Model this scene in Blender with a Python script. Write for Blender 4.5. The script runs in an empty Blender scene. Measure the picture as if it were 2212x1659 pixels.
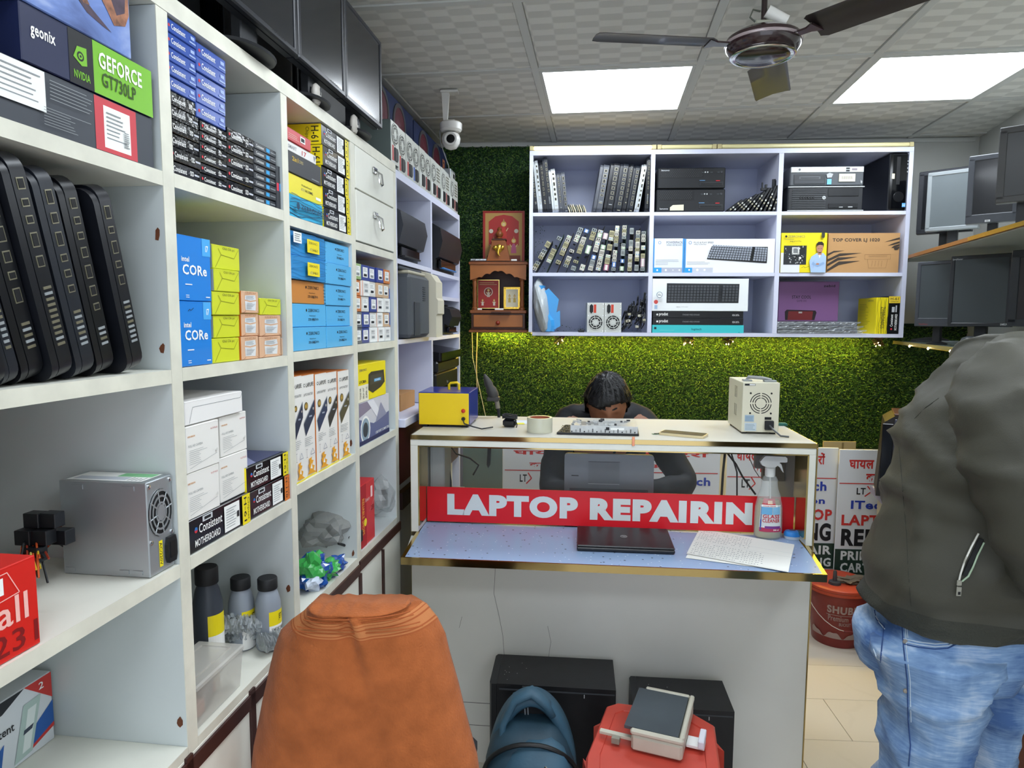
import bpy, bmesh, math, random
import numpy as np
from mathutils import Vector, Matrix
random.seed(7); np.random.seed(7)
S = bpy.context.scene
COL = S.collection
PI = math.pi
# ------------------------------------------------------------------ camera
W0, H0, FPX = 2212, 1659, 1470.0
YAW, PITCH, ROLL = math.radians(3.4), math.atan(142/1470.), 0.004
FZ = -.05                                                              # floor level
CAM = Vector((0, 0, 1.47))
_f = Vector((-math.sin(YAW)*math.cos(PITCH), math.cos(YAW)*math.cos(PITCH), -math.sin(PITCH)))
_r0 = Vector((math.cos(YAW), math.sin(YAW), 0)); _u0 = _r0.cross(_f)
_r = _r0*math.cos(ROLL) + _u0*math.sin(ROLL); _u = _r.cross(_f)
cd = bpy.data.cameras.new('camera'); cam = bpy.data.objects.new('camera', cd); COL.objects.link(cam)
cd.sensor_width = 36; cd.lens = FPX/W0*36; cd.clip_start = .02
cam.matrix_world = Matrix(((_r.x, _u.x, -_f.x, 0), (_r.y, _u.y, -_f.y, 0), (_r.z, _u.z, -_f.z, CAM.z), (0, 0, 0, 1)))
S.camera = cam
S.view_settings.view_transform = 'Standard'; S.view_settings.look = 'None'
S.view_settings.gamma = 1; S.view_settings.use_curve_mapping = False
S.view_settings.exposure = 0.5
try:
    S.cycles.max_bounces = 7; S.cycles.transparent_max_bounces = 12; S.cycles.sample_clamp_indirect = 4.0
    S.cycles.caustics_reflective = False; S.cycles.caustics_refractive = False
except Exception: pass
# ------------------------------------------------------------------ world: even ambient fill added to brighten the room, left open behind the camera
wd = bpy.data.worlds.new('ambient_fill'); S.world = wd; wd.use_nodes = True
wd.node_tree.nodes['Background'].inputs[0].default_value = (.80, .88, 1, 1)
wd.node_tree.nodes['Background'].inputs[1].default_value = 1.55

# ------------------------------------------------------------------ frames: a wall direction with its own x (along), y (into the wall), z
def img(px, py): return (px-W0/2)/FPX, (py-H0/2)/FPX
class Frame:
    def __init__(s, ox, oy, phi):
        s.o = Vector((ox, oy, 0)); s.phi = phi
        s.dy = 0
        s.e1 = Vector((math.cos(phi), math.sin(phi), 0)); s.e2 = Vector((-math.sin(phi), math.cos(phi), 0))
    def w(s, x, y, z): return s.o + s.e1*x + s.e2*y + Vector((0, 0, z))
    def sx(s, px, z, y=None):                    # x on the line (y, z) that the picture column px meets
        y = s.dy if y is None else y
        n = _r - _f*img(px, 0)[0]
        return -(n.dot(s.o + s.e2*y + Vector((0, 0, z)) - CAM))/n.dot(s.e1)
    def zy(s, py, x, y=0):                    # height at (x, y) for picture row py
        n = -_u - _f*img(0, py)[1]
        return -(n.dot(s.o + s.e1*x + s.e2*y - CAM))/n.z
    def ray(s, px, py):
        a, b = img(px, py); d = _f + _r*a - _u*b
        p = CAM - s.o
        return (p.dot(s.e1), p.dot(s.e2), p.z), (d.dot(s.e1), d.dot(s.e2), d.z)
    def pz(s, px, py, y=0):                   # (x, z) on the vertical plane y
        p, d = s.ray(px, py); k = (y-p[1])/d[1]
        return p[0]+k*d[0], p[2]+k*d[2]
    def gz(s, px, py, z):                     # (x, y) on the horizontal plane z
        p, d = s.ray(px, py); k = (z-p[2])/d[2]
        return p[0]+k*d[0], p[1]+k*d[1]
DL = math.radians(4.04)
B = Frame(0, 0, 0)                                                     # back wall, counter
LD = .68
L = Frame(-LD*math.cos(DL), LD*math.sin(DL), PI/2-DL)                  # left wall: x runs into the picture
RA = math.radians(11.6)
# ------------------------------------------------------------------ materials
def lin(c): return tuple(((v/255/12.92) if v/255 <= .04045 else ((v/255+.055)/1.055)**2.4) for v in c)
def hx(h): return lin([int(h[i:i+2], 16) for i in (0, 2, 4)])
_M = {}
def mat(key, col, rough=.5, metal=0, noise=0, nscale=30, bump=0, bscale=200, emit=0, trans=0, alpha=1, ior=1.45, spec=.5, coat=0, nz=None):
    if key in _M: return _M[key]
    if isinstance(col, str): col = hx(col)
    m = bpy.data.materials.new(key); m.use_nodes = True; _M[key] = m
    nt = m.node_tree; N = nt.nodes; P = N['Principled BSDF']
    P.inputs['Base Color'].default_value = (*col, 1); P.inputs['Roughness'].default_value = rough
    P.inputs['Metallic'].default_value = metal; P.inputs['IOR'].default_value = ior
    P.inputs['Specular IOR Level'].default_value = spec
    if coat: P.inputs['Coat Weight'].default_value = coat; P.inputs['Coat Roughness'].default_value = .08
    if trans: P.inputs['Transmission Weight'].default_value = trans
    if alpha < 1: P.inputs['Alpha'].default_value = alpha
    if emit: P.inputs['Emission Color'].default_value = (*col, 1); P.inputs['Emission Strength'].default_value = emit
    if noise or bump:
        tc = N.new('ShaderNodeTexCoord')
        if noise:
            nz_ = N.new('ShaderNodeTexNoise'); nz_.inputs['Scale'].default_value = nscale; nz_.inputs['Detail'].default_value = 5
            nt.links.new(tc.outputs['Object'], nz_.inputs['Vector'])
            r = N.new('ShaderNodeMapRange'); r.inputs[3].default_value = 1-noise; r.inputs[4].default_value = 1+noise*.6
            r.inputs[1].default_value = .3; r.inputs[2].default_value = .7
            nt.links.new(nz_.outputs[0], r.inputs[0])
            mx = N.new('ShaderNodeVectorMath'); mx.operation = 'SCALE'; mx.inputs[0].default_value = col
            nt.links.new(r.outputs[0], mx.inputs['Scale']); nt.links.new(mx.outputs[0], P.inputs['Base Color'])
        if bump:
            b = N.new('ShaderNodeTexNoise'); b.inputs['Scale'].default_value = bscale; b.inputs['Detail'].default_value = 4
            nt.links.new(tc.outputs['Object'], b.inputs['Vector'])
            bp = N.new('ShaderNodeBump'); bp.inputs['Strength'].default_value = bump; bp.inputs['Distance'].default_value = .002
            nt.links.new(b.outputs[0], bp.inputs['Height']); nt.links.new(bp.outputs[0], P.inputs['Normal'])
    return m
def c(h, rough=.55, **k): return mat('col_'+h+('' if rough == .55 else '_%d' % (rough*100)), h, rough, **k)
CREAM = mat('cream_laminate', 'E6E6DB', .38, noise=.05, nscale=9, bump=.05, bscale=40)
EDGE = mat('cream_edge_band', 'DCDACB', .5, noise=.14, nscale=14)
INNER = mat('grey_white_laminate', 'CBD2D2', .42, noise=.05, nscale=5)
LAV = mat('lavender_white_laminate', 'D6D9EC', .38, noise=.03, nscale=6)
LAVI = mat('lavender_laminate', 'BCC3DC', .42, noise=.04, nscale=4)
GOLD = mat('polished_gold_trim', (.66, .50, .20), .16, 1)
GOLD2 = mat('brushed_gold', (.78, .55, .16), .3, 1)
WHITE, BLACK = c('F2F3F0'), c('0B0C10')
INK = c('16171C'); GREY = c('8D9294'); DGREY = c('3A3D42')
PLB = mat('black_plastic', '15171B', .38, noise=.15, nscale=20, bump=.05, bscale=500)
PLB2 = mat('satin_black_plastic', '1C1E22', .5, bump=.06, bscale=700)
GLB = mat('gloss_black', '08090C', .12)
STEEL = mat('zinc_steel', 'B3B9BD', .38, .75, noise=.06, nscale=4)
STEEL2 = mat('pale_metal_shell', 'C6C8C2', .4, .25)
CHROME = mat('chrome', (.8, .8, .8), .12, 1)
SIL = mat('silver_plastic', 'B9BCBD', .38, .2)
CARD = mat('brown_cardboard', 'B98A5A', .8, noise=.08, nscale=6)
PAPER = c('F3F2EC', .7)
CLEAR = mat('clear_film', (.92, .95, .97), .12, alpha=.30, spec=.9)
BUBBLE = mat('bubble_wrap', 'C5CCCF', .14, alpha=.50, bump=1.0, bscale=110, spec=1)
GLASS = mat('pane_glass', (.93, .98, .97), .02, alpha=.025, spec=.3)
# ------------------------------------------------------------------ text
_T = {}
def glyphs(txt, bold=0):
    k = (txt, bold)
    if k in _T: return _T[k]
    cu = bpy.data.curves.new('t', 'FONT'); cu.body = txt; cu.resolution_u = 2 if bold < 4 else 6; cu.fill_mode = 'FRONT'
    cu.offset = bold*.011
    if bold: cu.space_character = 1+.03*bold
    o = bpy.data.objects.new('t', cu); me = bpy.data.meshes.new_from_object(o)
    v = np.array([x.co[:] for x in me.vertices]) if len(me.vertices) else np.zeros((0, 3))
    f = [tuple(p.vertices) for p in me.polygons]
    if len(v):
        a, b = v.min(0), v.max(0); d = np.maximum(b-a, 1e-6); v = (v-a)/d
    _T[k] = (v, f); bpy.data.objects.remove(o); bpy.data.curves.remove(cu); bpy.data.meshes.remove(me)
    return _T[k]
# ------------------------------------------------------------------ mesh builder
class MB:
    def __init__(s): s.v = []; s.f = []; s.m = []; s.mats = []; s.sm = False
    def mi(s, m):
        if m not in s.mats: s.mats.append(m)
        return s.mats.index(m)
    def add(s, vs, fs, m):
        n = len(s.v); s.v += [tuple(v) for v in vs]; i = s.mi(m)
        for f in fs: s.f.append(tuple(n+k for k in f)); s.m.append(i)
        return s
    def box(s, x0, x1, y0, y1, z0, z1, m, b=0):
        if x1 < x0: x0, x1 = x1, x0
        if y1 < y0: y0, y1 = y1, y0
        if z1 < z0: z0, z1 = z1, z0
        if b <= 0:
            return s.add([(x, y, z) for x in (x0, x1) for y in (y0, y1) for z in (z0, z1)],
                  [(0, 1, 3, 2), (4, 6, 7, 5), (0, 4, 5, 1), (2, 3, 7, 6), (0, 2, 6, 4), (1, 5, 7, 3)], m)
        b = min(b, (x1-x0)*.45, (y1-y0)*.45, (z1-z0)*.45)
        X = ((x0, x0+b), (x1, x1-b)); Y = ((y0, y0+b), (y1, y1-b)); Z = ((z0, z0+b), (z1, z1-b)); vs = []; ix = {}
        for i in (0, 1):
            for j in (0, 1):
                for k in (0, 1):
                    for a in (0, 1, 2):
                        ix[i, j, k, a] = len(vs)
                        vs.append((X[i][0 if a == 0 else 1], Y[j][0 if a == 1 else 1], Z[k][0 if a == 2 else 1]))
        q = ((0, 0), (0, 1), (1, 1), (1, 0)); fs = []
        for i in (0, 1):
            fs.append([ix[i, j, k, 0] for j, k in q]); fs.append([ix[j, i, k, 1] for j, k in q]); fs.append([ix[j, k, i, 2] for j, k in q])
        for i in (0, 1):
            for j in (0, 1):
                fs.append([ix[i, j, 0, 0], ix[i, j, 1, 0], ix[i, j, 1, 1], ix[i, j, 0, 1]])
                fs.append([ix[i, 0, j, 0], ix[i, 1, j, 0], ix[i, 1, j, 2], ix[i, 0, j, 2]])
                fs.append([ix[0, i, j, 1], ix[1, i, j, 1], ix[1, i, j, 2], ix[0, i, j, 2]])
                for k in (0, 1): fs.append([ix[i, j, k, a] for a in (0, 1, 2)])
        return s.add(vs, fs, m)
    def prism(s, pts, y0, y1, m, ax='y'):      # polygon (u, v) extruded along an axis
        n = len(pts)
        P = {'y': lambda u, v, w: (u, w, v), 'x': lambda u, v, w: (w, u, v), 'z': lambda u, v, w: (u, v, w)}[ax]
        vs = [P(u, v, y0) for u, v in pts]+[P(u, v, y1) for u, v in pts]
        return s.add(vs, [tuple(range(n)), tuple(range(2*n-1, n-1, -1))]+[(i, (i+1) % n, n+(i+1) % n, n+i) for i in range(n)], m)
    def tube(s, pts, r, m, n=8, cap=True):
        pts = [Vector(p) for p in pts]; rs = r if isinstance(r, (list, tuple)) else [r]*len(pts)
        d0 = (pts[1]-pts[0]).normalized(); up = Vector((0, 0, 1)) if abs(d0.z) < .9 else Vector((1, 0, 0))
        a = d0.cross(up).normalized(); vs = []
        for i, p in enumerate(pts):
            d = (pts[min(i+1, len(pts)-1)]-pts[max(i-1, 0)]).normalized()
            a = (a-d*a.dot(d)).normalized(); b_ = d.cross(a)
            for k in range(n): t = 2*PI*k/n; vs.append(p+(a*math.cos(t)+b_*math.sin(t))*rs[i])
        fs = [(i*n+k, i*n+(k+1) % n, (i+1)*n+(k+1) % n, (i+1)*n+k) for i in range(len(pts)-1) for k in range(n)]
        if cap: fs += [tuple(range(n))[::-1], tuple((len(pts)-1)*n+k for k in range(n))]
        return s.add(vs, fs, m)
    def lathe(s, prof, m, c=(0, 0, 0), n=24, ax='z', sc=(1, 1)):   # prof = [(r, h)]
        vs = []; Q = {'z': lambda a, b, h: (c[0]+a, c[1]+b, c[2]+h), 'y': lambda a, b, h: (c[0]+a, c[1]+h, c[2]+b), 'x': lambda a, b, h: (c[0]+h, c[1]+a, c[2]+b)}[ax]
        for r, h in prof:
            r = max(r, 1e-5)
            for k in range(n): t = 2*PI*k/n; vs.append(Q(r*math.cos(t)*sc[0], r*math.sin(t)*sc[1], h))
        p = len(prof)
        fs = [(i*n+k, i*n+(k+1) % n, (i+1)*n+(k+1) % n, (i+1)*n+k) for i in range(p-1) for k in range(n)]
        fs += [tuple(range(n))[::-1], tuple((p-1)*n+k for k in range(n))]
        return s.add(vs, fs, m)
    def cyl(s, c, r, h, m, n=16, ax='z'): return s.lathe([(r, 0), (r, h)], m, c, n, ax)
    def ring(s, c, r0, r1, d, m, a0=0, a1=360, n=16, ax='y'):   # flat arc of thickness d facing along the axis
        vs = []; fs = []; full = a1-a0 >= 360; k_ = n+1
        for i in range(k_):
            t = math.radians(a0+(a1-a0)*i/n)
            for r, h in ((r0, 0), (r1, 0), (r1, d), (r0, d)):
                a, b = r*math.cos(t), r*math.sin(t)
                vs.append((c[0]+a, c[1]+h, c[2]+b) if ax == 'y' else (c[0]+a, c[1]+b, c[2]+h) if ax == 'z' else (c[0]+h, c[1]+a, c[2]+b))
        for i in range(n):
            for j in range(4): fs.append((i*4+j, i*4+(j+1) % 4, (i+1)*4+(j+1) % 4, (i+1)*4+j))
        if not full: fs += [(0, 1, 2, 3), tuple(n*4+j for j in (3, 2, 1, 0))]
        return s.add(vs, fs, m)
    def grid(s, fn, nu, nv, m, closed=False):
        vs = [fn(i/nu, j/nv) for i in range(nu+1) for j in range(nv+1)]
        return s.add(vs, [(i*(nv+1)+j, (i+1)*(nv+1)+j, (i+1)*(nv+1)+j+1, i*(nv+1)+j+1) for i in range(nu) for j in range(nv)], m)
    def loft(s, rings, m, cap=True):
        n = len(rings[0]); vs = [p for r in rings for p in r]; q = len(rings)
        fs = [(i*n+k, i*n+(k+1) % n, (i+1)*n+(k+1) % n, (i+1)*n+k) for i in range(q-1) for k in range(n)]
        if cap: fs += [tuple(range(n))[::-1], tuple((q-1)*n+k for k in range(n))]
        return s.add(vs, fs, m)
    def xf(s, M, n0=0):
        s.v = s.v[:n0]+[tuple(M @ Vector(v)) for v in s.v[n0:]]; return s
    def mesh(s, name, smooth=None):
        me = bpy.data.meshes.new(name); me.from_pydata(s.v, [], s.f)
        for m in s.mats: me.materials.append(m)
        me.polygons.foreach_set('material_index', s.m)
        bm = bmesh.new(); bm.from_mesh(me); bmesh.ops.recalc_face_normals(bm, faces=bm.faces); bm.to_mesh(me); bm.free()
        if smooth is not None:
            me.polygons.foreach_set('use_smooth', [True]*len(me.polygons))
            if smooth < 180: me.set_sharp_from_angle(angle=math.radians(smooth))
        me.update(); return me
    def build(s, name, parent=None, smooth=None, loc=None, rz=0, label=None, cat=None, group=None, kind=None):
        return obj(name, s.mesh(name, smooth), parent, loc, rz, label, cat, group, kind)
def tag(o, label=None, cat=None, group=None, kind=None):
    if label: o['label'] = label
    if cat: o['category'] = cat
    if group: o['group'] = group
    if kind: o['kind'] = kind
    return o
def obj(name, me, parent=None, loc=None, rz=0, label=None, cat=None, group=None, kind=None):
    o = bpy.data.objects.new(name, me); COL.objects.link(o)
    if parent: o.parent = parent
    if loc is not None: o.location = loc
    if isinstance(rz, (tuple, list)): o.rotation_euler = rz
    elif rz: o.rotation_euler = (0, 0, rz)
    return tag(o, label, cat, group, kind)
def empty(name, loc, rz, label, cat, group=None):
    return obj(name, None, None, loc, rz, label, cat, group)
def copy(o, loc, rz, label, group=None):
    r = o.copy(); COL.objects.link(r); r.location = loc
    if isinstance(rz, (tuple, list)): r.rotation_euler = rz
    elif rz is not None: r.rotation_euler = (0, 0, rz)
    r['label'] = label
    if group: r['group'] = group
    def rec(a, b):
        for ch in list(a.children):
            d = ch.copy(); COL.objects.link(d); d.parent = b; rec(ch, d)
    rec(o, r); return r
# ------------------------------------------------------------------ flat print on a face
# item kinds: r rect, t text fitted into a rect, o disc, p polygon, l line; coordinates 0..1 across the face
def pr(mb, face, items, d, off=.0004):
    """face in f(ront) l(eft) r(ight) t(op) b(ack); d = (x0, x1, y0, y1, z0, z1) of the box"""
    x0, x1, y0, y1, z0, z1 = d
    Wd, Hd = {'f': (x1-x0, z1-z0), 'l': (y1-y0, z1-z0), 'r': (y1-y0, z1-z0), 't': (x1-x0, y1-y0)}[face]
    for k, it in enumerate(items):
        e = off+k*.00012
        if face == 'f': T = lambda u, v: (x0+u*Wd, y0-e, z0+v*Hd)
        elif face == 'l': T = lambda u, v: (x0-e, y1-u*Wd, z0+v*Hd)
        elif face == 'r': T = lambda u, v: (x1+e, y0+u*Wd, z0+v*Hd)
        else: T = lambda u, v: (x0+u*Wd, y0+v*Hd, z1+e)
        q = it[0]
        if q == 'r':
            _, a, b_, c_, d_, m = it; mb.add([T(a, b_), T(c_, b_), T(c_, d_), T(a, d_)], [(0, 1, 2, 3)], m)
        elif q == 't':
            _, tx, a, b_, c_, d_, m = it[:7]; o = it[7] if len(it) > 7 else {}
            v, f = glyphs(tx, o.get('b', 0)); sk = o.get('sk', 0)
            if o.get('rot') == 1: vs = [T(c_-(c_-a)*q_[1], b_+(d_-b_)*q_[0]) for q_ in v]     # reads upward
            elif o.get('rot') == -1: vs = [T(a+(c_-a)*q_[1], d_-(d_-b_)*q_[0]) for q_ in v]   # reads downward
            elif o.get('rot') == 2: vs = [T(c_-(c_-a)*q_[0], d_-(d_-b_)*q_[1]) for q_ in v]
            else: vs = [T(a+(c_-a)*(q_[0]), b_+(d_-b_)*q_[1]+sk*q_[0]) for q_ in v]
            if len(vs): mb.add(vs, f, m)
        elif q == 'o':
            _, a, b_, r, m = it[:5]; n = 16
            mb.add([T(a+r*math.cos(2*PI*i/n), b_+r*Wd/Hd*math.sin(2*PI*i/n)) for i in range(n)], [tuple(range(n))], m)
        elif q == 'p':
            mb.add([T(*z) for z in it[1]], [tuple(range(len(it[1])))], it[2])
        elif q == 'l':
            _, a, b_, c_, d_, w, m = it
            dx, dy = (c_-a)*Wd, (d_-b_)*Hd; q_ = math.hypot(dx, dy) or 1; nx, ny = -dy/q_*w/2/Wd, dx/q_*w/2/Hd
            mb.add([T(a+nx, b_+ny), T(c_+nx, d_+ny), T(c_-nx, d_-ny), T(a-nx, b_-ny)], [(0, 1, 2, 3)], m)
def lines(a, b_, c_, d_, n, m, w=.5, jag=.3, seed=1):
    rnd = random.Random(seed); h = (d_-b_)/n
    return [('r', a, b_+h*(i+.5-w/2), c_-(c_-a)*jag*rnd.random(), b_+h*(i+.5+w/2), m) for i in range(n)]
_BX = {}
def carton(fr, x, y, z, w, dp, h, m, name, label, cat, group=None, prints=None, bev=.0012, part='printed_panel', rot=0, key=None, side=None):
    """box with its front face at y (frame), left edge at x; prints = [(face, items)]"""
    bays = [(a_[1], b2[0]) for a_, b2 in zip(UP, UP[1:])] if fr is L else [(a_[1], b2[0]) for a_, b2 in zip(BX, BX[1:])] if fr is B else []
    for i_, (a_, b2) in enumerate(bays):
        if rot == 0 and a_ < x+w/2 < b2 and y < (.4 if fr is L else WY):
            e_ = min(x+w, b2-.0012); x = max(x, a_+.0012); w = e_-x
            if fr is L: h = min([h]+[q_-TH-.003-z for q_ in ZB[i_]+[TOPZ-.005] if q_ > z+.03])
    d = (0, w, 0, dp, 0, h)
    if key is not None and key in _BX: a, p = _BX[key]
    else:
        mb = MB(); mb.box(*d, m, bev)
        # tuck flap seams make the box a folded carton
        mb.box(w*.02, w*.98, -.0003, .0002, h-.0016, h-.0009, side or m)
        a = mb.mesh(name); p = None
        if prints:
            q = MB()
            for face, items in prints: pr(q, face, items, d)
            p = q.mesh(part)
        if key is not None: _BX[key] = (a, p)
    o = obj(name, a, None, fr.w(x, y, z), fr.phi+rot, label, cat, group)
    if p: obj(part, p, o)
    return o
# ------------------------------------------------------------------ room shell
CEIL, WY = 2.43, 3.82
def tile_material():
    m = bpy.data.materials.new('embossed_ceiling_tile'); m.use_nodes = True; nt = m.node_tree; N = nt.nodes; P = N['Principled BSDF']
    tc = N.new('ShaderNodeTexCoord'); sep = N.new('ShaderNodeSeparateXYZ'); nt.links.new(tc.outputs['Object'], sep.inputs[0])
    def mth(op, a, b=None):
        n = N.new('ShaderNodeMath'); n.operation = op
        for i, q in enumerate((a, b)):
            if q is None: continue
            if isinstance(q, (int, float)): n.inputs[i].default_value = q
            else: nt.links.new(q, n.inputs[i])
        return n.outputs[0]
    x = mth('MULTIPLY', sep.outputs[0], PI/.046); y = mth('MULTIPLY', sep.outputs[1], PI/.075)
    s = mth('MULTIPLY', mth('SINE', x), mth('SINE', y))
    r = N.new('ShaderNodeMapRange'); r.inputs[1].default_value = -.10; r.inputs[2].default_value = .10; nt.links.new(s, r.inputs[0])
    mx = N.new('ShaderNodeMix'); mx.data_type = 'RGBA'; mx.inputs[6].default_value = (*hx('CAC9C3'), 1); mx.inputs[7].default_value = (*hx('DEDDD7'), 1)
    nt.links.new(r.outputs[0], mx.inputs[0]); nt.links.new(mx.outputs[2], P.inputs['Base Color'])
    w = N.new('ShaderNodeTexWave'); w.inputs['Scale'].default_value = 60; w.inputs['Distortion'].default_value = 6; nt.links.new(tc.outputs['Object'], w.inputs[0])
    h = mth('ADD', mth('MULTIPLY', r.outputs[0], .7), mth('MULTIPLY', mth('MULTIPLY', w.outputs[1], r.outputs[0]), .3))
    bp = N.new('ShaderNodeBump'); bp.inputs['Strength'].default_value = .35; bp.inputs['Distance'].default_value = .002
    nt.links.new(h, bp.inputs['Height']); nt.links.new(bp.outputs[0], P.inputs['Normal']); P.inputs['Roughness'].default_value = .6
    return m
TILE = tile_material()
PAINT = mat('grey_wall_paint', 'BFC0BC', .6, noise=.05, nscale=3, bump=.1, bscale=60)
def struct(name, mb, loc=None, rz=0, **k): return mb.build(name, None, None, loc, rz, kind='structure', **k)
ceil = struct('ceiling', MB().box(-1.8, 3.4, -2.2, WY+.2, CEIL+.012, CEIL+.06, PAINT))
gs, gt = .585, .622                                      # tile pitch along and across, in the left wall's direction
s0, t0 = 2.72, .212
tl = MB().box(.014, gs-.014, -.0+.014, gt-.014, 0, .010, TILE, .003).mesh('ceiling_tile')
holes = {(0, -2), (0, -4), (-3, -2), (-3, -4), (-6, -2), (-6, -4)}
k_ = []
for i in range(-8, 3):
    for j in range(-6, 1):
        p = L.w(s0+i*gs, t0+j*gt, CEIL-.002)
        if p.y > WY+.05 and False: continue
        if (i, j) in holes or p.x < -1.6 or p.y > WY+.1: continue
        obj('ceiling_tile', tl, ceil, p, L.phi)
GB = mat('ceiling_grid_bar', 'C9CAC6', .45)
for i in range(-8, 4): MB().box(s0+i*gs-.0135, s0+i*gs+.0135, t0-6*gt, t0+gt, CEIL-.007, CEIL+.004, GB).build('grid_bar', ceil, None, L.w(0, 0, 0), L.phi)
for j in range(-6, 2): MB().box(s0-8*gs, s0+3*gs, t0+j*gt-.0135, t0+j*gt+.0135, CEIL-.008, CEIL+.004, GB).build('grid_bar', ceil, None, L.w(0, 0, 0), L.phi)
LAMP = mat('lit_diffuser', (.86, .93, 1), .4, emit=10.5)
fr_ = MB()
for a in ((0, .012, 0, gt-.028), (gs-.04, gs-.028, 0, gt-.028), (.012, gs-.04, 0, .012), (.012, gs-.04, gt-.04, gt-.028)): fr_.box(*a, -.004, .02, GB)
fm = fr_.mesh('frame'); dm = MB().box(.012, gs-.04, .012, gt-.04, .002, .012, LAMP).mesh('diffuser')
def litpanel(i, j, lab):
    e = empty('ceiling_light', L.w(s0+i*gs+.014, t0+j*gt+.014, CEIL-.004), L.phi, lab, 'ceiling light', 'square light panels in the ceiling')
    obj('frame', fm, e); obj('diffuser', dm, e)
litpanel(0, -2, 'bright white square ceiling light panel left of the fan')
litpanel(0, -4, 'bright white square ceiling light panel right of the fan')
litpanel(-3, -2, 'unseen ceiling light panel added as fill above the view, left one'); litpanel(-3, -4, 'unseen ceiling light panel added as fill above the view, right one')  # two added panels above the view, put in to brighten the room
litpanel(-6, -2, 'unseen ceiling light panel added as fill behind the camera, left one'); litpanel(-6, -4, 'unseen ceiling light panel added as fill behind the camera, right one')  # two more unseen panels added behind the camera for fill
# walls
struct('wall_back', MB().box(-1.5, 3.0, WY, WY+.12, FZ, CEIL+.06, PAINT))
lw = MB().box(-1.9, 3.95, .37, .47, FZ, CEIL+.06, PAINT); lw.build('wall_left', None, None, L.w(0, 0, 0), L.phi, kind='structure')
RC = Vector((2.236, 3.86, 0)); RP = -(PI/2+RA)
R = Frame(RC.x, RC.y, RP)
MB().box(-.1, 5.2, 0, .1, FZ, CEIL+.06, PAINT).build('wall_right', None, None, R.w(0, 0, 0), R.phi, kind='structure')
struct('trim_1', MB().box(-.56, 2.2, WY-.012, WY, CEIL-.028, CEIL-.01, c('C9CBC8')))
# floor: marble slabs
fl = struct('floor', MB().box(-1.6, 3.2, -1.6, WY, FZ-.05, FZ-.004, c('8A8578', .7)))
def marble(k, base, vein, sc):
    m = bpy.data.materials.new('marble_%d' % k); m.use_nodes = True; nt = m.node_tree; N = nt.nodes; P = N['Principled BSDF']
    tc = N.new('ShaderNodeTexCoord'); mp = N.new('ShaderNodeMapping'); mp.inputs['Rotation'].default_value = (0, 0, .5+k); nt.links.new(tc.outputs['Object'], mp.inputs[0])
    w = N.new('ShaderNodeTexWave'); w.inputs['Scale'].default_value = sc; w.inputs['Distortion'].default_value = 3.5; w.inputs['Detail'].default_value = 4; w.inputs['Detail Scale'].default_value = 2.5
    nt.links.new(mp.outputs[0], w.inputs[0]); nz = N.new('ShaderNodeTexNoise'); nz.inputs['Scale'].default_value = 2.5; nz.inputs['Detail'].default_value = 6; nt.links.new(tc.outputs['Object'], nz.inputs[0])
    cr = N.new('ShaderNodeValToRGB'); cr.color_ramp.elements[0].position = .0; cr.color_ramp.elements[0].color = (*hx(vein), 1); cr.color_ramp.elements[1].position = .55; cr.color_ramp.elements[1].color = (*hx(base), 1)
    ad = N.new('ShaderNodeMath'); ad.operation = 'ADD'; nt.links.new(w.outputs[1], ad.inputs[0]); nt.links.new(nz.outputs[0], ad.inputs[1]); nt.links.new(ad.outputs[0], cr.inputs[0])
    nt.links.new(cr.outputs[0], P.inputs['Base Color']); P.inputs['Roughness'].default_value = .28
    return m
MAR = [marble(0, 'DAD2C3', 'C9C0AF', 3), marble(1, 'D6CDBE', 'B9B0A0', 7), marble(2, 'DCD4C6', 'CFC6B7', 2)]
rnd = random.Random(3)
fx, fy = .60, .275
for i in range(-3, 6):
    for j in range(-3, 13):
        x0 = -.1+i*fx-(j % 2)*.22; y0 = .20+j*fy
        if y0+fy > WY: continue
        if y0 < .4 and x0 < -.6: continue
        MB().box(x0+.001, x0+fx-.001, y0+.001, y0+fy-.001, FZ-.004, FZ, MAR[rnd.randrange(3)], .0008).build('floor_tile', fl)
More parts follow.
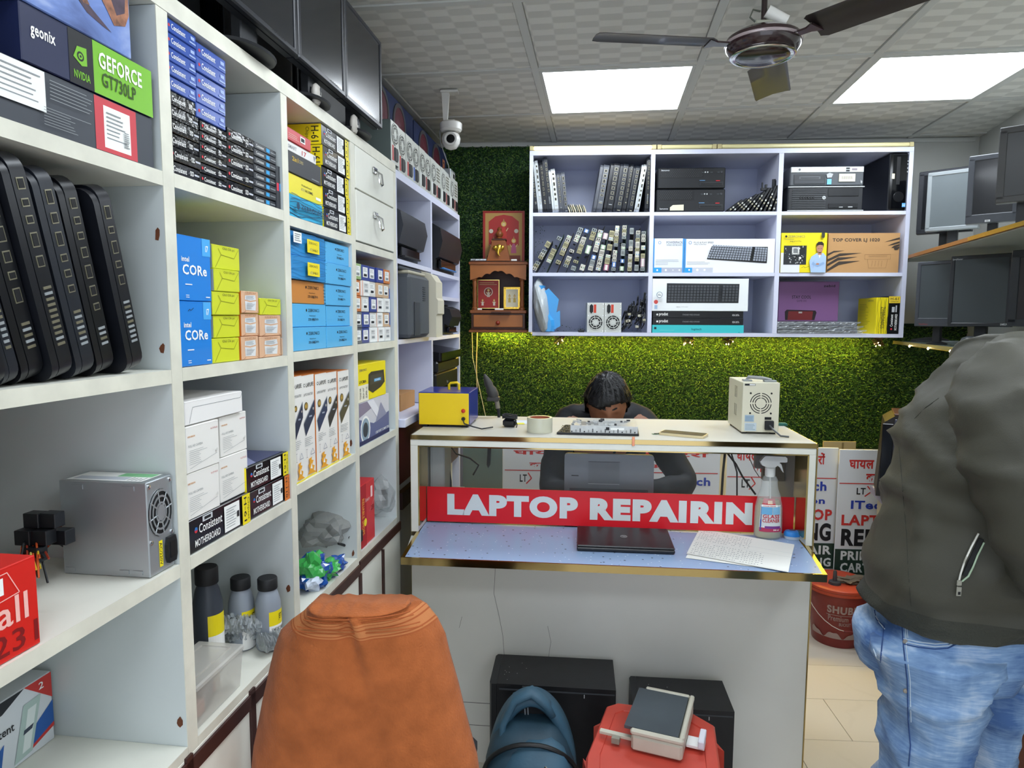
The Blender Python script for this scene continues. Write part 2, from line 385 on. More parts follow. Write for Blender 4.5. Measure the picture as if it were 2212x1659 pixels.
# ------------------------------------------------------------------ turf on the back wall
def turf():
    xs = [(-1.0, 2.25, .765, 1.43, .665*3.25), (-1.0, -.05, 1.43, CEIL-.03, .97*.95)]
    tot = sum(a[4] for a in xs); V = []; n_all = 0
    for x0, x1, z0, z1, A in xs:
        n = int(34000*A); n_all += n
        x = np.random.uniform(x0, x1, n); z = np.random.uniform(z0, z1, n)
        ang = np.random.normal(0, .9, n)+np.where(np.random.rand(n) < .5, 0, PI); ln = np.random.uniform(.008, .019, n); w = np.random.uniform(.0013, .0026, n)
        out = np.random.uniform(.004, .014, n); dx, dz = np.cos(ang), np.sin(ang)*.8
        b = np.stack([x, np.full(n, WY-.003), z], 1); mid = b+np.stack([dx*ln*.4, -out, dz*ln*.4+.003], 1); tip = b+np.stack([dx*ln, -out*.75, dz*ln-.002], 1)
        wv = np.stack([-dz*w, np.zeros(n), dx*w], 1)
        V.append(np.stack([b-wv, b+wv, mid+wv, mid-wv, tip], 1).reshape(-1, 3))
    V = np.concatenate(V).astype(np.float32); n = n_all
    me = bpy.data.meshes.new('turf')
    me.vertices.add(len(V)); me.vertices.foreach_set('co', V.ravel())
    base = (np.arange(n)*5)[:, None]
    li = np.concatenate([base+np.array([[0, 1, 2, 3]]), base+np.array([[3, 2, 4]])], 1).ravel()
    me.loops.add(len(li)); me.loops.foreach_set('vertex_index', li.astype(np.int32))
    st = np.stack([np.arange(n)*7, np.arange(n)*7+4], 1).ravel(); me.polygons.add(2*n)
    me.polygons.foreach_set('loop_start', st.astype(np.int32))
    for m in (mat('turf_deep_green', '193F17', .5), mat('turf_green', '335E20', .45), mat('turf_light_green', '66882F', .42)): me.materials.append(m)
    mi = np.repeat(np.random.choice(3, n, p=[.45, .38, .17]), 2); me.polygons.foreach_set('material_index', mi.astype(np.int32))
    me.update(calc_edges=True); me.validate()
    obj('artificial_turf', me, None, label='green artificial grass mat covering the back wall', cat='grass', kind='stuff')
turf()
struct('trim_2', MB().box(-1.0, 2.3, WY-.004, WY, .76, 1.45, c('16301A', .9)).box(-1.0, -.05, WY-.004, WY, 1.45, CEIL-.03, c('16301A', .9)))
# ------------------------------------------------------------------ left shelving (cream) and its lavender neighbour
UP = [(.58, .60), (1.003, 1.031), (1.41, 1.438), (1.812, 1.842), (2.19, 2.222)]
ZB = [[1.695, 1.386, 1.066, .749], [1.698, 1.387, 1.068, .749], [1.692, 1.393, 1.090, .787], [1.680, 1.395, 1.099, .795]]
TH = .022; DEP = .36; TOPZ = 1.972
ROT = PI/2-DL
sh = empty('shelving_unit', L.w(0, 0, 0), L.phi, 'cream laminate shelving unit full of cartons along the left wall', 'shelf')
for i, (a, b_) in enumerate(UP):
    MB().box(a, b_, .0, DEP, FZ+.001, TOPZ-.03, INNER).box(a, b_, -.0012, .0, FZ+.001, TOPZ-.03, EDGE).build('upright', sh)
MB().box(.3, 2.222, 0, DEP, TOPZ-.029, TOPZ, CREAM).box(.3, 2.222, -.0014, 0, TOPZ-.029, TOPZ, EDGE).build('top_board', sh)
MB().box(.25, .6, 0, DEP, TOPZ-.029, TOPZ, CREAM)
for ci in range(4):
    a = UP[ci][1]+.0005; b_ = UP[ci+1][0]-.0005
    for ri, z in enumerate(ZB[ci]):
        MB().box(a, b_, .0, DEP, z-TH, z, CREAM if ci < 3 else INNER).box(a, b_, -.0012, 0, z-TH, z, EDGE).build('shelf_board', sh)
    MB().box(a, b_, DEP, DEP+.006, .05, TOPZ-.03, INNER).build('back_panel', sh)
for a, b_ in ((.12, .579),):                         # the cell running out of the frame towards the camera
    for z in ZB[0]: MB().box(a, b_, 0, DEP, z-TH, z, CREAM).box(a, b_, -.0012, 0, z-TH, z, EDGE).build('shelf_board', sh)
    MB().box(a, b_, DEP, DEP+.006, .05, TOPZ-.03, INNER).build('back_panel', sh)
# chipped laminate scars on the uprights
CHIP = mat('bare_brown_board', '6A3B22', .8, noise=.3, nscale=60)
for s_, z in ((1.0026, 1.60), (1.0026, 1.42), (1.0026, .79), (1.4096, .86), (1.8116, 1.12), (1.8116, .80)):
    q = MB(); y = .012; rr = random.Random(int(s_*z*1000))
    pts = [(y+rr.uniform(.6, 1.3)*.005*math.cos(t*.9), z+rr.uniform(.5, 1.5)*.009*math.sin(t*.9)) for t in range(7)]
    q.prism(pts, s_-.0006, s_, CHIP, 'x'); q.build('laminate_chip', sh)
# two flap doors in the fourth bay
HND = MB(); HND.tube([(-.014, 0, .022), (-.016, -.016, .012), (-.014, -.02, -.018), (.0, -.02, -.024), (.014, -.02, -.018), (.016, -.016, .012), (.014, 0, .022)], .0035, CHROME, 8)
HND.box(-.017, .017, -.004, 0, .012, .03, CHROME, .001); HND = HND.mesh('handle', 40)
for z0, z1 in ((1.826, TOPZ-.032), (1.684, 1.822)):
    d_ = MB().box(UP[3][1]+.002, UP[4][0]-.002, -.004, .013, z0, z1, CREAM, .001).build('flap_door', sh)
    obj('handle', HND, d_, (2.0, -.005, (z0+z1)/2))
# base cabinets
BR = mat('dark_brown_frame', '3E2421', .45, noise=.2, nscale=30)
for a, b_, z in ((.3, 1.43, .727), (1.432, 1.82, .765), (1.822, 2.222, .773)):
    MB().box(a, b_, -.006, .02, z-.03, z, BR, .001).build('rail', sh)
for s_ in (.63, 1.0, 1.21, 1.415, 1.62, 1.825, 2.03): MB().box(s_-.009, s_+.009, -.006, .02, FZ+.002, .735, BR).build('stile', sh)
for a, b_ in ((.64, .99), (1.01, 1.2), (1.22, 1.405), (1.425, 1.61), (1.63, 1.815), (1.835, 2.02), (2.04, 2.218)):
    MB().box(a, b_, -.002, .014, .06, .732 if a < 1.42 else .745, CREAM, .001).build('cabinet_door', sh)
# lavender unit
lv = empty('corner_shelving_unit', L.w(0, 0, 0), L.phi, 'pale lavender shelving unit with printers between the cream shelves and the grass wall', 'shelf')
MB().box(2.2225, 3.25, 0, DEP, 1.932, 1.957, LAV).build('top_board', lv)
for a, b_ in ((2.2225, 2.236), (2.69, 2.712), (3.228, 3.25)): MB().box(a, b_, 0, DEP, 1.126 if a < 3 else FZ+.001, 1.9315, LAV).build('upright', lv)
for a, b_, z in ((2.2365, 2.6895, 1.668), (2.7125, 3.2275, 1.664), (2.2365, 2.6895, 1.396), (2.7125, 3.2275, 1.394), (2.7125, 3.2275, 1.563)):
    MB().box(a, b_, 0, DEP, z-.016, z, LAV).build('shelf_board', lv)
MB().box(2.2365, 2.6895, DEP, DEP+.006, 1.126, 1.93, LAVI).build('back_panel', lv); MB().box(2.7125, 3.2275, DEP, DEP+.006, 1.126, 1.93, LAVI).build('back_panel', lv)
wk = empty('side_worktop', L.w(0, 0, 0), L.phi, 'white side worktop running below the lavender shelves behind the counter', 'worktop')
MB().box(2.2365, 3.2275, -.02, DEP, 1.095, 1.124, LAV, .002).build('top', wk)
MB().box(2.26, 3.2, .02, .30, .88, 1.094, c('5B1F1E')).box(2.26, 3.2, 0, .02, .80, .86, c('2A1210')).build('drawer_front', wk)
MB().box(2.24, 3.2, .03, .34, FZ+.001, .78, c('AEB2B2')).build('cabinet_body', wk)
# ------------------------------------------------------------------ back wall shelving
BY = 3.45
bu = empty('wall_shelving_unit', (0, 0, 0), 0, 'white three by three wall shelving unit over the grass wall', 'shelf')
BX = [(-.122, -.104), (.472, .492), (1.085, 1.107), (1.694, 1.714)]
BZ = [(1.383, 1.4005), (1.681, 1.698), (1.976, 1.993), (2.27, 2.292)]
for a, b_ in BX: MB().box(a, b_, BY, WY-.016, 1.401 if a > -.2 and a < 1.6 else 1.383, 2.2695, LAV).build('upright', bu)
for k, (a, b_) in enumerate(BZ):
    for i in range(3):
        if k in (1, 2): MB().box(BX[i][1]+.0003, BX[i+1][0]-.0003, BY+.001, WY-.016, a, b_, LAV).build('shelf_board', bu)
    if k in (0, 3): MB().box(-.1035 if k == 0 else -.122, 1.6935 if k == 0 else 1.714, BY, WY-.016, a, b_, LAV).build('shelf_board', bu)
MB().box(-.122, 1.714, WY-.0155, WY-.0135, 1.384, 2.291, LAVI).build('back_panel', bu)
sc_ = MB().lathe([(.009, 0), (.009, -.003), (.004, -.006)], GREY, n=12, ax='y').mesh('screw_cap', 40)
for x, z in ((.013, 1.55), (1.46, 1.5)): obj('screw_cap', sc_, bu, (x, WY-.016, z))
# ------------------------------------------------------------------ things on the left shelves
ORD = ['first', 'second', 'third', 'fourth', 'fifth', 'sixth', 'seventh', 'eighth', 'ninth', 'tenth', 'eleventh', 'twelfth']
def ordt(i, n): return 'topmost' if i == n-1 else 'bottom' if i == 0 else ORD[n-1-i]+' from the top'
RED, BLUE, YEL, LBL, ORG = c('CE2430', .4), c('1E4FA0', .4), c('F0DC1C', .42), c('4FA9DE', .42), c('D9762B', .45)
NAVY, GRN = c('1B2347', .4), c('76B729', .4)
TXT = c('5A5C60')
def LB(px0, px1, z, h, dp, m, name, label, cat, y=.004, gap=.0012, **k):
    x0 = L.sx(px0, z+h/2, y); x1 = L.sx(px1, z+h/2, y)-gap
    return carton(L, x0, y, z+.0004, x1-x0, dp, h, m, name, label, cat, **k)
def logo_t(x, y, w, h, m=WHITE, b=1):
    return [('o', x+w*.05, y+h*.5, w*.055, c('C8313B')), ('p', [(x-w*.005, y+h*.5), (x+w*.105, y+h*.5), (x+w*.09, y+h*.8), (x+w*.02, y+h*.85)], c('2B6FB8')), ('t', 'Consistent', x+w*.15, y, x+w, y+h, m, {'b': b})]
# bay 1 (left edge of the picture), top: graphics card cartons
z = 1.6955
ART1, ART2, ART3 = c('7E93C8', .35), c('3E4A70', .35), c('5F79B8', .35)
def nebula():
    m = bpy.data.materials.new('nebula_print'); m.use_nodes = True; nt = m.node_tree; N = nt.nodes; P = N['Principled BSDF']
    tc = N.new('ShaderNodeTexCoord'); nz = N.new('ShaderNodeTexNoise'); nz.inputs['Scale'].default_value = 7; nz.inputs['Detail'].default_value = 6; nz.inputs['Distortion'].default_value = 1.2
    mp = N.new('ShaderNodeMapping'); mp.inputs['Scale'].default_value = (.7, .7, 1.8); nt.links.new(tc.outputs['Object'], mp.inputs[0]); nt.links.new(mp.outputs[0], nz.inputs[0])
    cr = N.new('ShaderNodeValToRGB'); e = cr.color_ramp.elements; e[0].position = .3; e[0].color = (*hx('2F3E6E'), 1); e[1].position = .72; e[1].color = (*hx('C9D3EC'), 1)
    q = e.new(.5); q.color = (*hx('6C86C4'), 1); nt.links.new(nz.outputs[0], cr.inputs[0]); nt.links.new(cr.outputs[0], P.inputs['Base Color']); P.inputs['Roughness'].default_value = .35
    return m
NEB = nebula(); ROCK = mat('printed_rock', 'A06A4E', .4, noise=.7, nscale=60); ROCK2 = mat('printed_dark_rock', '4A3A4A', .4, noise=.6, nscale=50)
LB(-60, 332, z, .074, .26, c('3F434B', .5), 'graphics_card_box', 'dark grey carton with red stripe and white sticker, bottom of the stack at top left', 'box', prints=[
    ('f', [('r', .60, .02, .875, .98, c('C9454E')), ('r', .655, .1, .83, .86, WHITE)]+lines(.67, .25, .81, .78, 7, GREY, .3, .5, 1)+lines(.78, .2, .82, .5, 8, GREY, .5)+[('r', .08, .32, .32, .97, WHITE)]
     + lines(.1, .4, .3, .9, 6, GREY, .25, .4, 3)+lines(.34, .55, .58, .9, 6, GREY, .2, .4, 4)+lines(.30, .1, .56, .42, 7, GREY, .2, .5, 5))])
x0 = L.sx(48, z+.1); x1 = L.sx(331, z+.1)
carton(L, x0, .002, z+.0755, x1-x0, .24, .068, NAVY, 'graphics_card_box', 'navy and green graphics card carton in the middle of the stack at top left', 'box', prints=[
    ('f', [('r', .31, 0, .49, 1, c('101318')), ('r', .49, 0, 1, 1, GRN), ('t', 'geonix', .06, .45, .22, .72, WHITE, {'b': 2}), ('t', 'NVIDIA', .34, .12, .46, .27, GRN, {'b': 2}),
           ('p', [(.34, .5), (.37, .72), (.44, .75), (.44, .42), (.40, .38)], GRN), ('o', .392, .55, .026, c('101318')), ('o', .392, .55, .016, GRN), ('o', .392, .55, .007, c('101318')),
           ('t', 'GEFORCE', .53, .52, .90, .84, WHITE, {'b': 2}), ('t', 'GT730LP', .55, .18, .84, .46, c('2E4A10'), {'b': 1})])])
def artbox(pa, pb, y, h, lab, dp, extra):
    zz = z+.1445; h = min(h, 1.938-zz); x0 = L.sx(pa, zz+.02, y); x1 = L.sx(pb, zz+.02, y)
    carton(L, x0, y, zz, x1-x0, dp, h, NEB, 'graphics_card_box', lab, 'box', prints=[('f', extra)])
artbox(-120, 283, .0, .20, 'tall blue carton with flying rock artwork standing on the green graphics card carton', .05,
       [('p', [(.60, .62), (.66, .50), (.74, .38), (.86, .22), (.80, .24), (.70, .30), (.64, .42)], ROCK2), ('p', [(.61, .62), (.67, .58), (.72, .42), (.68, .40)], ROCK),
        ('p', [(.74, .9), (.78, .66), (.84, .48), (.88, .34), (.96, .42), (.99, .6), (.99, .99), (.74, .99)], ROCK), ('p', [(.84, .8), (.90, .5), (.96, .6), (.97, .9)], ROCK2),
        ('t', '2GB', .30, .52, .41, .66, WHITE, {'b': 2}), ('t', 'DDR3', .335, .44, .405, .49, WHITE, {'b': 1})])
artbox(230, 328, .075, .19, 'second tall blue artwork carton tucked behind the one with the flying rock', .05, [('p', [(.62, .75), (.7, .4), (.85, .3), (.97, .5), (.95, .8), (.8, .92)], ROCK), ('p', [(.66, .4), (.8, .2), (.95, .45), (.8, .5)], ROCK2)])
# laptops leaning in bay 1
EDGEPL = mat('worn_black_laptop_edge', '14161C', .36, noise=.3, nscale=40)
METP = mat('port_metal', 'A19C86', .35, .8)
def rrect(w, h, r, n=5):
    pts = []
    for cx, cy, a in ((w-r, r, -90), (w-r, h-r, 0), (r, h-r, 90), (r, r, 180)):
        for i in range(n+1): t = math.radians(a+90*i/n); pts.append((cx+r*math.cos(t), cy+r*math.sin(t)))
    return pts
def slab_laptop(Lh, D, T, ports, lab, seed, m1=None, nm='laptop', grp=None, vent=True, silver=False):
    rr = random.Random(seed); m1 = m1 or EDGEPL
    e = empty(nm, (0, 0, 0), 0, lab, 'laptop', grp)
    MB().prism(rrect(D, Lh, .022), T*.36, T, m1, 'x').build('base', e, 35)
    MB().prism(rrect(D-.006, Lh-.004, .022), 0, T*.32, m1 if not silver else SIL, 'x').build('lid', e, 35)
    q = MB(); zz = Lh*.93
    for k in range(ports):
        hgt = rr.choice((.010, .014, .018)); zz -= hgt+.010
        q.box(T*.52, T*.84, -.0008, .001, zz, zz+hgt, METP); q.box(T*.56, T*.80, -.0014, .0, zz+.0015, zz+hgt-.0015, BLACK)
    q.build('port_row', e)
    if vent:
        v = MB(); z2 = zz-.02
        for k in range(11):
            z2 -= .0072; v.box(T*.50, T*.86, -.0010, .001, z2, z2+.0034, METP if rr.random() < .5 else GREY)
            if z2 < .045: break
        v.build('cooling_vent', e)
    return e
bots = [28, 62, 121, 170, 222, 268, 318]; lean = math.radians(14.5)
zz = 1.3865; prev = L.sx(-12, zz+.02)
for i, bx in enumerate(bots):
    if i == 0: prev = max(prev, .70)
    x1 = L.sx(bx, zz+.02, .002); T = min(.036, max(.022, x1-prev-.001)); rr = random.Random(i)
    lab = ['black laptop standing on edge at the left frame edge', 'black laptop standing on edge, second from the left', 'thick black laptop on edge, third from the left', 'black laptop on edge in the middle of the leaning row', 'black laptop on edge, third from the right of the leaning row', 'thin black laptop on edge, second from the right of the leaning row', 'black laptop on edge with two vent rows, rightmost of the leaning row'][i]
    ln = lean-.004*i
    zt_ = 1.664-.004*(i > 3)-.005*(i > 4)+.002*(i % 2); e = slab_laptop((zt_-1.388-T*math.sin(ln))/math.cos(ln), .25, (T-.001)*math.cos(ln), 5+i % 3, lab, i+20, mat('dark_laptop_%d' % (i % 3), ['14161C', '1C2028', '0F1116'][i % 3], .34+.06*(i % 2), noise=.25, nscale=35), grp='used laptops on the left shelf')
    e.location = L.w(x1-T-.001, .004+.004*(i % 3), zz+.0006); e.rotation_euler = (0, -ln, L.phi); prev = x1
# power supply on bay 1, third shelf
def psu_front(q, w, h, y, m, fr, cx, cz, R_, holem=BLACK):
    q.cyl((cx, y-.0005, cz), R_, -.0003, holem, 24, 'y')
    for rr in (.42, .70, .95): q.ring((cx, y-.0012, cz), R_*rr-R_*.05, R_*rr+R_*.035, -.0010, m, n=24)
    q.cyl((cx, y-.001, cz), R_*.34, -.0012, m, 20, 'y')
    for k in range(8):
        t = k*PI/4+.2; a, b_ = math.cos(t), math.sin(t)
        q.tube([(cx+a*R_*.3, y-.0014, cz+b_*R_*.3), (cx+a*R_*.99, y-.0014, cz+b_*R_*.99)], R_*.035, m, 4)
z = 1.0665
gx0 = L.sx(328, z+.07); gx1 = min(1.0005, L.sx(396, z+.07)-.001); _, gy = L.gz(124, 1250, z)
W_, H_, D_ = gx1-gx0, .150, min(gy, .30)
e = empty('power_supply', L.w(gx0, .006, z+.0004), L.phi, 'grey metal computer power supply with round fan grille and yellow voltage sticker', 'power supply')
q = MB().box(0, W_, 0, D_, 0, H_, STEEL, .0015)
for yy in (.02, D_*.72) : q.box(-.0012, 0, yy, yy+.02, H_-.013, H_-.006, STEEL)
for yy in (.012, .035, D_*.86): q.box(-.0012, 0, yy, yy+.016, .005, .011, STEEL)
q.build('metal_case', e)
q = MB(); psu_front(q, W_, H_, 0, STEEL, 1, W_*.50, 0, W_*.47); q.v = [(a, b_, H_*.64+z_*1.30) for a, b_, z_ in q.v]; q.build('fan_grille', e)
q = MB()
for a, b_ in ((.1, .95), (.92, .95), (.1, .36), (.92, .38)): q.lathe([(.0036, 0), (.0036, -.0012), (.0015, -.002)], CHROME, (W_*a, -.0002, H_*b_), 10, 'y')
q.build('screw', e)
q = MB().prism([(W_*(.66)+.0, .010), (W_*.94, .010), (W_*.99, .02), (W_*.99, .04), (W_*.94, .052), (W_*.66, .052), (W_*.61, .04), (W_*.61, .02)], -.006, 0, PLB).box(W_*.70, W_*.9, -.0066, -.004, .018, .044, BLACK)
q.build('power_socket', e)
q = MB(); pr(q, 'f', [('r', .38, .06, .52, .34, YEL), ('t', 'AC/220V', .40, .08, .50, .32, INK, {'rot': -1, 'b': 1})], (0, W_, 0, D_, 0, H_)); q.build('voltage_sticker', e)
q = MB(); pr(q, 't', [('r', .1, .08, .95, .95, WHITE), ('r', .55, .1, .9, .5, c('7FC08A')), ('r', .2, .3, .5, .9, c('B9BFC8'))]+lines(.15, .1, .5, .28, 4, GREY, .3), (0, W_, 0, D_, 0, H_)); q.build('rating_label', e)
q = MB(); rr = random.Random(5)
for k in range(26):
    p0 = Vector((W_*.4+rr.uniform(-.02, .02), D_+.001, .03+.05*rr.random())); mm = [c('C7531E'), c('D2B12A'), BLACK, c('8F2F1B'), c('D8D06A')][k % 5]
    mid = Vector((-.02-rr.random()*.03, D_+.012+.012*rr.random(), .03+.06*rr.random())); end = Vector((-.075-rr.random()*.03, D_-.02-rr.random()*.03, .012+.05*rr.random()))
    q.tube([p0, p0.lerp(mid, .5)+Vector((0, .012, .008)), mid, mid.lerp(end, .5)+Vector((0, 0, .01)), end], .0016, mm, 5)
for k in range(7): u, v = -.03-.011*(k % 4)-.004*(k//4), .062+.026*((k*3) % 4)/2-.01*(k % 4); q.box(u-.014, u+.006, D_-.045+.006*k, D_-.02+.006*k, v, v+.022, PLB, .001)
q.build('cable_bundle', e)
# red carton and drive carton at the left frame edge
REDB = c('D3251F', .3)
LB(-70, 84, z, .112, .17, REDB, 'red_box', 'glossy red carton with large digits at the left edge of the picture', 'box', prints=[('f', [('t', '1231', .12, .06, .97, .30, c('7E1216'), {'b': 1}), ('t', 'all', .38, .36, .84, .66, c('F3B9B0'), {'b': 1}),
    ('t', '1', .42, .72, .50, .9, WHITE, {'b': 2}), ('l', .0, .62, .72, .68, .0012, c('F3B9B0')), ('l', .72, .68, .56, .94, .0012, c('F3B9B0')), ('l', .56, .94, .3, .93, .0012, c('F3B9B0'))])])
z = .7495
yd = L.gz(113, 1598, .7495)[1]; LB(-120, 115, z, L.zy(1444, L.sx(115, .9, yd), yd)-z, .10, c('D5DADF', .4), 'drive_box', 'white, blue and red printed hard drive carton on the lowest shelf at bottom left', 'box', y=yd, prints=[('f', [
    ('p', [(.72, .99), (.999, .99), (.999, .62)], c('C63A35')), ('p', [(.3, .99), (.72, .99), (.5, .82), (.2, .8)], c('20242C')), ('p', [(.72, .30), (.999, .58), (.999, .2), (.72, .1)], c('2B5EA8')), ('p', [(.2, .1), (.5, .42), (.45, .02), (.2, .02)], c('2B5EA8')),
    ('p', [(.999, .2), (.7, .06), (.7, .1), (.999, .26)], c('C63A35')), ('p', [(.58, .04), (.76, .07), (.88, .78), (.70, .76)], c('AFC4BE')), ('p', [(.66, .12), (.74, .13), (.83, .68), (.74, .67)], c('DDE6E4')), ('p', [(.68, .36), (.77, .38), (.79, .44), (.69, .42)], c('3B4454')),
    ('t', 'istent', .40, .52, .60, .63, INK, {'b': 1}), ('t', '2', .86, .84, .91, .94, WHITE, {'b': 1})])])
# bay 2, top shelf: drive cartons
BXB = mat('blue_drive_carton', '2B4DA0', .28); BXK = mat('shrink_wrapped_black_carton', '0F1014', .12, bump=1, bscale=55, coat=1)
BXG = mat('grey_drive_carton', '2D3036', .35)
z = 1.6985
def stack(px0, px1, n, ztop, zb, m, nm, what, grp, prints, dp, y=.004, jit=.004, key=None, seed=0, side=None):
    rr = random.Random(seed+px0); h = (ztop-zb)/n
    for i in range(n):
        LB(px0, px1, zb+i*h, h-.0012, dp, m, nm, what % ordt(i, n), 'box', y=y+rr.random()*jit, group=grp, prints=prints, key=(key, px0) if key else None)
pb = [('f', [('o', .09, .5, .03, c('C8313B'))]+[('t', 'Consistent', .16, .30, .62, .72, WHITE, {'b': 1}), ('r', .80, .5, .93, .75, c('9DB0DA')), ('r', .75, .2, .97, .32, c('9DB0DA'))])]
pk = [('f', [('o', .07, .5, .03, c('C8313B')), ('t', 'Consistent', .13, .28, .55, .70, WHITE, {'b': 1}), ('t', 'SSD', .66, .32, .78, .7, WHITE, {'b': 1}), ('r', .8, .4, .96, .55, c('B9BCC4'))])]
zt = []
for a, b_, ptop, n in ((361, 433, 188, 6), (433, 491, 252, 6), (491, 549, 268, 5)):
    x = L.sx(a+3, z+.03); t = L.zy(ptop if a != 361 else 183, x); zt.append(t)
    stack(a, b_, n, t, z, BXK, 'drive_box', 'shrink wrapped black carton, %s of the '+{361: 'left', 433: 'middle', 491: 'right'}[a]+' black stack', 'shrink wrapped black drive cartons', pk, .16, key='bk')
t4 = L.zy(300, L.sx(552, z+.1))
stack(549, 597, 8, t4, z, BXG, 'drive_box', 'slim charcoal carton with blue mark, %s of the thin stack', 'slim charcoal drive cartons', [('f', [('t', 'Consistent', .08, .3, .42, .72, WHITE), ('r', .52, .25, .68, .8, c('2F9BD8')), ('r', .72, .4, .95, .55, GREY)])], .12, key='sl')
for i, (a, b_, m2, lab) in enumerate(((597, 603, c('D2344A'), 'left'), (603, 608, c('3C93D2'), 'right'))):
    LB(a, b_, z, .090, .1, BXG, 'drive_box', 'thin charcoal carton standing upright beside the slim stack, %s one of two' % lab, 'box', gap=.0004, prints=[('f', [('r', .1, .42, .9, .6, m2)])])
tb = max(zt[0], zt[1])
for a, b_, ptop, n, w in ((358, 424, 28, 5, 'left'), (424, 488, 82, 5, 'right')):
    zb_ = zt[0] if w == 'left' else zt[1]
    x = L.sx(a+2, z+.2); t = L.zy(ptop, x)
    stack(a, b_, n, t, zb_+.0004, BXB, 'drive_box', 'blue drive carton, %s of the '+w+' blue stack', 'blue drive cartons', pb, .15, key='bb')
# bay 2, second shelf
z = 1.3875
pc = lambda s: [('f', [('r', .74, .72, .999, .999, c('49A6E6')), ('t', 'i7', .84, .79, .93, .89, WHITE, {'b': 2}), ('t', 'intel', .12, .60, .34, .68, WHITE, {'b': 2}), ('t', 'CORe', .14, .40, .86, .56, WHITE, {'b': 2}), ('r', .2, .245, .4, .26, WHITE),
    ('r', .8, .06, .93, .075, WHITE), ('r', .2, .08, .3, .09, WHITE), ('r', .2, .05, .3, .06, WHITE)]+([('l', .25, .85, .3, .88, .001, INK), ('l', .3, .88, .33, .86, .001, INK), ('l', .33, .86, .42, .9, .001, INK)] if s else []))]
INTB = c('1F7FD6', .3)
LB(380, 458, z, .108, .10, INTB, 'processor_box', 'bright blue processor carton, lower of the two with a pen scribble', 'box', y=.001, prints=pc(1))
LB(378, 456, z+.1090, .107, .10, INTB, 'processor_box', 'bright blue processor carton, upper of the two', 'box', y=.001, prints=pc(0))
YG, YGs = c('CFD62C', .45), c('B6BEC4', .5)
rr = random.Random(4); hh = [.0435, .0405, .0415, .0395, .043]; zc = z
flap = [('l', .08, .05, .30, .60, .0012, c('8F9613')), ('l', .30, .60, .78, .52, .0012, c('8F9613')), ('l', .78, .52, .95, .92, .001, c('8F9613')), ('l', .2, .85, .30, .60, .0012, c('8F9613')), ('t', 'Old Ok pc', .35, .80, .8, .93, c('4B4D20'))]
for i in range(5):
    y_ = .003+rr.random()*.006
    LB(461+rr.randint(-2, 2), 518, zc, hh[i], .15, YG, 'adapter_box', 'yellow green tuck flap carton with pen note, %s of the yellow stack' % ordt(i, 5), 'box', y=y_, group='yellow green cartons', prints=[('f', flap), ('l', [('r', .01, .02, .99, .98, YGs)])])
    zc += hh[i]+.001
PK = c('D9AE8C', .6)
foil = [('p', [(.22, .80), (.80, .84), (.84, .62), (.5, .57), (.2, .62)], c('DEE0E2', .25)), ('p', [(.2, .55), (.5, .5), (.84, .56), (.80, .12), (.22, .15)], c('DEE0E2', .25))]+lines(.26, .62, .74, .80, 4, GREY, .3, .5, 4)+lines(.26, .18, .74, .48, 6, GREY, .3, .5, 6)+[('t', 'KCR HP12 OLD', .2, .88, .8, .95, c('9B5A2A')), ('l', .2, .1, .02, .0, .001, c('A8714A')), ('l', .84, .1, .99, .0, .001, c('A8714A'))]
h3 = [.0445, .0435, .0425]; zc = z
for i in range(3):
    LB(521, 559, zc, h3[i], .12, PK, 'adapter_box', 'tan carton with foil label, %s of the left tan stack' % ordt(i, 3), 'box', y=.004+.003*(i % 2), group='tan cartons with foil labels', prints=[('f', foil), ('l', [('r', .9, 0, 1, 1, ORG)])])
    zc += h3[i]+.001
zc = z
for i in range(3):
    yl = i == 2
    LB(562, 607, zc, .0425 if i < 2 else .034, .12, YG if yl else PK, 'adapter_box', 'yellow green carton on top of the right tan stack' if yl else 'tan carton with foil label, %s of the right stack' % ('bottom' if i == 0 else 'middle'), 'box', y=.004+.002*i, group=None if yl else 'tan cartons with foil labels', prints=[('f', flap if yl else foil)])
    zc += .0435
LB(527, 604, z+.115, .052, .06, c('C98A55', .5), 'branded_box', 'brown carton printed orange with a large letter, behind the tan stacks', 'box', y=.135, prints=[('f', [('r', .45, .0, .99, .98, c('C8641E')), ('p', [(.4, 0), (.99, 0), (.99, .45), (.6, .3)], c('22301F')), ('t', 'R', .55, .1, .86, .75, WHITE, {'b': 3}), ('l', .2, .9, .45, .5, .003, ORG)])])
zc = z
for i in range(4):
    LB(609, 623, zc, .037, .10, c('C9A98E', .5), 'adapter_box', 'narrow tan carton against the upright, %s of four' % ordt(i, 4), 'box', y=.01, gap=.0006, prints=[('f', [('r', .2, .2, .8, .85, c('AEB4BA') if i % 2 else c('C98B5B')), ('l', .3, .8, .7, .3, .001, GREY), ('l', .7, .8, .3, .3, .001, GREY)])])
    zc += .038
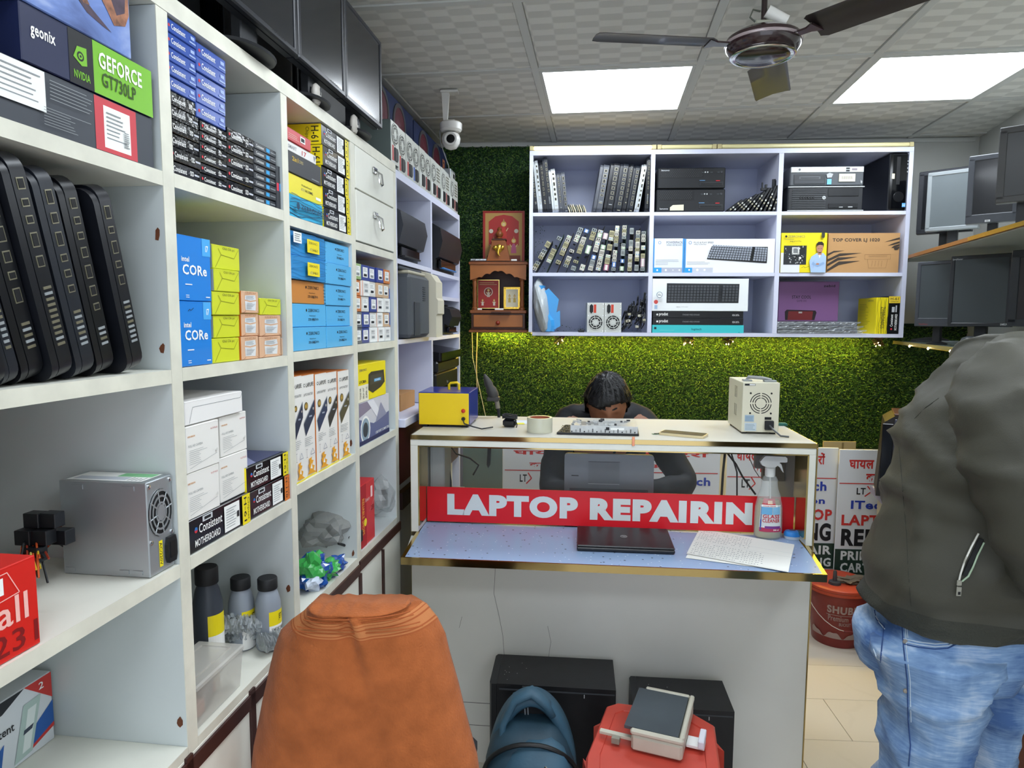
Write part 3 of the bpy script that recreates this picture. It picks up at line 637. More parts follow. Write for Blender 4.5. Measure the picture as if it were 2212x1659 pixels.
# bay 2, third shelf
z = 1.0685
MBK = mat('black_motherboard_carton', '0D0D12', .25, coat=.3)
def mboard(x, y, zz, w, h, dp, endm, lab, endtxt=('H-61', 'Chipset'), key=None, full=True, fr=None, rot=0, grp='black motherboard cartons'):
    endw = .145
    it = [('r', 1-endw, 0, 1, 1, endm), ('t', endtxt[0], 1-endw+.03, .10, 1-.065, .92, INK, {'rot': -1, 'b': 1}), ('t', endtxt[1], 1-.055, .12, 1-.015, .88, INK, {'rot': -1})] if full else []
    fw = 1-endw if full else 1
    it = logo_t(.10*fw, .50, .50*fw, .28)+[('t', 'MOTHERBOARD', .10*fw, .14, .56*fw, .36, WHITE, {'b': 1}), ('r', .24*fw, .80, .42*fw, .97, c('C9CDD2')), ('r', .27*fw, .84, .39*fw, .93, INK), ('r', .64*fw, .08, .95*fw, .92, WHITE)]+lines(.67*fw, .16, .88*fw, .84, 8, GREY, .25, .3, 9)+[('r', .89*fw, .4, .93*fw, .6, INK)]+it
    return carton(fr or L, x, y, zz+.0004, w, dp, h, MBK, 'motherboard_box', lab, 'box', grp, prints=[('f', it), ('l', [('r', .0, 0, 1, 1, endm), ('t', endtxt[0], .87, .12, .97, .9, INK, {'rot': -1, 'b': 1}), ('t', endtxt[1], .79, .14, .845, .86, INK, {'rot': -1})]), ('t', [('r', .02, .04, .98, .97, c('8A8FB5', .3)), ('p', [(.3, .04), (.98, .04), (.98, .6)], c('3A3D66', .3)), ('r', .02, .6, .3, .97, WHITE)])], key=key, rot=rot)
xa = L.sx(411, z+.03); xb = L.sx(541, z+.03)
mboard(xa, .003, z, xb-xa, .058, .20, YEL, 'black and yellow motherboard carton under the white camera cartons', grp=None)
xm = L.sx(543, z+.03); xn = L.sx(638, z+.03)
mboard(xm, .004, z, xn-xm-.001, .055, .2, ORG, 'black and orange motherboard carton below the yellow ended one', ('H-110', 'Chipset'), grp=None)
xm2 = L.sx(539, z+.08); xn2 = L.sx(634, z+.08)
mboard(xm2, .006, z+.056, xn2-xm2, .050, .2, YEL, 'black and yellow motherboard carton on top of the orange ended one', grp=None)
WB = mat('white_carton', 'E9E7E2', .45)
cam_it = [('t', 'HIKVISION', .05, .76, .26, .80, c('D08A2A'), {'b': 1}), ('t', 'N CP PLUS', .74, .82, .95, .86, c('C25050')), ('t', 'FULL HD CAMERA', .06, .55, .48, .60, GREY)]+lines(.07, .16, .6, .50, 8, GREY, .16, .5, 5)+[('l', .07, .10, .9, .26, .0006, GREY), ('o', .9, .33, .03, c('D7D5D0'))]
zc1 = z+.0588
hb = .079
LB(403, 475, zc1, hb, .13, WB, 'camera_box', 'white camera carton, lower left of the block of four', 'box', y=.004, prints=[('f', cam_it)])
LB(475, 536, zc1, hb+.004, .13, WB, 'camera_box', 'white camera carton, lower right of the block of four', 'box', y=.010, prints=[('f', cam_it)])
LB(402, 474, zc1+hb+.001, hb, .13, WB, 'camera_box', 'white camera carton, upper left of the block of four', 'box', y=.003, prints=[('f', cam_it)])
LB(476, 533, zc1+hb+.005, hb-.004, .13, WB, 'camera_box', 'white camera carton, upper right of the block of four', 'box', y=.012, prints=[('f', cam_it)])
LB(399, 524, zc1+2*hb+.003, .040, .14, c('ECEAE8', .4), 'flat_box', 'plain white flat carton lying on the camera cartons', 'box', y=.006, prints=[('f', [('l', .12, .72, .96, .70, .0008, GREY), ('l', .12, .72, .06, .05, .0008, GREY), ('l', .96, .70, .99, .9, .0008, GREY)])])
# bay 2, lowest shelf: toner bottles, wrapped cartridges, tub
def bottle(pxc, wpx, ptop, t, lab, dark=0):
    z = .7495; xx = L.sx(pxc, z+.1, t); zt_ = L.zy(ptop, xx, t); P = L.w(xx, t, z); dpt = (P-CAM).dot(_f); r = wpx/2*dpt/FPX; H = zt_-z
    e = empty('toner_bottle', L.w(xx, t, z+.0003), L.phi, lab, 'bottle')
    bm_ = mat('toner_grey_plastic' if not dark else 'toner_dark_plastic', '8C949E' if not dark else '3E444D', .42)
    MB().lathe([(r*.9, 0), (r, .006), (r, H*.55), (r*.96, H*.66), (r*.78, H*.78), (r*.66, H*.82), (r*.66, H*.86)], bm_, n=28).build('body', e, 40)
    MB().lathe([(r*.74, H*.84), (r*.76, H*.85), (r*.76, H*.985), (r*.7, H)], c('191A1C', .6), n=28).build('cap', e, 35)
    q = MB()
    for (z0, z1, m2) in ((H*.02, H*.36, WHITE), (H*.36, H*.56, YEL)):
        rr_ = r*1.008; a0, a1 = math.radians(-150), math.radians(-15)
        n = 14; vs = [(rr_*math.cos(a0+(a1-a0)*i/n), rr_*math.sin(a0+(a1-a0)*i/n), zz_) for i in range(n+1) for zz_ in (z0, z1)]
        q.add(vs, [(2*i, 2*i+2, 2*i+3, 2*i+1) for i in range(n)], m2)
    v, f = glyphs('JET TEC', 1); u, g = glyphs('SAMSUNG UNIVERSAL', 1)
    for vv, ff, z0, z1, a0, a1, m2 in ((v, f, H*.41, H*.51, -105, -55, INK), (u, g, H*.27, H*.33, -140, -50, INK)):
        if dark: continue
        q.add([(r*1.015*math.cos(math.radians(a0+(a1-a0)*w_[0])), r*1.015*math.sin(math.radians(a0+(a1-a0)*w_[0])), z0+(z1-z0)*w_[1]) for w_ in vv], ff, m2)
    q.build('label', e)
bottle(450, 62, 1224, .11, 'dark toner bottle with black screw cap, leftmost of three', 1)
bottle(521, 54, 1246, .09, 'grey toner bottle with yellow label, middle of three')
bottle(579, 54, 1247, .032, 'grey toner bottle with yellow label, rightmost of three')
def lumpy(q, p0, p1, r, m, n=26, k=12, amp=.18, seed=0, flat=.7):
    rr = random.Random(seed); p0, p1 = Vector(p0), Vector(p1); d = (p1-p0).normalized(); a = d.cross(Vector((0, 0, 1))).normalized(); b_ = Vector((0, 0, 1)); rings = []
    for i in range(n+1):
        u = i/n; rad = r*(min(1, (u*(1-u)*9)**.5+.12)); rg = []
        for j in range(k): t = 2*PI*j/k; w = rad*(1+amp*(rr.random()-.5)*2); rg.append(p0.lerp(p1, u)+a*math.cos(t)*w+b_*math.sin(t)*w*flat)
        rings.append(rg)
    q.loft(rings, m)
z = .7495
for i, (a3, b3, za, zb_, r) in enumerate((((424, 1350), (572, 1346), .833, .806, .025), ((428, 1374), (560, 1362), .795, .780, .023), ((560, 1390), (608, 1372), .776, .779, .026))):
    A_, B_ = L.gz(*a3, za), L.gz(*b3, zb_)
    e = empty('wrapped_cartridge', L.w(0, 0, 0), L.phi, ['toner cartridge in bubble wrap, uppermost behind the clear tub', 'toner cartridge in bubble wrap, just above the tub lid', 'crumpled bubble wrapped cartridge beside the clear tub'][i], 'toner cartridge')
    p0, p1 = Vector((*A_, za)), Vector((*B_, zb_)); q = MB(); q.tube([p0.lerp(p1, .08), p0.lerp(p1, .8)], r*.6, PLB, 10); q.build('cartridge', e, 40)
    q = MB(); lumpy(q, p0, p1, r, BUBBLE, seed=i, n=40, k=16, amp=.24); q.build('bubble_wrap', e)
xa_, xb_ = 1.0415, L.sx(531, z+.04, .012)
FROST = mat('frosted_clear_plastic', 'D9D6CE', .25, alpha=.42, spec=.7)
def tub(nm, xa_, xb_, y0, y1, z, H, lab, cat):
    e = empty(nm, L.w(0, 0, 0), L.phi, lab, cat); q = MB()
    def wall(o): return [(xa_+o, y0+o, z+.001), (xb_-o, y0+o, z+.001), (xb_-o, y1-o, z+.001), (xa_+o, y1-o, z+.001)]
    i0 = wall(.008); i1 = [(a, b_, z+H-.012) for a, b_, _ in wall(.003)]
    q.add(i0+i1, [(0, 1, 2, 3)]+[(i, (i+1) % 4, 4+(i+1) % 4, 4+i) for i in range(4)], FROST); q.build('body', e)
    MB().box(xa_, xb_, y0, y1, z+H-.012, z+H, FROST, .003).build('lid', e)
    q = MB(); a_, b2, c2, d2 = xa_+.018, xb_-.018, y0+.018, y1-.018
    for g in ((a_, b2, c2, c2+.003), (a_, b2, d2-.003, d2), (a_, a_+.003, c2, d2), (b2-.003, b2, c2, d2)): q.box(*g, z+H, z+H+.003, FROST)
    q.build('lid_rim', e)
    q = MB(); rr = random.Random(8)
    for k in range(16): x_, y_ = rr.uniform(xa_+.03, xb_-.03), rr.uniform(y0+.03, y1-.03); s_ = rr.uniform(.008, .018); q.box(x_-s_, x_+s_, y_-s_, y_+s_, z+.006, z+.02+rr.random()*.05, [c('C9C2B4'), c('B78F80'), c('8C8B88')][k % 3], .002)
    q.build('spare_parts', e)
tub('storage_tub', 1.038, L.sx(529, z+.04, .004), .003, .10, z, .084, 'clear plastic tub with lid full of small spare parts', 'tub')
# ------------------------------------------------------------------ bay 3
z = 1.6925
ZEBY = c('E9DA3C', .4)
def wavy(n, m, seed, x0=0, x1=1, y0=0, y1=1, w=.0016, horiz=True):
    rr = random.Random(seed); it = []
    for k in range(n):
        ph = rr.random()*6; b0 = (k+.5)/n; P_ = []
        for i in range(9):
            u = i/8; v = b0+.06*math.sin(ph+u*6)+.03*math.sin(u*13+k)
            P_.append((x0+(x1-x0)*(u if horiz else v), y0+(y1-y0)*(v if horiz else u)))
        it += [('l', *[min(.995, max(.005, t)) for t in P_[i]+P_[i+1]], w, m) for i in range(8)]
    return it
def Lz(py, px, zz): return L.zy(py, L.sx(px, zz))
# left pile
lay = [(622, 697, .050, c('35B0DC', .4), 'motherboard_box', 'sky blue wave patterned carton at the bottom of the pile in the third bay', wavy(9, c('134A6B'), 3, w=.0015)+[('t', 'ZEBRONICS', .25, .40, .95, .62, c('0D3E5C'), {'b': 2}), ('o', .17, .5, .045, c('0D3E5C'))]),
       (618, 696, .046, ZEBY, 'motherboard_box', 'yellow motherboard carton, second in the pile in the third bay', [('t', 'Motherboard', .40, .60, .68, .70, INK), ('t', 'H110M2', .50, .36, .72, .50, INK, {'b': 1}), ('t', 'ATX', .38, .36, .48, .50, GREY), ('r', .8, .2, .95, .34, WHITE)]),
       (616, 694, .046, c('35363B', .5), 'cooler_box', 'dark grey carton with gold lettering, third in the pile in the third bay', [('t', '2in1', .16, .60, .32, .82, c('D9B43B'), {'b': 2}), ('t', 'COMBO', .34, .62, .46, .78, c('C9B77A')), ('r', .7, .12, .92, .17, GREY)]),
       (615, 683, .022, c('E4E2DF'), 'flat_box', 'white flat carton with red numeral in the pile in the third bay', [('t', 'SMART', .1, .3, .35, .7, GREY, {'b': 1}), ('t', '17', .52, .2, .66, .7, c('C5323C'), {'b': 1}), ('p', [(.9, .8), (.98, .8), (.94, .2)], GREY)]),
       (614, 672, .028, c('BF3038', .4), 'flat_box', 'red flat carton topmost of the pile in the third bay', lines(.1, .2, .55, .6, 3, c('F0B9B0'), .3)+[('r', .55, .3, .75, .8, WHITE), ('r', .58, .4, .72, .7, INK)])]
zz = z
for k, (a, b_, h, m, nm, lab, it) in enumerate(lay):
    LB(a, b_, zz, h-.001, .2, m, nm, lab, 'box', y=.004+.003*(k % 2), prints=[('f', it)]); zz += h
xa, xb = L.sx(698, z+.1, .003), L.sx(759, z+.1, .003)
for i in range(5): mboard(xa+.001*(i % 2), .003+.002*(i % 3), z+i*.0497, xb-xa-.002, .0485, .2, YEL, 'black carton with yellow chipset end, %s of the stack of five' % ordt(i, 5), key='m5%d' % (i % 2))
q = MB()
# bay 3 second shelf: blue cartons
z = 1.3935
ZB1, ZB2 = mat('mid_blue_carton', '2C8CCB', .42), mat('light_blue_carton', '58B2E4', .42)
def zpr(m): return [('f', [('o', .40, .73, .018, INK), ('t', 'ZEBRONICS', .44, .66, .78, .80, INK), ('t', 'Motherboard', .48, .46, .66, .52, INK), ('t', 'ZEB-', .44, .28, .54, .38, INK), ('t', 'H61', .55, .26, .66, .40, INK, {'b': 2}), ('t', 'NVMe', .67, .28, .75, .38, INK)]), ('l', wavy(6, c('1F567A'), 5))]
def ypr(st): return [('f', wavy(7, c('1C6FA6'), 9, w=.001)+[('r', .38, .2, .74, .78, YEL), ('t', 'ZEBRONICS', .42, .58, .68, .68, INK), ('t', 'H61', .54, .28, .68, .4, INK, {'b': 1}), ('t', 'ATX', .45, .28, .53, .4, GREY)]+([('r', .0, .5, .22, .95, WHITE)]+lines(.03, .55, .2, .9, 4, GREY) if st else [])), ('l', wavy(6, c('1F567A'), 5))]
ZO = mat('orange_carton', 'C98238', .45)
lz = L.zy(494, L.sx(630, z+.2)); hL = (lz-z)/5; lz2 = L.zy(520, L.sx(712, z+.2)); hR = (lz2-z)/5
for i in range(5):
    top = i >= 3; m = ZB1 if top else (ZO if i == 2 else ZB2)
    LB(632-i*1.2, 705-i*.8, z+i*hL, hL-.001, .17, m, 'motherboard_box', ['light blue carton at the bottom left of the blue block', 'light blue carton under the orange one', 'orange carton in the middle of the blue block', 'mid blue carton with yellow sticker above the orange one', 'mid blue carton with yellow and white stickers, top left of the blue block'][i], 'box',
       y=.003+.004*((i*7) % 3), prints=ypr(i == 4) if top else zpr(m))
    LB(706-i*.6, 765-i*.6, z+i*hR, hR-.001, .17, ZB2, 'motherboard_box', 'light blue carton, %s of the right column of the blue block' % ordt(i, 5), 'box', y=.002+.003*((i*5) % 3), prints=zpr(m), group='light blue cartons, right column')
# bay 3 third shelf: battery cartons
z = 1.0905
def battery_print(k):
    mm = [c('1E2A44'), c('22304A'), c('223355'), c('2A2B2E'), c('4A4632')][k]
    return [('f', [('o', .20, .905, .06, INK), ('o', .20, .905, .035, WHITE), ('t', 'LAPLIFE', .32, .885, .92, .925, INK, {'b': 1}), ('t', 'LAPTOP BATTERY', .12, .80, .88, .825, TXT), ('o', .30, .70, .14, c('4A3B1C')), ('o', .30, .70, .10, c('C8A24B')), ('t', '2', .26, .675, .34, .725, INK, {'b': 1}),
        ('p', [(.08, .53), (.97, .74), (.97, .60), (.22, .41)], mm), ('p', [(.08, .53), (.97, .74), (.97, .755), (.1, .548)], c('6C7480')), ('r', .5, .585, .72, .60, c('9AA3B5')), ('o', .84, .66, .05, c('B5B0A4'))]
        + lines(.12, .31, .80, .40, 5, GREY, .25, .5, k)+[('l', .22, .20, .22, .28, .0008, TXT), ('l', .16, .20, .28, .20, .0008, TXT), ('l', .16, .28, .28, .28, .0008, TXT),
        ('l', .52, .215, .68, .27, .0011, c('2E3F6E')), ('l', .68, .27, .84, .215, .0011, c('2E3F6E')), ('l', .52, .215, .84, .215, .0011, c('2E3F6E')),
        ('p', [(.25, .03), (.40, .07), (.30, .12), (.42, .14), (.35, .18), (.60, .19), (.55, .16), (.72, .15), (.60, .11), (.80, .09), (.70, .05), (.95, .02)], c('E5A129')), ('p', [(.45, .08), (.55, .13), (.62, .07)], WHITE), ('r', .02, 0, .98, .014, YEL)]),
        ('l', [('r', 0, 0, 1, 1, c('C9752F'))]), ('t', [('r', 0, 0, 1, 1, c('C9752F'))])]
cols = [638, 661, 688, 713, 736, 760]; xsL = [L.sx(p, z+.1) for p in cols]; wv = (xsL[-1]-xsL[0])/5
hB = L.zy(806, xsL[2])-z
for i in range(5):
    x0 = 1.4395 if i == 0 else xsL[i]; x1 = xsL[i+1]
    carton(L, x0+.0005, .006+.002*(i % 2), z+.0004, x1-x0-.0016, .10, hB-.002*i, WB, 'battery_box', 'tall white laptop battery carton, %s of the five in a row' % (['leftmost', 'second', 'middle', 'fourth', 'rightmost'][i]+('' if i in (0, 2, 4) else ' from the left')), 'box', 'laptop battery cartons', prints=battery_print(i))
# bay 3 lowest shelf: packets, bag
z = .7875
def crumple(name, lab, cat, centre, size, m, seed, amp=.35, extra=None, sub=3, fr=L, rz=0, parts=None):
    e = empty(name, fr.w(*centre[:2], centre[2]), fr.phi+rz, lab, cat)
    bm = bmesh.new(); bmesh.ops.create_icosphere(bm, subdivisions=sub, radius=1); rr = random.Random(seed)
    from mathutils import noise
    off = Vector((seed*3.1, seed*1.7, 0))
    for v in bm.verts:
        d = v.co.normalized(); r = 1+amp*(noise.noise(d*1.7+off)+.55*abs(noise.noise(d*4+off))-.2)
        v.co = Vector((d.x*r*size[0], d.y*r*size[1], max(-.999*centre[3] if len(centre) > 3 else -9, d.z*r*size[2])))
    me = bpy.data.meshes.new('bag'); bm.to_mesh(me); bm.free()
    for mm in (m if isinstance(m, list) else [m]): me.materials.append(mm)
    if isinstance(m, list):
        for p in me.polygons:
            n_ = noise.noise(Vector(p.center)*14+off); p.material_index = 1 if n_ > .12 else 0
            if len(m) > 2 and n_ < -.22: p.material_index = 2
    o = obj('bag', me, e)
    for f in (extra or []): f(e)
    return e
PKB, PKG = mat('blue_foil_packet', '1C4FA0', .16, coat=.6, bump=.6, bscale=60), mat('green_foil_packet', '43B155', .18, coat=.6, bump=.5, bscale=60)
for i, (px, py, sz, g) in enumerate(((676, 1222, (.040, .034, .034), 1), (712, 1222, (.034, .026, .016), 1), (684, 1268, (.044, .036, .030), 0), (728, 1246, (.036, .022, .022), 0), (672, 1300, (.038, .030, .030), 0), (708, 1290, (.036, .028, .024), 1))):
    t = .035 if px < 700 else .02; x = max(1.486, L.sx(px, .83, t)); zz = max(.788+sz[2]*.8, L.zy(py, x, t))
    crumple('foil_packet', ['green and blue foil packet on top of the pile', 'small green foil packet at the right of the pile', 'blue foil packet in the middle of the pile', 'blue foil packet with a torn corner at the front right of the pile', 'glossy blue foil packet at the bottom left of the pile', 'blue and green foil packet at the front of the pile'][i], 'packet', (x, t, zz, sz[2]), sz, [PKG, PKB] if g and i < 2 else [PKB, PKG if i == 5 else PKB, mat('white_print', 'C9D4E6', .3)], i+3, .6, sub=3)
x = L.sx(700, .88, .10)
e = crumple('plastic_bag', 'grey translucent plastic bag with black cables behind the foil packets', 'bag', (x-.01, .09, .865, .07), (.066, .07, .050), mat('grey_poly_bag', '9A9A96', .22, alpha=.6, bump=.5, bscale=40), 11, .5)
q = MB(); rr = random.Random(2)
for k in range(7):
    P_ = [Vector((rr.uniform(-.02, .05), rr.uniform(-.08, .0), rr.uniform(-.05, .012))) for _ in range(4)]; q.tube(P_, .004, PLB2, 6)
q.box(.03, .055, -.09, -.07, -.045, -.01, PLB, .003); q.build('cable', e)
# ------------------------------------------------------------------ bay 4
z = 1.3955
x0, x1 = L.sx(769, z+.1), L.sx(846, z+.1); rows = 5; hT = L.zy(566, x0)-z
rr = random.Random(12)
cmats = [(WHITE, 'white'), (c('D9D6CF'), 'off white'), (c('34448C', .4), 'blue'), (c('C9773A', .5), 'orange'), (c('6B6D6E', .5), 'grey'), (c('C9A987', .6), 'tan'), (c('9CB77A', .5), 'pale green')]
plan = [[4, 2, 0, 0, 0], [4, 2, 1, 0, 5], [3, 1, 2, 0, 0], [3, 0, 1, 5, 5], [6, 2, 2, 2, 3]]
for r_ in range(5):
    n = 5 if r_ else 5; cw = (x1-x0)/n
    for k in range(n):
        m, cn = cmats[plan[r_][k]]; hh_ = hT/5
        lb = [('r', .18, .2, .82, .85, WHITE if cn != 'white' else c('E2E1DE'))]+lines(.25, .55, .75, .8, 3, GREY, .3)+[('r', .3, .26, .7, .42, INK if (k+r_) % 2 else GREY)]
        if cn == 'white': lb += [('r', 0, 0, .05, 1, ORG if k % 2 else c('DAD8D2')), ('t', 'NO.%d' % (r_+2), .3, .7, .7, .8, GREY)]
        carton(L, x0+k*cw, .004+.006*rr.random(), z+.0004+r_*hh_, cw-.0014, .11, hh_-.0012, m, 'small_carton', '%s small carton, %s from left, %s row of the fourth bay' % (cn, ORD[k], ['bottom', 'second', 'middle', 'fourth', 'top'][r_]), 'box', 'small adapter cartons', prints=[('f', lb)])
LB(848, 858, z+.09, .105, .1, c('2455A8', .4), 'ring_binder', 'blue binder spine standing beside the small cartons', 'binder', y=.012) if False else None
# shelf 3 of bay 4
z = 1.0995
xd0, xd1 = L.sx(779, z+.05), L.sx(843, z+.05); hD = L.zy(872, xd0)-z
carton(L, xd0, .004, z+.0004, xd1-xd0, .2, hD, c('C9CBD6', .4), 'scanner_box', 'grey and violet printed carton with a lens picture under the yellow carton', 'box', prints=[('f', [('p', [(0, .02), (0, .62), (.45, .40), (.99, .55), (.99, .02)], c('5C648C')), ('p', [(0, .66), (.0, .98), (.25, .98), (.42, .8)], c('837B92')), ('p', [(.25, .98), (.45, .98), (.75, .5), (.6, .45)], c('E2E3EA')), ('p', [(.5, .4), (.9, .5), (.7, .85)], c('8A8DA6')),
    ('o', .18, .33, .15, WHITE), ('o', .18, .33, .125, c('8AA0B0')), ('o', .18, .33, .08, c('2F3A45')), ('r', .0, .0, .99, .10, c('232B55')), ('t', 'USB PORT COMPUTER', .5, .12, .97, .18, WHITE, {'b': 1})])])
xy0, xy1 = L.sx(776, z+.14), L.sx(836, z+.14)
carton(L, xy0, .004, z+hD+.0012, xy1-xy0, .12, .108, YEL, 'speaker_box', 'yellow carton showing a black cartridge on the scanner carton', 'box', prints=[('f', [('r', .0, .0, .35, .45, c('E9E6D2')), ('t', 'ZEBRONICS', .05, .82, .30, .88, TXT), ('t', 'LPC88A', .05, .5, .28, .58, INK, {'b': 1}), ('p', [(.34, .28), (.36, .70), (.45, .76), (.92, .74), (.95, .38), (.80, .26), (.5, .16)], c('2A2A26')), ('p', [(.40, .4), (.42, .66), (.88, .66), (.88, .42)], c('3C3C36')), ('r', .55, .46, .8, .54, c('4FA3D6')), ('t', 'TONER', .58, .475, .76, .525, WHITE)]
    + [('t', t_, .05+.1*k, .08, .10+.1*k, .38, INK, {'rot': 1}) for k, t_ in enumerate(('TONE NR', 'DRUM UNIT', 'SUPER 12'))])])
LB(837, 858, z+hD+.002, .070, .06, CARD, 'cardboard_box', 'small plain brown carton beside the yellow carton', 'box', y=.06)
x = L.sx(846, z+.05, .02)
e = empty('folder', L.w(x-.008, .006, z+.0006), L.phi, 'navy blue plastic folder standing at the end of the fourth bay', 'folder')
MB().prism([(0, 0), (.028, 0), (.029, .08), (.025, .135), (.012, .138), (.002, .1)], 0, .17, c('1D2C66', .35)).build('cover', e); MB().box(.020, .025, -.002, 0, .01, .06, c('8FA5D6')).build('clasp', e)
xq = L.sx(850, 1.50, .02)
e = empty('folder', L.w(x1+.002, .012, 1.396), L.phi, 'blue folder spine standing beside the small cartons in the fourth bay', 'folder')
MB().box(0, 2.189-x1-.003, 0, .16, 0, .17, c('2455A8', .4), .002).build('cover', e); MB().box(.004, 2.189-x1-.008, -.0008, 0, .01, .05, CARD).build('label', e)
# lowest shelf of bay 4
z = .7955
xa, xb = L.sx(783, z+.07), L.sx(812, z+.07)
e = carton(L, xa, .004, z+.0004, xb-xa, .13, L.zy(1052, xa)-z, c('C8262E', .3), 'cable_box', 'red glossy upright carton in the lowest shelf of the fourth bay', 'box', prints=[('f', [('r', .0, 0, .38, 1, c('A81E27')), ('t', 'RELIABLE SHOPS', .08, .2, .24, .78, c('E9A22E'), {'rot': -1, 'b': 1}), ('o', .30, .38, .1, YEL), ('t', '1', .70, .72, .84, .9, c('F0C9C4'), {'b': 1}), ('t', 'Smart', .30, .70, .62, .76, c('F0C9C4')), ('l', .6, .5, .95, .66, .0015, c('E9A9A4')), ('t', '231', .7, .5, .95, .58, c('7E1216'), {'b': 1})])])
crumple('plastic_bag', 'clear crumpled plastic bag behind the red upright carton', 'bag', (L.sx(828, .87, .05), .06, .862, .065), (.05, .05, .066), mat('clear_poly_bag', 'B9BDBC', .12, alpha=.42, bump=.8, bscale=50), 21, .45, extra=[lambda e: MB().box(-.02, .0, -.03, -.01, -.03, .03, PLB2, .003).box(.01, .02, -.03, -.015, -.02, .05, c('3A3C3E'), .002).build('cable', e)])
# ------------------------------------------------------------------ on top of the shelves
SCR = mat('switched_off_screen', '15171C', .22, coat=.2); BEZ = mat('monitor_bezel', '22242A', .36, noise=.1, nscale=20)
def monitor(loc, rz, w, h, lab, tilt=0, bez=.016, m=None, scr=None, stand=True, drop=.045, extra=None, chin=0, grp=None, dp=.03, mark=None):
    """origin at the bottom left corner of the front face"""
    e = empty('monitor', loc, rz, lab, 'monitor', grp)
    if tilt: e.rotation_euler = (tilt, 0, rz)
    m = m or BEZ; b = bez
    q = MB()
    q.box(0, w, 0, dp*.5, 0, b+chin, m, .003).box(0, w, 0, dp*.5, h-b, h, m, .003).box(0, b, 0, dp*.5, b*.5+chin, h-b*.5, m, .002).box(w-b, w, 0, dp*.5, b*.5+chin, h-b*.5, m, .002)
    q.build('bezel', e)
    MB().box(b*.8, w-b*.8, .0028, dp*.5, b*.8+chin, h-b*.8, scr or SCR).build('screen', e)
    MB().prism([(.0, .0), (w-.0, 0), (w, h), (0, h)], dp*.5, dp, m).box(w*.12, w*.88, dp, dp+.022, h*.12, h*.88, m, .008).build('back_shell', e)
    if stand:
        MB().box(w*.40, w*.60, dp*.9, dp+.02, -drop, h*.4, PLB2, .003).build('stand_neck', e)
        MB().lathe([(w*.26, 0), (w*.27, .005), (w*.1, .014)], PLB2, (w*.5, dp+.01, -drop-.004), 24, sc=(1, .62)).build('stand_foot', e, 35)
    if mark:
        q = MB(); pr(q, 'f', mark, (0, w, 0, .02, 0, h)); q.build('marking', e)
    return e
def squig(x): return [('l', x+.022*i, .035+.012*(i % 2), x+.022*(i+1), .035+.012*((i+1) % 2), .0014, c('0A0A0C')) for i in range(9)]
zb = 2.033
for i, (a, b_, lab) in enumerate(((1.148, 1.467, 'dark monitor above the shelves, leftmost in the picture'), (1.471, 1.746, 'dark monitor above the shelves, middle of three'), (1.749, 2.042, 'dark monitor above the shelves, nearest the speakers'))):
    monitor(L.w(a, -.018, zb), L.phi, b_-a-.001, .252, lab, bez=.014, mark=squig(.62), drop=zb-TOPZ-.012, grp='monitors on top of the shelves')
for i, a in enumerate((1.0, 1.42, 1.80)):  # black filler boxes, added so the gap behind the monitors stays dark
    e = empty('computer_case', L.w(a, .14, TOPZ+.0005), L.phi, 'black filler case added to darken the gap behind the top monitors, %s' % ['leftmost', 'middle', 'rightmost'][i], 'computer case')
    MB().box(0, .36, 0, .20, .0, .30, GLB if i % 2 else PLB2, .004).build('case', e); MB().box(.02, .34, -.004, 0, .02, .28, PLB2, .002).build('front_panel', e)
for i, px in enumerate((690, 771)):
    x = L.sx(px, 2.0, -.01); e = empty('mouse', L.w(x, -.002, TOPZ+.0005), L.phi, 'pale mouse standing on the shelf top below the monitors, %s' % ('left' if i == 0 else 'right'), 'mouse')
    MB().lathe([(.010, 0), (.017, .010), (.018, .028), (.013, .042), (.003, .048)], c('B9B4AC', .35), n=16, sc=(1, .6)).build('shell', e, 50); MB().box(-.002, .002, -.0115, -.010, .02, .036, DGREY).build('scroll_wheel', e)
# power supplies along the top of the lavender unit
z = 1.9575; px_e = [843, 856, 870, 884, 897, 909, 919, 929, 940, 950, 960, 970, 979, 988]
xs_ = [2.19+(3.235-2.19)*i/12 for i in range(13)]
for i in range(12):
    wv_ = xs_[i+1]-xs_[i]-.002; hP = .150
    e = empty('power_supply', L.w(xs_[i], .004+.002*(i % 2), z+.0004 if i else TOPZ+.0004), L.phi, 'bare power supply, %s from the left above the lavender shelves' % ORD[i], 'power supply', 'power supplies on top of the shelves')
    m_ = STEEL2
    MB().box(0, wv_, 0, .20, 0, hP-(.015 if i == 0 else 0), c('56605E', .5) if i == 0 else m_, .001).box(0.001, wv_-.001, -.001, 0, .001, hP-.016, m_).build('metal_case', e)
    q = MB()
    if i in (7, 9, 11):
        for a in range(5): q.box(wv_*.2, wv_*.8, -.0018, 0, .075+a*.012, .081+a*.012, c('6B6A5C'))
    else: psu_front(q, wv_, hP, -.001, m_, 1, wv_*.5, .096, wv_*.42)
    q.build('fan_grille', e)
    q = MB().prism([(wv_*.42, .012), (wv_*.78, .012), (wv_*.86, .02), (wv_*.86, .046), (wv_*.78, .054), (wv_*.42, .054)], -.004, -.001, BLACK); q.build('power_socket', e)
    q = MB().box(wv_*.16, wv_*.34, -.0016, -.001, .010, .058, [c('B03230'), c('B03230'), c('B03230'), c('2C56A8'), c('D9DCDA'), c('8A2F2C')][i if i < 4 else 4+i % 2]); q.build('voltage_sticker', e)
e = empty('power_supply', L.w(3.145, .02, z+.1525), L.phi, 'grey power supply lying on the far end of the row', 'power supply')
MB().box(0, .10, 0, .14, 0, .045, STEEL, .001).build('metal_case', e); MB().box(.105-.004, .102, .02, .1, .006, .04, BLACK).box(.01, .09, -.001, 0, .006, .036, STEEL2).box(.05, .08, -.002, 0, .01, .03, BLACK).build('power_socket', e)
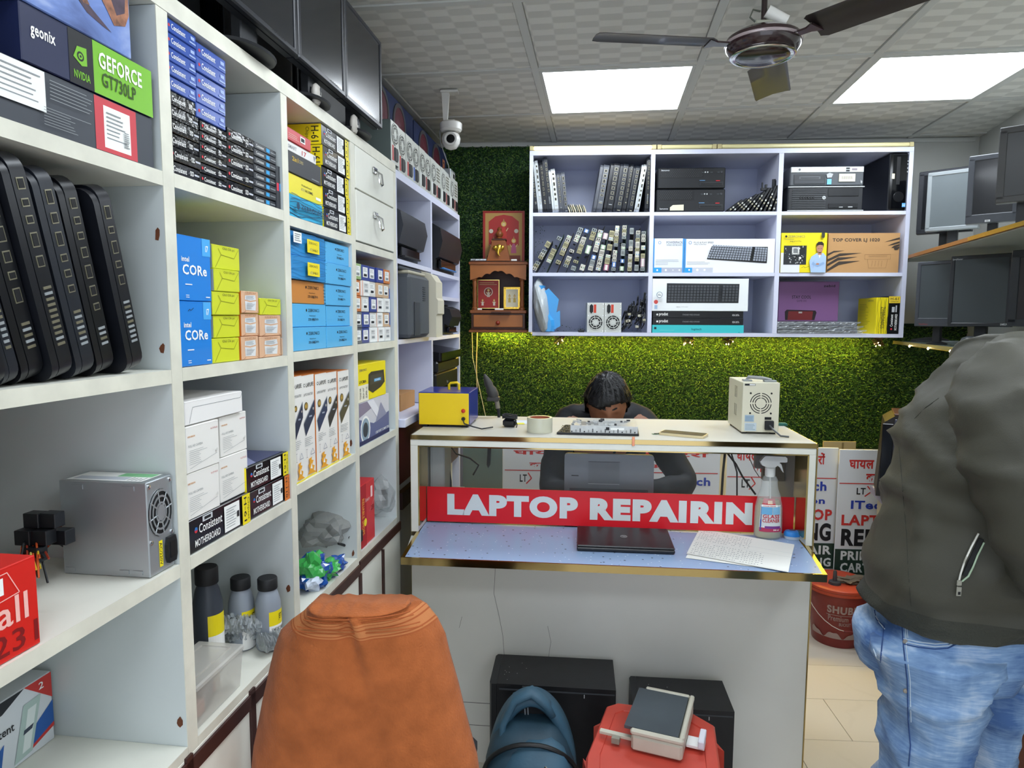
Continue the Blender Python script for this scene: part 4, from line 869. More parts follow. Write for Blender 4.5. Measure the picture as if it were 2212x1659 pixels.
# old speakers behind them, up under the ceiling
BLU = mat('blue_cabinet_cloth', '1E2C55', .7, noise=.2, nscale=40)
for i, (pa, pb_, yb, nm) in enumerate(((800, 893, .14, 'nearer'), (897, 965, .14, 'farther'))):
    xa, xb = L.sx(pa, 2.22, yb), L.sx(pb_, 2.22, yb)
    zt_ = [2.335, 2.33][i]; zb_ = 2.13
    e = empty('loudspeaker', L.w(xa, yb, zb_), L.phi, 'dark blue loudspeaker box with two red cones under the ceiling, the %s one' % nm, 'loudspeaker', 'blue loudspeakers under the ceiling')
    w_ = xb-xa; h_ = zt_-zb_; MB().box(0, w_, 0, .17, 0, h_, BLU, .006).build('cabinet', e)
    for k, u in enumerate((.22, .62)):
        q = MB().ring((w_*u, -.004, h_*.52), h_*.34, h_*.42, .006, c('4A4A4E', .3), n=24); q.build('cone_ring', e)
        MB().lathe([(h_*.34, -.002), (h_*.2, -.001), (h_*.1, -.006), (h_*.01, -.009)], c('5A2230', .5), (w_*u, 0, h_*.52), 24, 'y').build('speaker_cone', e, 50)
    if i:
        q = MB(); pr(q, 'f', [('r', .84, .1, .92, .75, c('D98A66')), ('t', 'OXY', .85, .15, .91, .7, INK, {'rot': -1, 'b': 2})], (0, w_, 0, .1, 0, h_), .001); q.build('name_plate', e)
for i, (pa, pb_) in enumerate(((800, 962),)):
    xa, xb = L.sx(pa, 2.1, .215), 3.2
    e = empty('storage_box', L.w(xa, .215, 1.9582), L.phi, 'long dark box behind the power supplies carrying the loudspeakers', 'box')
    MB().box(0, xb-xa, 0, .13, 0, .171, c('17181C', .7), .003).build('body', e); MB().box(.05, xb-xa-.05, -.004, 0, .05, .12, c('22242A', .6)).build('front_panel', e)
x = L.sx(822, 2.31, .12)
e = empty('cardboard_piece', L.w(x-.12, .16, 2.3365), L.phi, 'brown carton flap sticking out on top of the blue loudspeakers', 'cardboard')
MB().box(0, .16, 0, .13, 0, .06, CARD, .001).build('carton', e); MB().prism([(.165, -.01), (.16, .0), (.16, .06), (.170, .045)], 0, .13, CARD).build('flap', e)
# security camera
p = B.pz(968, 250, 2.95); cx, cz = p[0], CEIL-.008
e = empty('security_camera', (cx, 2.95, 0), 0, 'white dome security camera hanging under the ceiling above the lavender shelves', 'camera')
WP = c('D6D4CF', .3); zc = B.zy(275, cx, 2.95); zc2 = B.zy(302, cx, 2.95)
MB().box(-.03, .045, -.02, .02, cz-.010, cz, WP, .002).prism([(-.026, cz-.01), (.006, cz-.01), (-.002, zc+.028), (-.020, zc+.028)], -.010, .010, WP).box(-.020, .03, -.01, .01, zc+.016, zc+.03, WP, .003).build('bracket', e)
MB().lathe([(.038, -.020), (.046, -.012), (.047, .014), (.040, .020), (.012, .024)], WP, (.012, 0, zc), 28).build('housing', e, 40)
MB().lathe([(.004, -.040), (.024, -.033), (.037, -.012), (.040, .006), (.034, .024), (.02, .032)], WP, (.012, 0, zc2-.002), 28).build('dome', e, 60)
MB().ring((.016, -.043, zc2-.006), .018, .026, .012, WP, n=24).build('lens_ring', e); MB().lathe([(.020, 0), (.019, -.004), (.008, -.005)], GLB, (.016, -.036, zc2-.006), 20, 'y').build('lens', e, 40)
MB().tube([(-.02, .01, zc), (-.038, .012, zc-.01), (-.036, .02, zc-.06), (-.012, .08, zc-.14), (-.02, .2, zc-.2)], .0022, c('8A8C8E')).build('cable', e)
# printers in the lavender unit
def curved_printer(xa, xb, y0, z, h, m, lab, mirror=1, tray=None):
    e = empty('printer', L.w(xa, y0, z+.0004), L.phi, lab, 'printer'); w = xb-xa
    prof = [(.02, 0), (.24, 0), (.24, h), (.02, h*.98), (-.012, h*.88), (-.022, h*.62), (-.006, h*.30), (.012, .05)]
    MB().prism([(a, b_) for a, b_ in prof], 0, w, m, 'x').build('body', e, 30)
    q = MB().box(w*.12, w*.84, -.004, .01, h*.08, h*.26, GLB, .002).box(w*.16, w*.8, -.012, .006, h*.07, h*.10, tray or PLB2, .001); q.build('paper_slot', e)
    MB().box(w*.06, w*.94, .04, .2, h, h+.006, PLB2, .002).build('top_lid', e); return e
curved_printer(2.275, 2.60, .012, 1.668, .185, mat('charcoal_printer', '2E3137', .45, bump=.1, bscale=400), 'charcoal printer with curved front in the upper left lavender bay')
curved_printer(2.80, 3.20, .0, 1.664, .20, mat('black_printer', '1A1C20', .4), 'black printer with curved front and blue slot in the upper right lavender bay', tray=c('2F7FC4', .3))
curved_printer(3.01, 3.22, .01, 1.394, .145, PLB2, 'black printer in the narrow bay below the right one') if False else None
e = empty('printer', L.w(2.245, .0, 1.3965), L.phi, 'large beige and dark grey office printer sticking out of the middle lavender bay', 'printer')
DG = mat('printer_dark_grey', '4A4E53', .5); BGE = mat('printer_beige', 'CFC9B4', .5)
MB().box(0, .04, .03, .30, 0, .20, c('9CA3A8', .4), .003).box(.04, .30, -.03, .30, .004, .225, DG, .012).box(.08, .15, -.034, -.03, .01, .13, c('3A3D42', .5), .002).build('body', e)
MB().prism([(-.055, 0), (.28, 0), (.28, .250), (.0, .250), (-.035, .238), (-.055, .21), (-.055, .15), (-.062, .14), (-.062, .09), (-.055, .085)], .302, .405, BGE, 'x').build('side_cover', e, 30)
q = MB()
for k in range(7): q.box(.20, .235, -.0315, -.03, .135+.008*k, .138+.008*k, c('2E3136'))
for k in range(6): q.box(.0, .028, .029, .03, .14+.008*k, .143+.008*k, DGREY)
q.build('vent', e)
MB().box(.06, .28, -.02, .25, .226, .238, c('B9B39E', .5), .004).box(.02, .3, .0, .2, .239, .250, DG, .003).build('top_tray', e)
curved_printer(2.99, 3.2, .004, 1.394, .130, PLB2, 'small black printer in the right lavender bay behind the beige printer')
MB().box(2.97, 3.245, -.03, .2, 1.5625, 1.566, BLACK) 
e = empty('printer', L.w(2.745, -.004, 1.1245), L.phi, 'black multifunction printer with raised document tray on the worktop', 'printer')
MB().box(0, .43, 0, .30, 0, .115, PLB, .008).build('body', e); MB().box(.0, .43, -.008, .28, .117, .165, PLB, .008).build('scanner_lid', e)
MB().prism([(-.02, .166), (.26, .166), (.26, .21), (.14, .225), (-.02, .2)], .02, .40, GLB, 'x').build('document_feeder', e, 30)
q = MB(); pr(q, 'f', [('t', 'hp', .45, .5, .52, .62, GREY, {'b': 1})], (0, .43, -.001, .3, 0, .115)); q.box(.05, .38, -.002, 0, .02, .05, GLB); q.build('paper_slot', e)
p = L.gz(885, 890, 1.1245)
e = carton(L, L.sx(866, 1.15, .05), .05, 1.1245, .19, .16, .062, CARD, 'cardboard_box', 'plain brown carton on the side worktop behind the yellow machine', 'box')
# ------------------------------------------------------------------ things in the wall shelving unit
B.dy = BY
ZS = (1.4006, 1.6981, 1.9931)
def BB(px0, px1, z, h, dp, m, name, label, cat, y=BY+.004, gap=.001, **k):
    x0 = B.sx(px0, z+h/2, y); x1 = B.sx(px1, z+h/2, y)-gap
    return carton(B, x0, y, z, x1-x0, dp, h, m, name, label, cat, **k)
def bz(py, px, y=BY): return B.pz(px, py, y)[1]
def lean_slabs(px_list, tops, z, leans, mats_, labs, grp, D=.22, seed=0, nm='laptop', ports=6, y=BY+.004):
    for i in range(len(px_list)-1):
        a = math.radians(leans[i]); x0 = B.sx(px_list[i], z+.02, y); x1 = B.sx(px_list[i+1], z+.02, y); T = (x1-x0-.0008)*math.cos(a)
        H = (bz(tops[i], px_list[i])-z)/math.cos(a)-abs(T*math.sin(a))
        e = slab_laptop(H, D, T, ports, labs[i], seed+i, mats_[i], nm, grp)
        # positive lean = top to the left (rests on left edge); negative = top to the right (rests on right edge)
        if a >= 0: e.location = B.w(x0, y, z+.0003); e.rotation_euler = (0, -a, 0)
        else: e.location = B.w(x0+.0004, y, z+.0003+T*math.sin(-a)); e.rotation_euler = (0, -a, 0)
D1, D2, D3 = mat('dark_laptop_0', '14161C'), mat('dark_laptop_1', '1C2028'), mat('scuffed_grey_shell', '4A4D54', .4, noise=.15)
SLV = mat('aluminium_shell', 'B9BEC0', .32, .5)
z = ZS[2]
lean_slabs([1153.5, 1163, 1173, 1183, 1194, 1208, 1216, 1228], [352, 344, 348, 338, 362, 372, 370], z, [6.5, 6.5, 6.5, 6.5, 6.4, 6.3, 6.2], [D2, SLV, D1, D2, SLV, D3, D3],
    ['black laptop on edge against the left side of the top left bay', 'thin silver laptop on edge, second in the left group', 'black laptop on edge, third in the left group of the top left bay', 'tall black laptop on edge, fourth in the left group of the top left bay', 'silver laptop on edge, fifth in the left group of the top left bay', 'grey laptop on edge, sixth in the left group of the top left bay', 'grey laptop on edge nearest the loose cards in the top left bay'], 'used laptops in the top left bay', seed=50)
lean_slabs([1278, 1298, 1320, 1340, 1350, 1370, 1390, 1402], [356, 352, 352, 354, 357, 354, 340], z, [-13, -13, -11, -10, -9, -7, -3], [D3, D1, D2, D1, D2, SLV, D1],
    ['grey laptop leaning right, first of the right group in the top left bay', 'black laptop leaning right, second of the right group in the top left bay', 'black laptop leaning right, third of the right group in the top left bay', 'thin black laptop leaning right, fourth of the right group in the top left bay', 'black laptop leaning right, fifth of the right group in the top left bay', 'silver white laptop leaning right near the divider in the top left bay', 'tall black laptop upright against the divider of the top left bay'], 'used laptops in the top left bay', seed=60) if False else None
px_ = [1276, 1296, 1315, 1334, 1351, 1369, 1387, 1398]
for i, (a_, b_, tp, ln, m_, lab) in enumerate(((1280, 1300, 352, 9, D3, 'grey laptop leaning right, first of the right group in the top left bay'), (1302, 1322, 348, 9, D1, 'black laptop leaning right, second of the right group in the top left bay'), (1323, 1341, 350, 9, D2, 'black laptop leaning right, third of the right group in the top left bay'),
        (1342, 1351, 352, 9, D1, 'thin black laptop leaning right, fourth of the right group in the top left bay'), (1352, 1366, 355, 9, D2, 'black laptop leaning right, fifth of the right group in the top left bay'), (1369, 1380, 352, 9, SLV, 'silver white laptop leaning right near the divider in the top left bay'), (1392, 1400, 338, 1.5, D1, 'tall black laptop almost upright against the divider of the top left bay'))):
    a = math.radians(ln); y = BY+.004; x0, x1 = B.sx(a_, z+.02, y), B.sx(b_, z+.02, y); T = (x1-x0)*math.cos(a)-.0008
    H = (bz(tp, (a_+b_)/2+20)-z)/math.cos(a)-T*math.sin(a)
    e = slab_laptop(H, .23, T, 6+i % 3, lab, 60+i, m_, grp='used laptops in the top left bay')
    e.location = B.w(x1-T*math.cos(a), y, z+.0004+T*math.sin(a)); e.rotation_euler = (0, a, 0)
for i in range(9):
    x = B.sx(1231+i*4.3, z+.01, BY+.02); a = math.radians(24-i*.5)
    e = empty('memory_card', B.w(x, BY+.012+.004*(i % 3), z+.0004), (0), 'small circuit card leaning in the fan of loose cards, %s from the left' % ORD[i], 'circuit card', 'loose cards in the top left bay'); e.rotation_euler = (0, -a, 0)
    MB().box(0, .0035, 0, .08, 0, .048-.001*i, c(['C9BFA2', '5B5F57', 'B8AD8E'][i % 3])).build('board', e); MB().box(.0035, .006, 0, .03, .008, .03, c('8D8A78')).build('connector', e)
# slim desktops
def sff(px0, px1, z, h, dp, lab, kind, y=BY+.004):
    x0 = B.sx(px0, z+h/2, y); x1 = B.sx(px1, z+h/2, y); w = x1-x0
    e = empty('desktop_computer', B.w(x0, y, z+.0004), 0, lab, 'computer')
    body = {'L': PLB, 'HS': DG, 'HK': PLB2}[kind]
    MB().box(0, w, .012, dp, .003, h-.001, body, .003).build('case', e); MB().box(0, w, 0, .0125, .002, h, body, .004).build('front_bezel', e)
    q = MB(); d_ = (0, w, 0, dp, 0, h)
    if kind.startswith('L'):
        hexm = c('3A3D40', .4)
        nx, nz_ = 22, 6; x_e = .68 if kind == 'L' and lab.startswith('upper') else .55
        g = MB(); g.box(.03*w, w*x_e, -.001, 0, h*.52, h*.93, BLACK)
        for i in range(int(nx*x_e/.68)):
            for j in range(nz_): xx = w*.045+i*w*.028+(j % 2)*w*.014; zz = h*.56+j*h*.065; g.box(xx, xx+w*.009, -.0022, -.001, zz, zz+h*.03, hexm)
        g.build('mesh_grille', e)
        pr(q, 'f', [('t', 'lenovo', .05, .84 if lab.startswith('upper') else .10, .17, .92 if lab.startswith('upper') else .18, c('B9BCC0'), {'b': 1}), ('r', .62, .38, .70, .40, c('6FA3D6')), ('r', .86, .36, .92, .39, RED)], d_, .0026)
        if not lab.startswith('upper'): pr(q, 'f', [('p', [(.20, .06), (.20, .2), (.24, .3), (.4, .32), (.4, .06)], c('D8D3B8'))], d_, .003)
        q.build('marking', e)
        g = MB().box(w*.62, w*.97, -.002, 0, h*.14, h*.34, c('202226', .3), .001).box(w*.64, w*.95, -.003, -.002, h*.18, h*.27, BLACK); g.build('optical_drive', e)
        g = MB()
        for u in (.70, .735): g.lathe([(.0035, 0), (.0035, -.0015), (.002, -.002)], SIL, (w*u, -.0015, h*.78), 10, 'y')
        for u in (.645, .775, .88): g.box(w*u, w*(u+.035), -.002, 0, h*.75, h*.80, DGREY)
        g.lathe([(.006, 0), (.005, -.002)], DGREY, (w*.94, -.001, h*.78), 12, 'y'); g.build('front_port', e)
    elif kind == 'HS':
        MB().box(.002, w-.002, -.004, 0, h*.70, h*.995, SIL, .002).build('silver_strip', e)
        MB().box(w*.05, w*.48, -.003, 0, h*.10, h*.60, c('2C2F33', .4), .001).box(w*.12, w*.41, -.0038, -.003, h*.36, h*.50, c('5A5D62')).box(w*.14, w*.39, -.0044, -.0038, h*.40, h*.44, BLACK).box(w*.06, w*.46, -.0038, -.003, h*.13, h*.29, c('3B3E43')).build('optical_drive', e)
        pr(q, 'f', [('r', .66, .22, .88, .62, c('D9D6BE')), ('t', '|||||||||', .70, .34, .84, .50, INK), ('r', .50, .08, .56, .36, c('6FB3DC')), ('p', [(.50, .42), (.49, .6), (.53, .68), (.58, .62), (.56, .44)], c('AEB0B2')), ('o', .12, .85, .024, WHITE), ('o', .12, .85, .017, c('6A6D70')), ('r', .75, .74, .80, .82, INK), ('r', .75, .86, .80, .94, INK), ('r', .83, .8, .90, .9, c('8B8088')), ('t', 'hp', .955, .1, .975, .3, WHITE)], d_, .0045)
        q.build('marking', e)
    else:
        MB().box(-.004, w+.004, -.005, .004, h*.955, h+.0, SIL, .001).box(-.004, w+.003, -.005, .004, .0, h*.04, SIL, .001).build('silver_strip', e)
        g = MB()
        for k in range(11): g.box(w*.05, w*.50, -.003, 0, h*(.12+.075*k), h*(.145+.075*k), c('4B4E52'))
        g.build('vent_slat', e)
        MB().box(w*.53, w*.94, -.003, 0, h*.60, h*.90, PLB, .001).box(w*.54, w*.93, -.004, 0, h*.12, h*.30, PLB, .001).build('optical_drive', e)
        g = MB()
        for k in range(6): g.box(w*(.15+.035*k), w*(.17+.035*k), -.005, -.002, h*.50, h*.58, BLACK)
        g.lathe([(.009, 0), (.008, -.002)], SIL, (w*.475, -.003, h*.54), 16, 'y'); g.build('front_port', e)
        pr(q, 'f', [('t', 'hp', .46, .50, .49, .58, INK), ('r', .80, .14, .86, .18, SIL), ('r', .68, .14, .73, .17, SIL)], d_, .0053); q.build('marking', e)
h1 = bz(408, 1490)-z; h0 = bz(362, 1490)-z-h1
sff(1418, 1566, z, h1-.001, .3, 'lower black desktop computer with a paper label in the top middle bay', 'L')
sff(1421, 1567, z+h1, h0, .3, 'upper black desktop computer with mesh grille in the top middle bay', 'L')
h1 = bz(402, 1780)-z; h0 = bz(360, 1780)-z-h1
sff(1703, 1864, z, h1-.001, .3, 'black desktop computer with silver edges under the silver one in the top right bay', 'HK')
sff(1707, 1866, z+h1, h0, .3, 'silver and grey desktop computer with a barcode sticker in the top right bay', 'HS')
# black tower
x0, x1 = B.sx(1922, 2.1), B.sx(1966, 2.1); w = min(x1, 1.6925)-x0; h = 2.2645-z
e = empty('desktop_computer', B.w(x0, BY+.002, z+.0004), 0, 'black upright tower computer at the right end of the top right bay', 'computer')
MB().box(.0, w, .012, .335, .002, h, mat('blue_black_panel', '16181F', .45), .003).build('case', e)
MB().box(0, w, -.006, .012, .001, h, GLB, .010).build('front_bezel', e)
MB().box(w*.30, w*.52, -.0075, -.006, h*.45, h*.93, BLACK, .001).build('drive_slot', e)
q = MB().lathe([(w*.30, 0), (w*.28, -.0012)], c('101114', .3), (w*.5, -.0062, h*.24), 20, 'y'); q.build('power_button', e)
q = MB(); pr(q, 'f', [('r', .06, .55, .22, .64, c('D9D2B4')), ('r', .72, .06, .92, .13, c('5FA5E0')), ('t', 'intel', .75, .08, .89, .11, WHITE)], (0, w, -.006, .3, 0, h), .0006)
for k in (.66, .72, .79, .84): q.box(w*.9, w*.94, -.0085, -.006, h*k, h*k+.006, SIL)
q.build('marking', e)
# heap of optical drives leaning right in the top middle bay
rr = random.Random(9)
for i in range(11):
    px = 1572+i*9.6; a = math.radians(52-i*3.6); y = BY+.004+.004*(i % 3); x = B.sx(px, z+.01, y); hh_ = .080+.006*i+.01*rr.random()
    e = empty('optical_drive', (x, y, z+.0006+.009*math.sin(a)), 0, 'black optical drive leaning in the heap of the top middle bay, %s from the left' % ORD[i], 'disc drive', 'leaning optical drives'); e.rotation_euler = (0, a, 0)
    MB().box(0, .011, 0, .12, 0, hh_, PLB if i % 2 else PLB2, .002).build('case', e)
    q = MB()
    for k in range(4+i % 3): q.box(.002, .009, -.001, 0, .01+.015*k, .018+.015*k, [METP, c('C9CBC4'), BLACK][(i+k) % 3])
    q.build('connector', e)
x = B.sx(1668, z+.12, BY+.02); e = empty('cable_bracket', (x, BY+.03, z+.085), 0, 'black forked plastic bracket on top of the leaning drives', 'bracket')
q = MB().box(-.05, .02, 0, .012, .02, .034, PLB2, .002).box(.005, .018, 0, .012, .03, .075, PLB2).box(-.03, -.02, 0, .012, .03, .05, PLB2).box(.022, .028, 0, .012, .03, .07, PLB2).box(-.045, -.04, 0, .012, .03, .06, PLB2); q.build('bracket_frame', e)
# motherboards on edge in the middle left bay
z = ZS[1]; rr = random.Random(31)
PCB = [mat('pcb_black', '15170F', .5, noise=.3, nscale=200), mat('pcb_dark_green', '1D3A2A', .5, noise=.3, nscale=200), mat('pcb_brown', '2E241A', .5, noise=.3, nscale=200)]
CON = [c('A8A27E', .4), c('C4C1B4', .35), c('8F9695', .3)]
mbs = [(1158, 1, 40), (1182, 1, 34), (1204, 1, 32), (1224, 1, 30), (1243, 1, 26), (1262, 1, 24), (1281, 1, 20), (1298, 1, 16), (1315, 1, 12), (1331, 1, 6), (1349, 1, 4), (1366, 1, 3), (1381, 1, 2), (1394, 1, 1)]
tops = [520, 505, 502, 488, 487, 484, 486, 500, 492, 485, 484, 496, 492, 496]
for i, (px, _, ln) in enumerate(mbs):
    a = math.radians(ln*.72); y = BY+.003+.003*(i % 3); x = B.sx(px-2, z+.01, y); hh_ = min(.235, (bz(tops[i], px)-z-.002)/math.cos(a))
    e = empty('motherboard', (x, y, z+.0008), 0, 'used circuit board standing on edge in the middle left bay, %s from the left' % (ORD[i] if i < 12 else ['last but one', 'last'][i-12]), 'circuit board', 'used circuit boards')
    if i == 12: e['label'] = 'used circuit board standing on edge in the middle left bay, next to last'
    if i == 13: e['label'] = 'used circuit board standing upright against the divider of the middle left bay'
    e.rotation_euler = (0, a, 0)
    MB().box(0, .002, 0, .17, 0, hh_, PCB[i % 3]).build('board', e)
    zz = .008; q = MB(); r2 = MB(); cw = .025 if i < 9 else .021
    while zz < hh_-.02:
        hc = rr.choice((.014, .016, .022, .030, .018)); kind = rr.random()
        if kind < .30: zz += hc*.9; continue
        m_ = CON[rr.randrange(3)]; xo = -cw+.001
        if kind < .74:
            q.box(xo, -.0004, -.001, .018, zz, zz+hc, m_, .0008)
            nh = 2 if hc < .02 else 3
            for k in range(nh): r2.box(xo+.004+k*(cw-.006)/nh, xo+.002+(k+.75)*(cw-.006)/nh, -.0018, -.001, zz+hc*.22, zz+hc*.78, BLACK)
        elif kind < .86: q.box(xo, -.0004, -.002, .012, zz, zz+hc*1.4, c(['B8A0A8', '4B6FA8', '9FB59A', 'A8677F'][rr.randrange(4)], .4), .001); r2.box(xo+.006, -.006, -.0028, -.002, zz+.003, zz+hc*1.4-.003, c('DAD8CF')); zz += hc*.4
        else:
            q.box(xo, -.0004, -.001, .018, zz, zz+hc, CON[1], .0008)
            for k in (0, 1): r2.lathe([(.0032, 0), (.003, -.001)], [c('7FB08A'), c('5F8FC0'), BLACK][rr.randrange(3)], (xo+.007+k*.011, -.001, zz+hc/2), 8, 'y')
        zz += hc+.0015
    q.build('port_block', e); r2.build('port_opening', e)
    g = MB()
    for k in range(5): g.cyl((-.012-.01*rr.random(), .05+.02*k, .02+rr.random()*(hh_-.05)), .004, .012, c('2A2C30'), 8, 'x')
    g.build('capacitor', e)
# keyboard cartons
KBW = c('E4E9F3', .4)
def kb(u0, v0, u1, v1, rows, cols_, sl=0, key=c('1E2227', .4), back=c('101216', .4), body=True):
    it = [('p', [(u0+sl, v1), (u1, v1-.02), (u1-.005, v0), (u0, v0+.12 if sl else v0)], back)] if body else []
    for r_ in range(rows):
        for k in range(cols_):
            if abs(k-(cols_*.74)) < .6: continue
            a = u0+.012+(u1-u0-.024)*k/cols_+sl*(r_/rows)*(1-k/cols_); b_ = v0+.05+(v1-v0-.1)*r_/rows+(sl and .10*(1-k/cols_))
            it.append(('r', a, b_, a+(u1-u0)/cols_*.74, b_+(v1-v0)/rows*.66, key))
    return it
h = bz(515, 1450)-z
BB(1411, 1478, z, h, .14, KBW, 'keyboard_box', 'white and blue keyboard carton, left of the two in the middle bay', 'box', prints=[('f', [('r', .0, 0, .04, 1, c('3B93DC')), ('r', .95, 0, 1, 1, c('3B93DC')), ('r', .0, 0, .28, .15, c('2D9DE6')), ('r', .28, 0, .95, .15, c('B3B7C6')), ('t', 'POWERPACK', .42, .85, .95, .92, TXT), ('t', 'WIRED KEYBOARD', .42, .79, .92, .83, TXT), ('o', .2, .88, .05, c('6F92C0')), ('o', .2, .88, .035, KBW)]
    + lines(.08, .22, .85, .4, 4, GREY, .2, .5, 2)+[('o', .14, .075, .03, WHITE), ('o', .42, .075, .035, WHITE), ('o', .65, .075, .02, WHITE), ('o', .86, .075, .03, WHITE)])])
BB(1478.5, 1674, z, h*.985, .14, c('EEF0F5', .4), 'keyboard_box', 'white carton with a large angled keyboard picture in the middle bay', 'box', prints=[('f', [('r', .0, 0, .015, 1, c('3B93DC')), ('r', .0, 0, .09, .15, c('2D9DE6')), ('r', .09, 0, .32, .15, c('C9CDD8')), ('t', 'PLUG & PLAY SPEED', .10, .87, .32, .92, TXT), ('t', 'WIRED KEYBOARD', .10, .82, .24, .85, TXT), ('o', .06, .89, .018, c('6F92C0')), ('o', .06, .89, .012, WHITE)]
    + lines(.03, .24, .3, .34, 3, GREY, .2, .4, 7)+kb(.25, .28, .92, .78, 6, 22, .05, c('9BA2AE', .4))+[('o', .05, .075, .01, WHITE), ('o', .14, .075, .014, WHITE), ('o', .22, .075, .012, WHITE)])])
# yellow motherboard carton with a portrait, brown carton
SK = c('B9846A', .5); JK = c('A9C3E3', .5)
rr = random.Random(3)
mbp = [('r', .06, .20, .56, .68, c('2A2D30', .4)), ('r', .24, .46, .40, .64, c('D9D9D4')), ('r', .27, .49, .37, .61, c('7D7F80')), ('r', .42, .30, .53, .68, c('1A1C20')), ('r', .30, .34, .37, .42, c('0B0C0E')), ('o', .42, .37, .025, WHITE)]
for k in range(46):
    u, v = rr.uniform(.07, .52), rr.uniform(.22, .64); mbp.append(('r', u, v, u+.008+rr.random()*.018, v+.01+rr.random()*.03, [c('C9CCCB'), c('8B8E8C'), c('505457'), c('E1E1DC')][k % 4]))
man = [('p', [(.66, .0), (.62, .28), (.66, .40), (.78, .49), (.92, .49), (.985, .40), (.985, .0)], JK), ('p', [(.80, .49), (.84, .36), (.88, .49)], WHITE), ('p', [(.79, .52), (.80, .44), (.88, .44), (.885, .52)], SK), ('p', [(.765, .64), (.77, .56), (.80, .50), (.84, .485), (.88, .50), (.905, .57), (.91, .66), (.84, .72)], SK),
       ('p', [(.755, .62), (.76, .72), (.80, .77), (.88, .775), (.92, .72), (.915, .62), (.90, .68), (.84, .695), (.78, .68)], c('241A16')), ('p', [(.79, .53), (.82, .485), (.86, .485), (.885, .53), (.86, .51), (.82, .51)], c('3B2A22')), ('r', .80, .60, .825, .608, INK), ('r', .855, .60, .88, .608, INK),
       ('p', [(.67, .20), (.80, .14), (.95, .22), (.93, .27), (.80, .20), (.69, .27)], c('8FADD4')), ('p', [(.76, .20), (.82, .19), (.84, .23), (.78, .24)], SK), ('l', .70, .1, .72, .3, .001, c('7F9CC6'))]
BB(1687, 1786, z, bz(503, 1740)-z, .06, YEL, 'motherboard_box', 'yellow carton with circuit board picture and man in a light blue jacket', 'box', y=BY-.002, prints=[('f', [('r', .0, 0, .42, .50, c('E3E5EA'))]+mbp+man+[('r', .42, .02, .43, .03, YEL), ('t', 'ZEBRONICS', .13, .88, .50, .93, TXT), ('o', .09, .905, .025, INK), ('t', 'Motherboard', .07, .82, .26, .85, TXT), ('t', 'H61', .18, .76, .28, .80, INK, {'b': 1}), ('t', 'NVMe', .29, .77, .42, .80, INK), ('r', .86, .90, .93, .995, c('3A3A30')), ('o', .895, .90, .033, c('3A3A30')), ('l', .45, .12, .50, .15, .0012, INK), ('l', .50, .15, .52, .12, .0012, INK), ('l', .52, .12, .62, .15, .0012, INK)])])
sw = [[('p', [(0, .30), (0, .36), (.10, .53), (.24, .58), (.10, .57)], INK)] for _ in range(1)]
swoosh = []
for k, (v0, v1, ln_) in enumerate(((.42, .56, .24), (.28, .50, .48), (.16, .40, .42), (.02, .30, .46))):
    P_ = [(0, v0+.06), (0, v0-.0), (ln_*.35, v0+(v1-v0)*.62), (ln_, v1), (ln_*.35, v0+(v1-v0)*.95)]; swoosh.append(('p', P_, c('3B322B')))
for k, v in enumerate((.86, .76, .69, .63)): swoosh.append(('p', [(.995, v+.03), (.995, v-.02+k*.004), (.88-(-.03)*k, v-.06), (.78+.05*k, v-.09+.01*k), (.92, v-.01)], c('3B322B')))
fx_ = [('l', .52, .46, .88, .46, .0008, c('6F5234')), ('l', .88, .46, .88, .34, .0008, c('6F5234')), ('l', .88, .34, .52, .34, .0008, c('6F5234')), ('l', .52, .34, .52, .46, .0008, c('6F5234')), ('l', .56, .34, .58, .12, .0008, c('6F5234')), ('l', .58, .12, .82, .12, .0008, c('6F5234')), ('l', .82, .12, .84, .34, .0008, c('6F5234'))]+[('l', .62+.045*k, .16, .63+.045*k, .30, .0008, c('6F5234')) for k in range(4)]+[('l', .57, .40+.018*k, .83, .40+.018*k, .0006, c('6F5234')) for k in range(3)]
BB(1788, 1943, z, bz(503, 1860)-z, .16, mat('kraft_carton', 'B98E5D', .7, noise=.04, nscale=6), 'printer_part_box', 'brown kraft carton with black stripes and bold lettering in the middle right bay', 'box', y=BY+.006, prints=[('f', [('t', 'TOP COVER LJ 1020', .06, .76, .72, .87, c('3B322B'), {'b': 3})]+swoosh+fx_)])
# lower row
z = ZS[0]
x0, x1 = B.sx(1268, z+.07), B.sx(1343, z+.07); wp = (x1-x0)/2; hp = bz(654, 1305)-z
for i in range(2):
    e = empty('power_supply', B.w(x0+i*wp, BY+.004, z), 0, 'steel power supply standing in the lower left bay, %s one of two' % ['left', 'right'][i], 'power supply', 'pair of power supplies in the lower left bay')
    MB().box(0, wp-.001, 0, .14, 0, hp, STEEL2, .0012).build('metal_case', e); q = MB(); psu_front(q, wp, hp, 0, STEEL2, 1, wp*.5, hp*.34, wp*.44); q.build('fan_grille', e)
    MB().prism([(wp*.15, hp*.70), (wp*.25, hp*.64), (wp*.35, hp*.70), (wp*.35, hp*.90), (wp*.25, hp*.96), (wp*.15, hp*.90)], -.004, 0, BLACK).build('power_socket', e)
    q = MB(); pr(q, 'f', [('r', .38, .66, .53, .94, c('C9432C'))], (0, wp, 0, .1, 0, hp)); q.build('voltage_sticker', e)
    q = MB()
    for a, b_ in ((.08, .95), (.92, .95), (.08, .05), (.92, .05), (.92, .80), (.08, .57), (.92, .57)): q.lathe([(.003, 0), (.002, -.0012)], CHROME, (wp*a, -.0002, hp*b_), 8, 'y')
    q.build('screw', e)
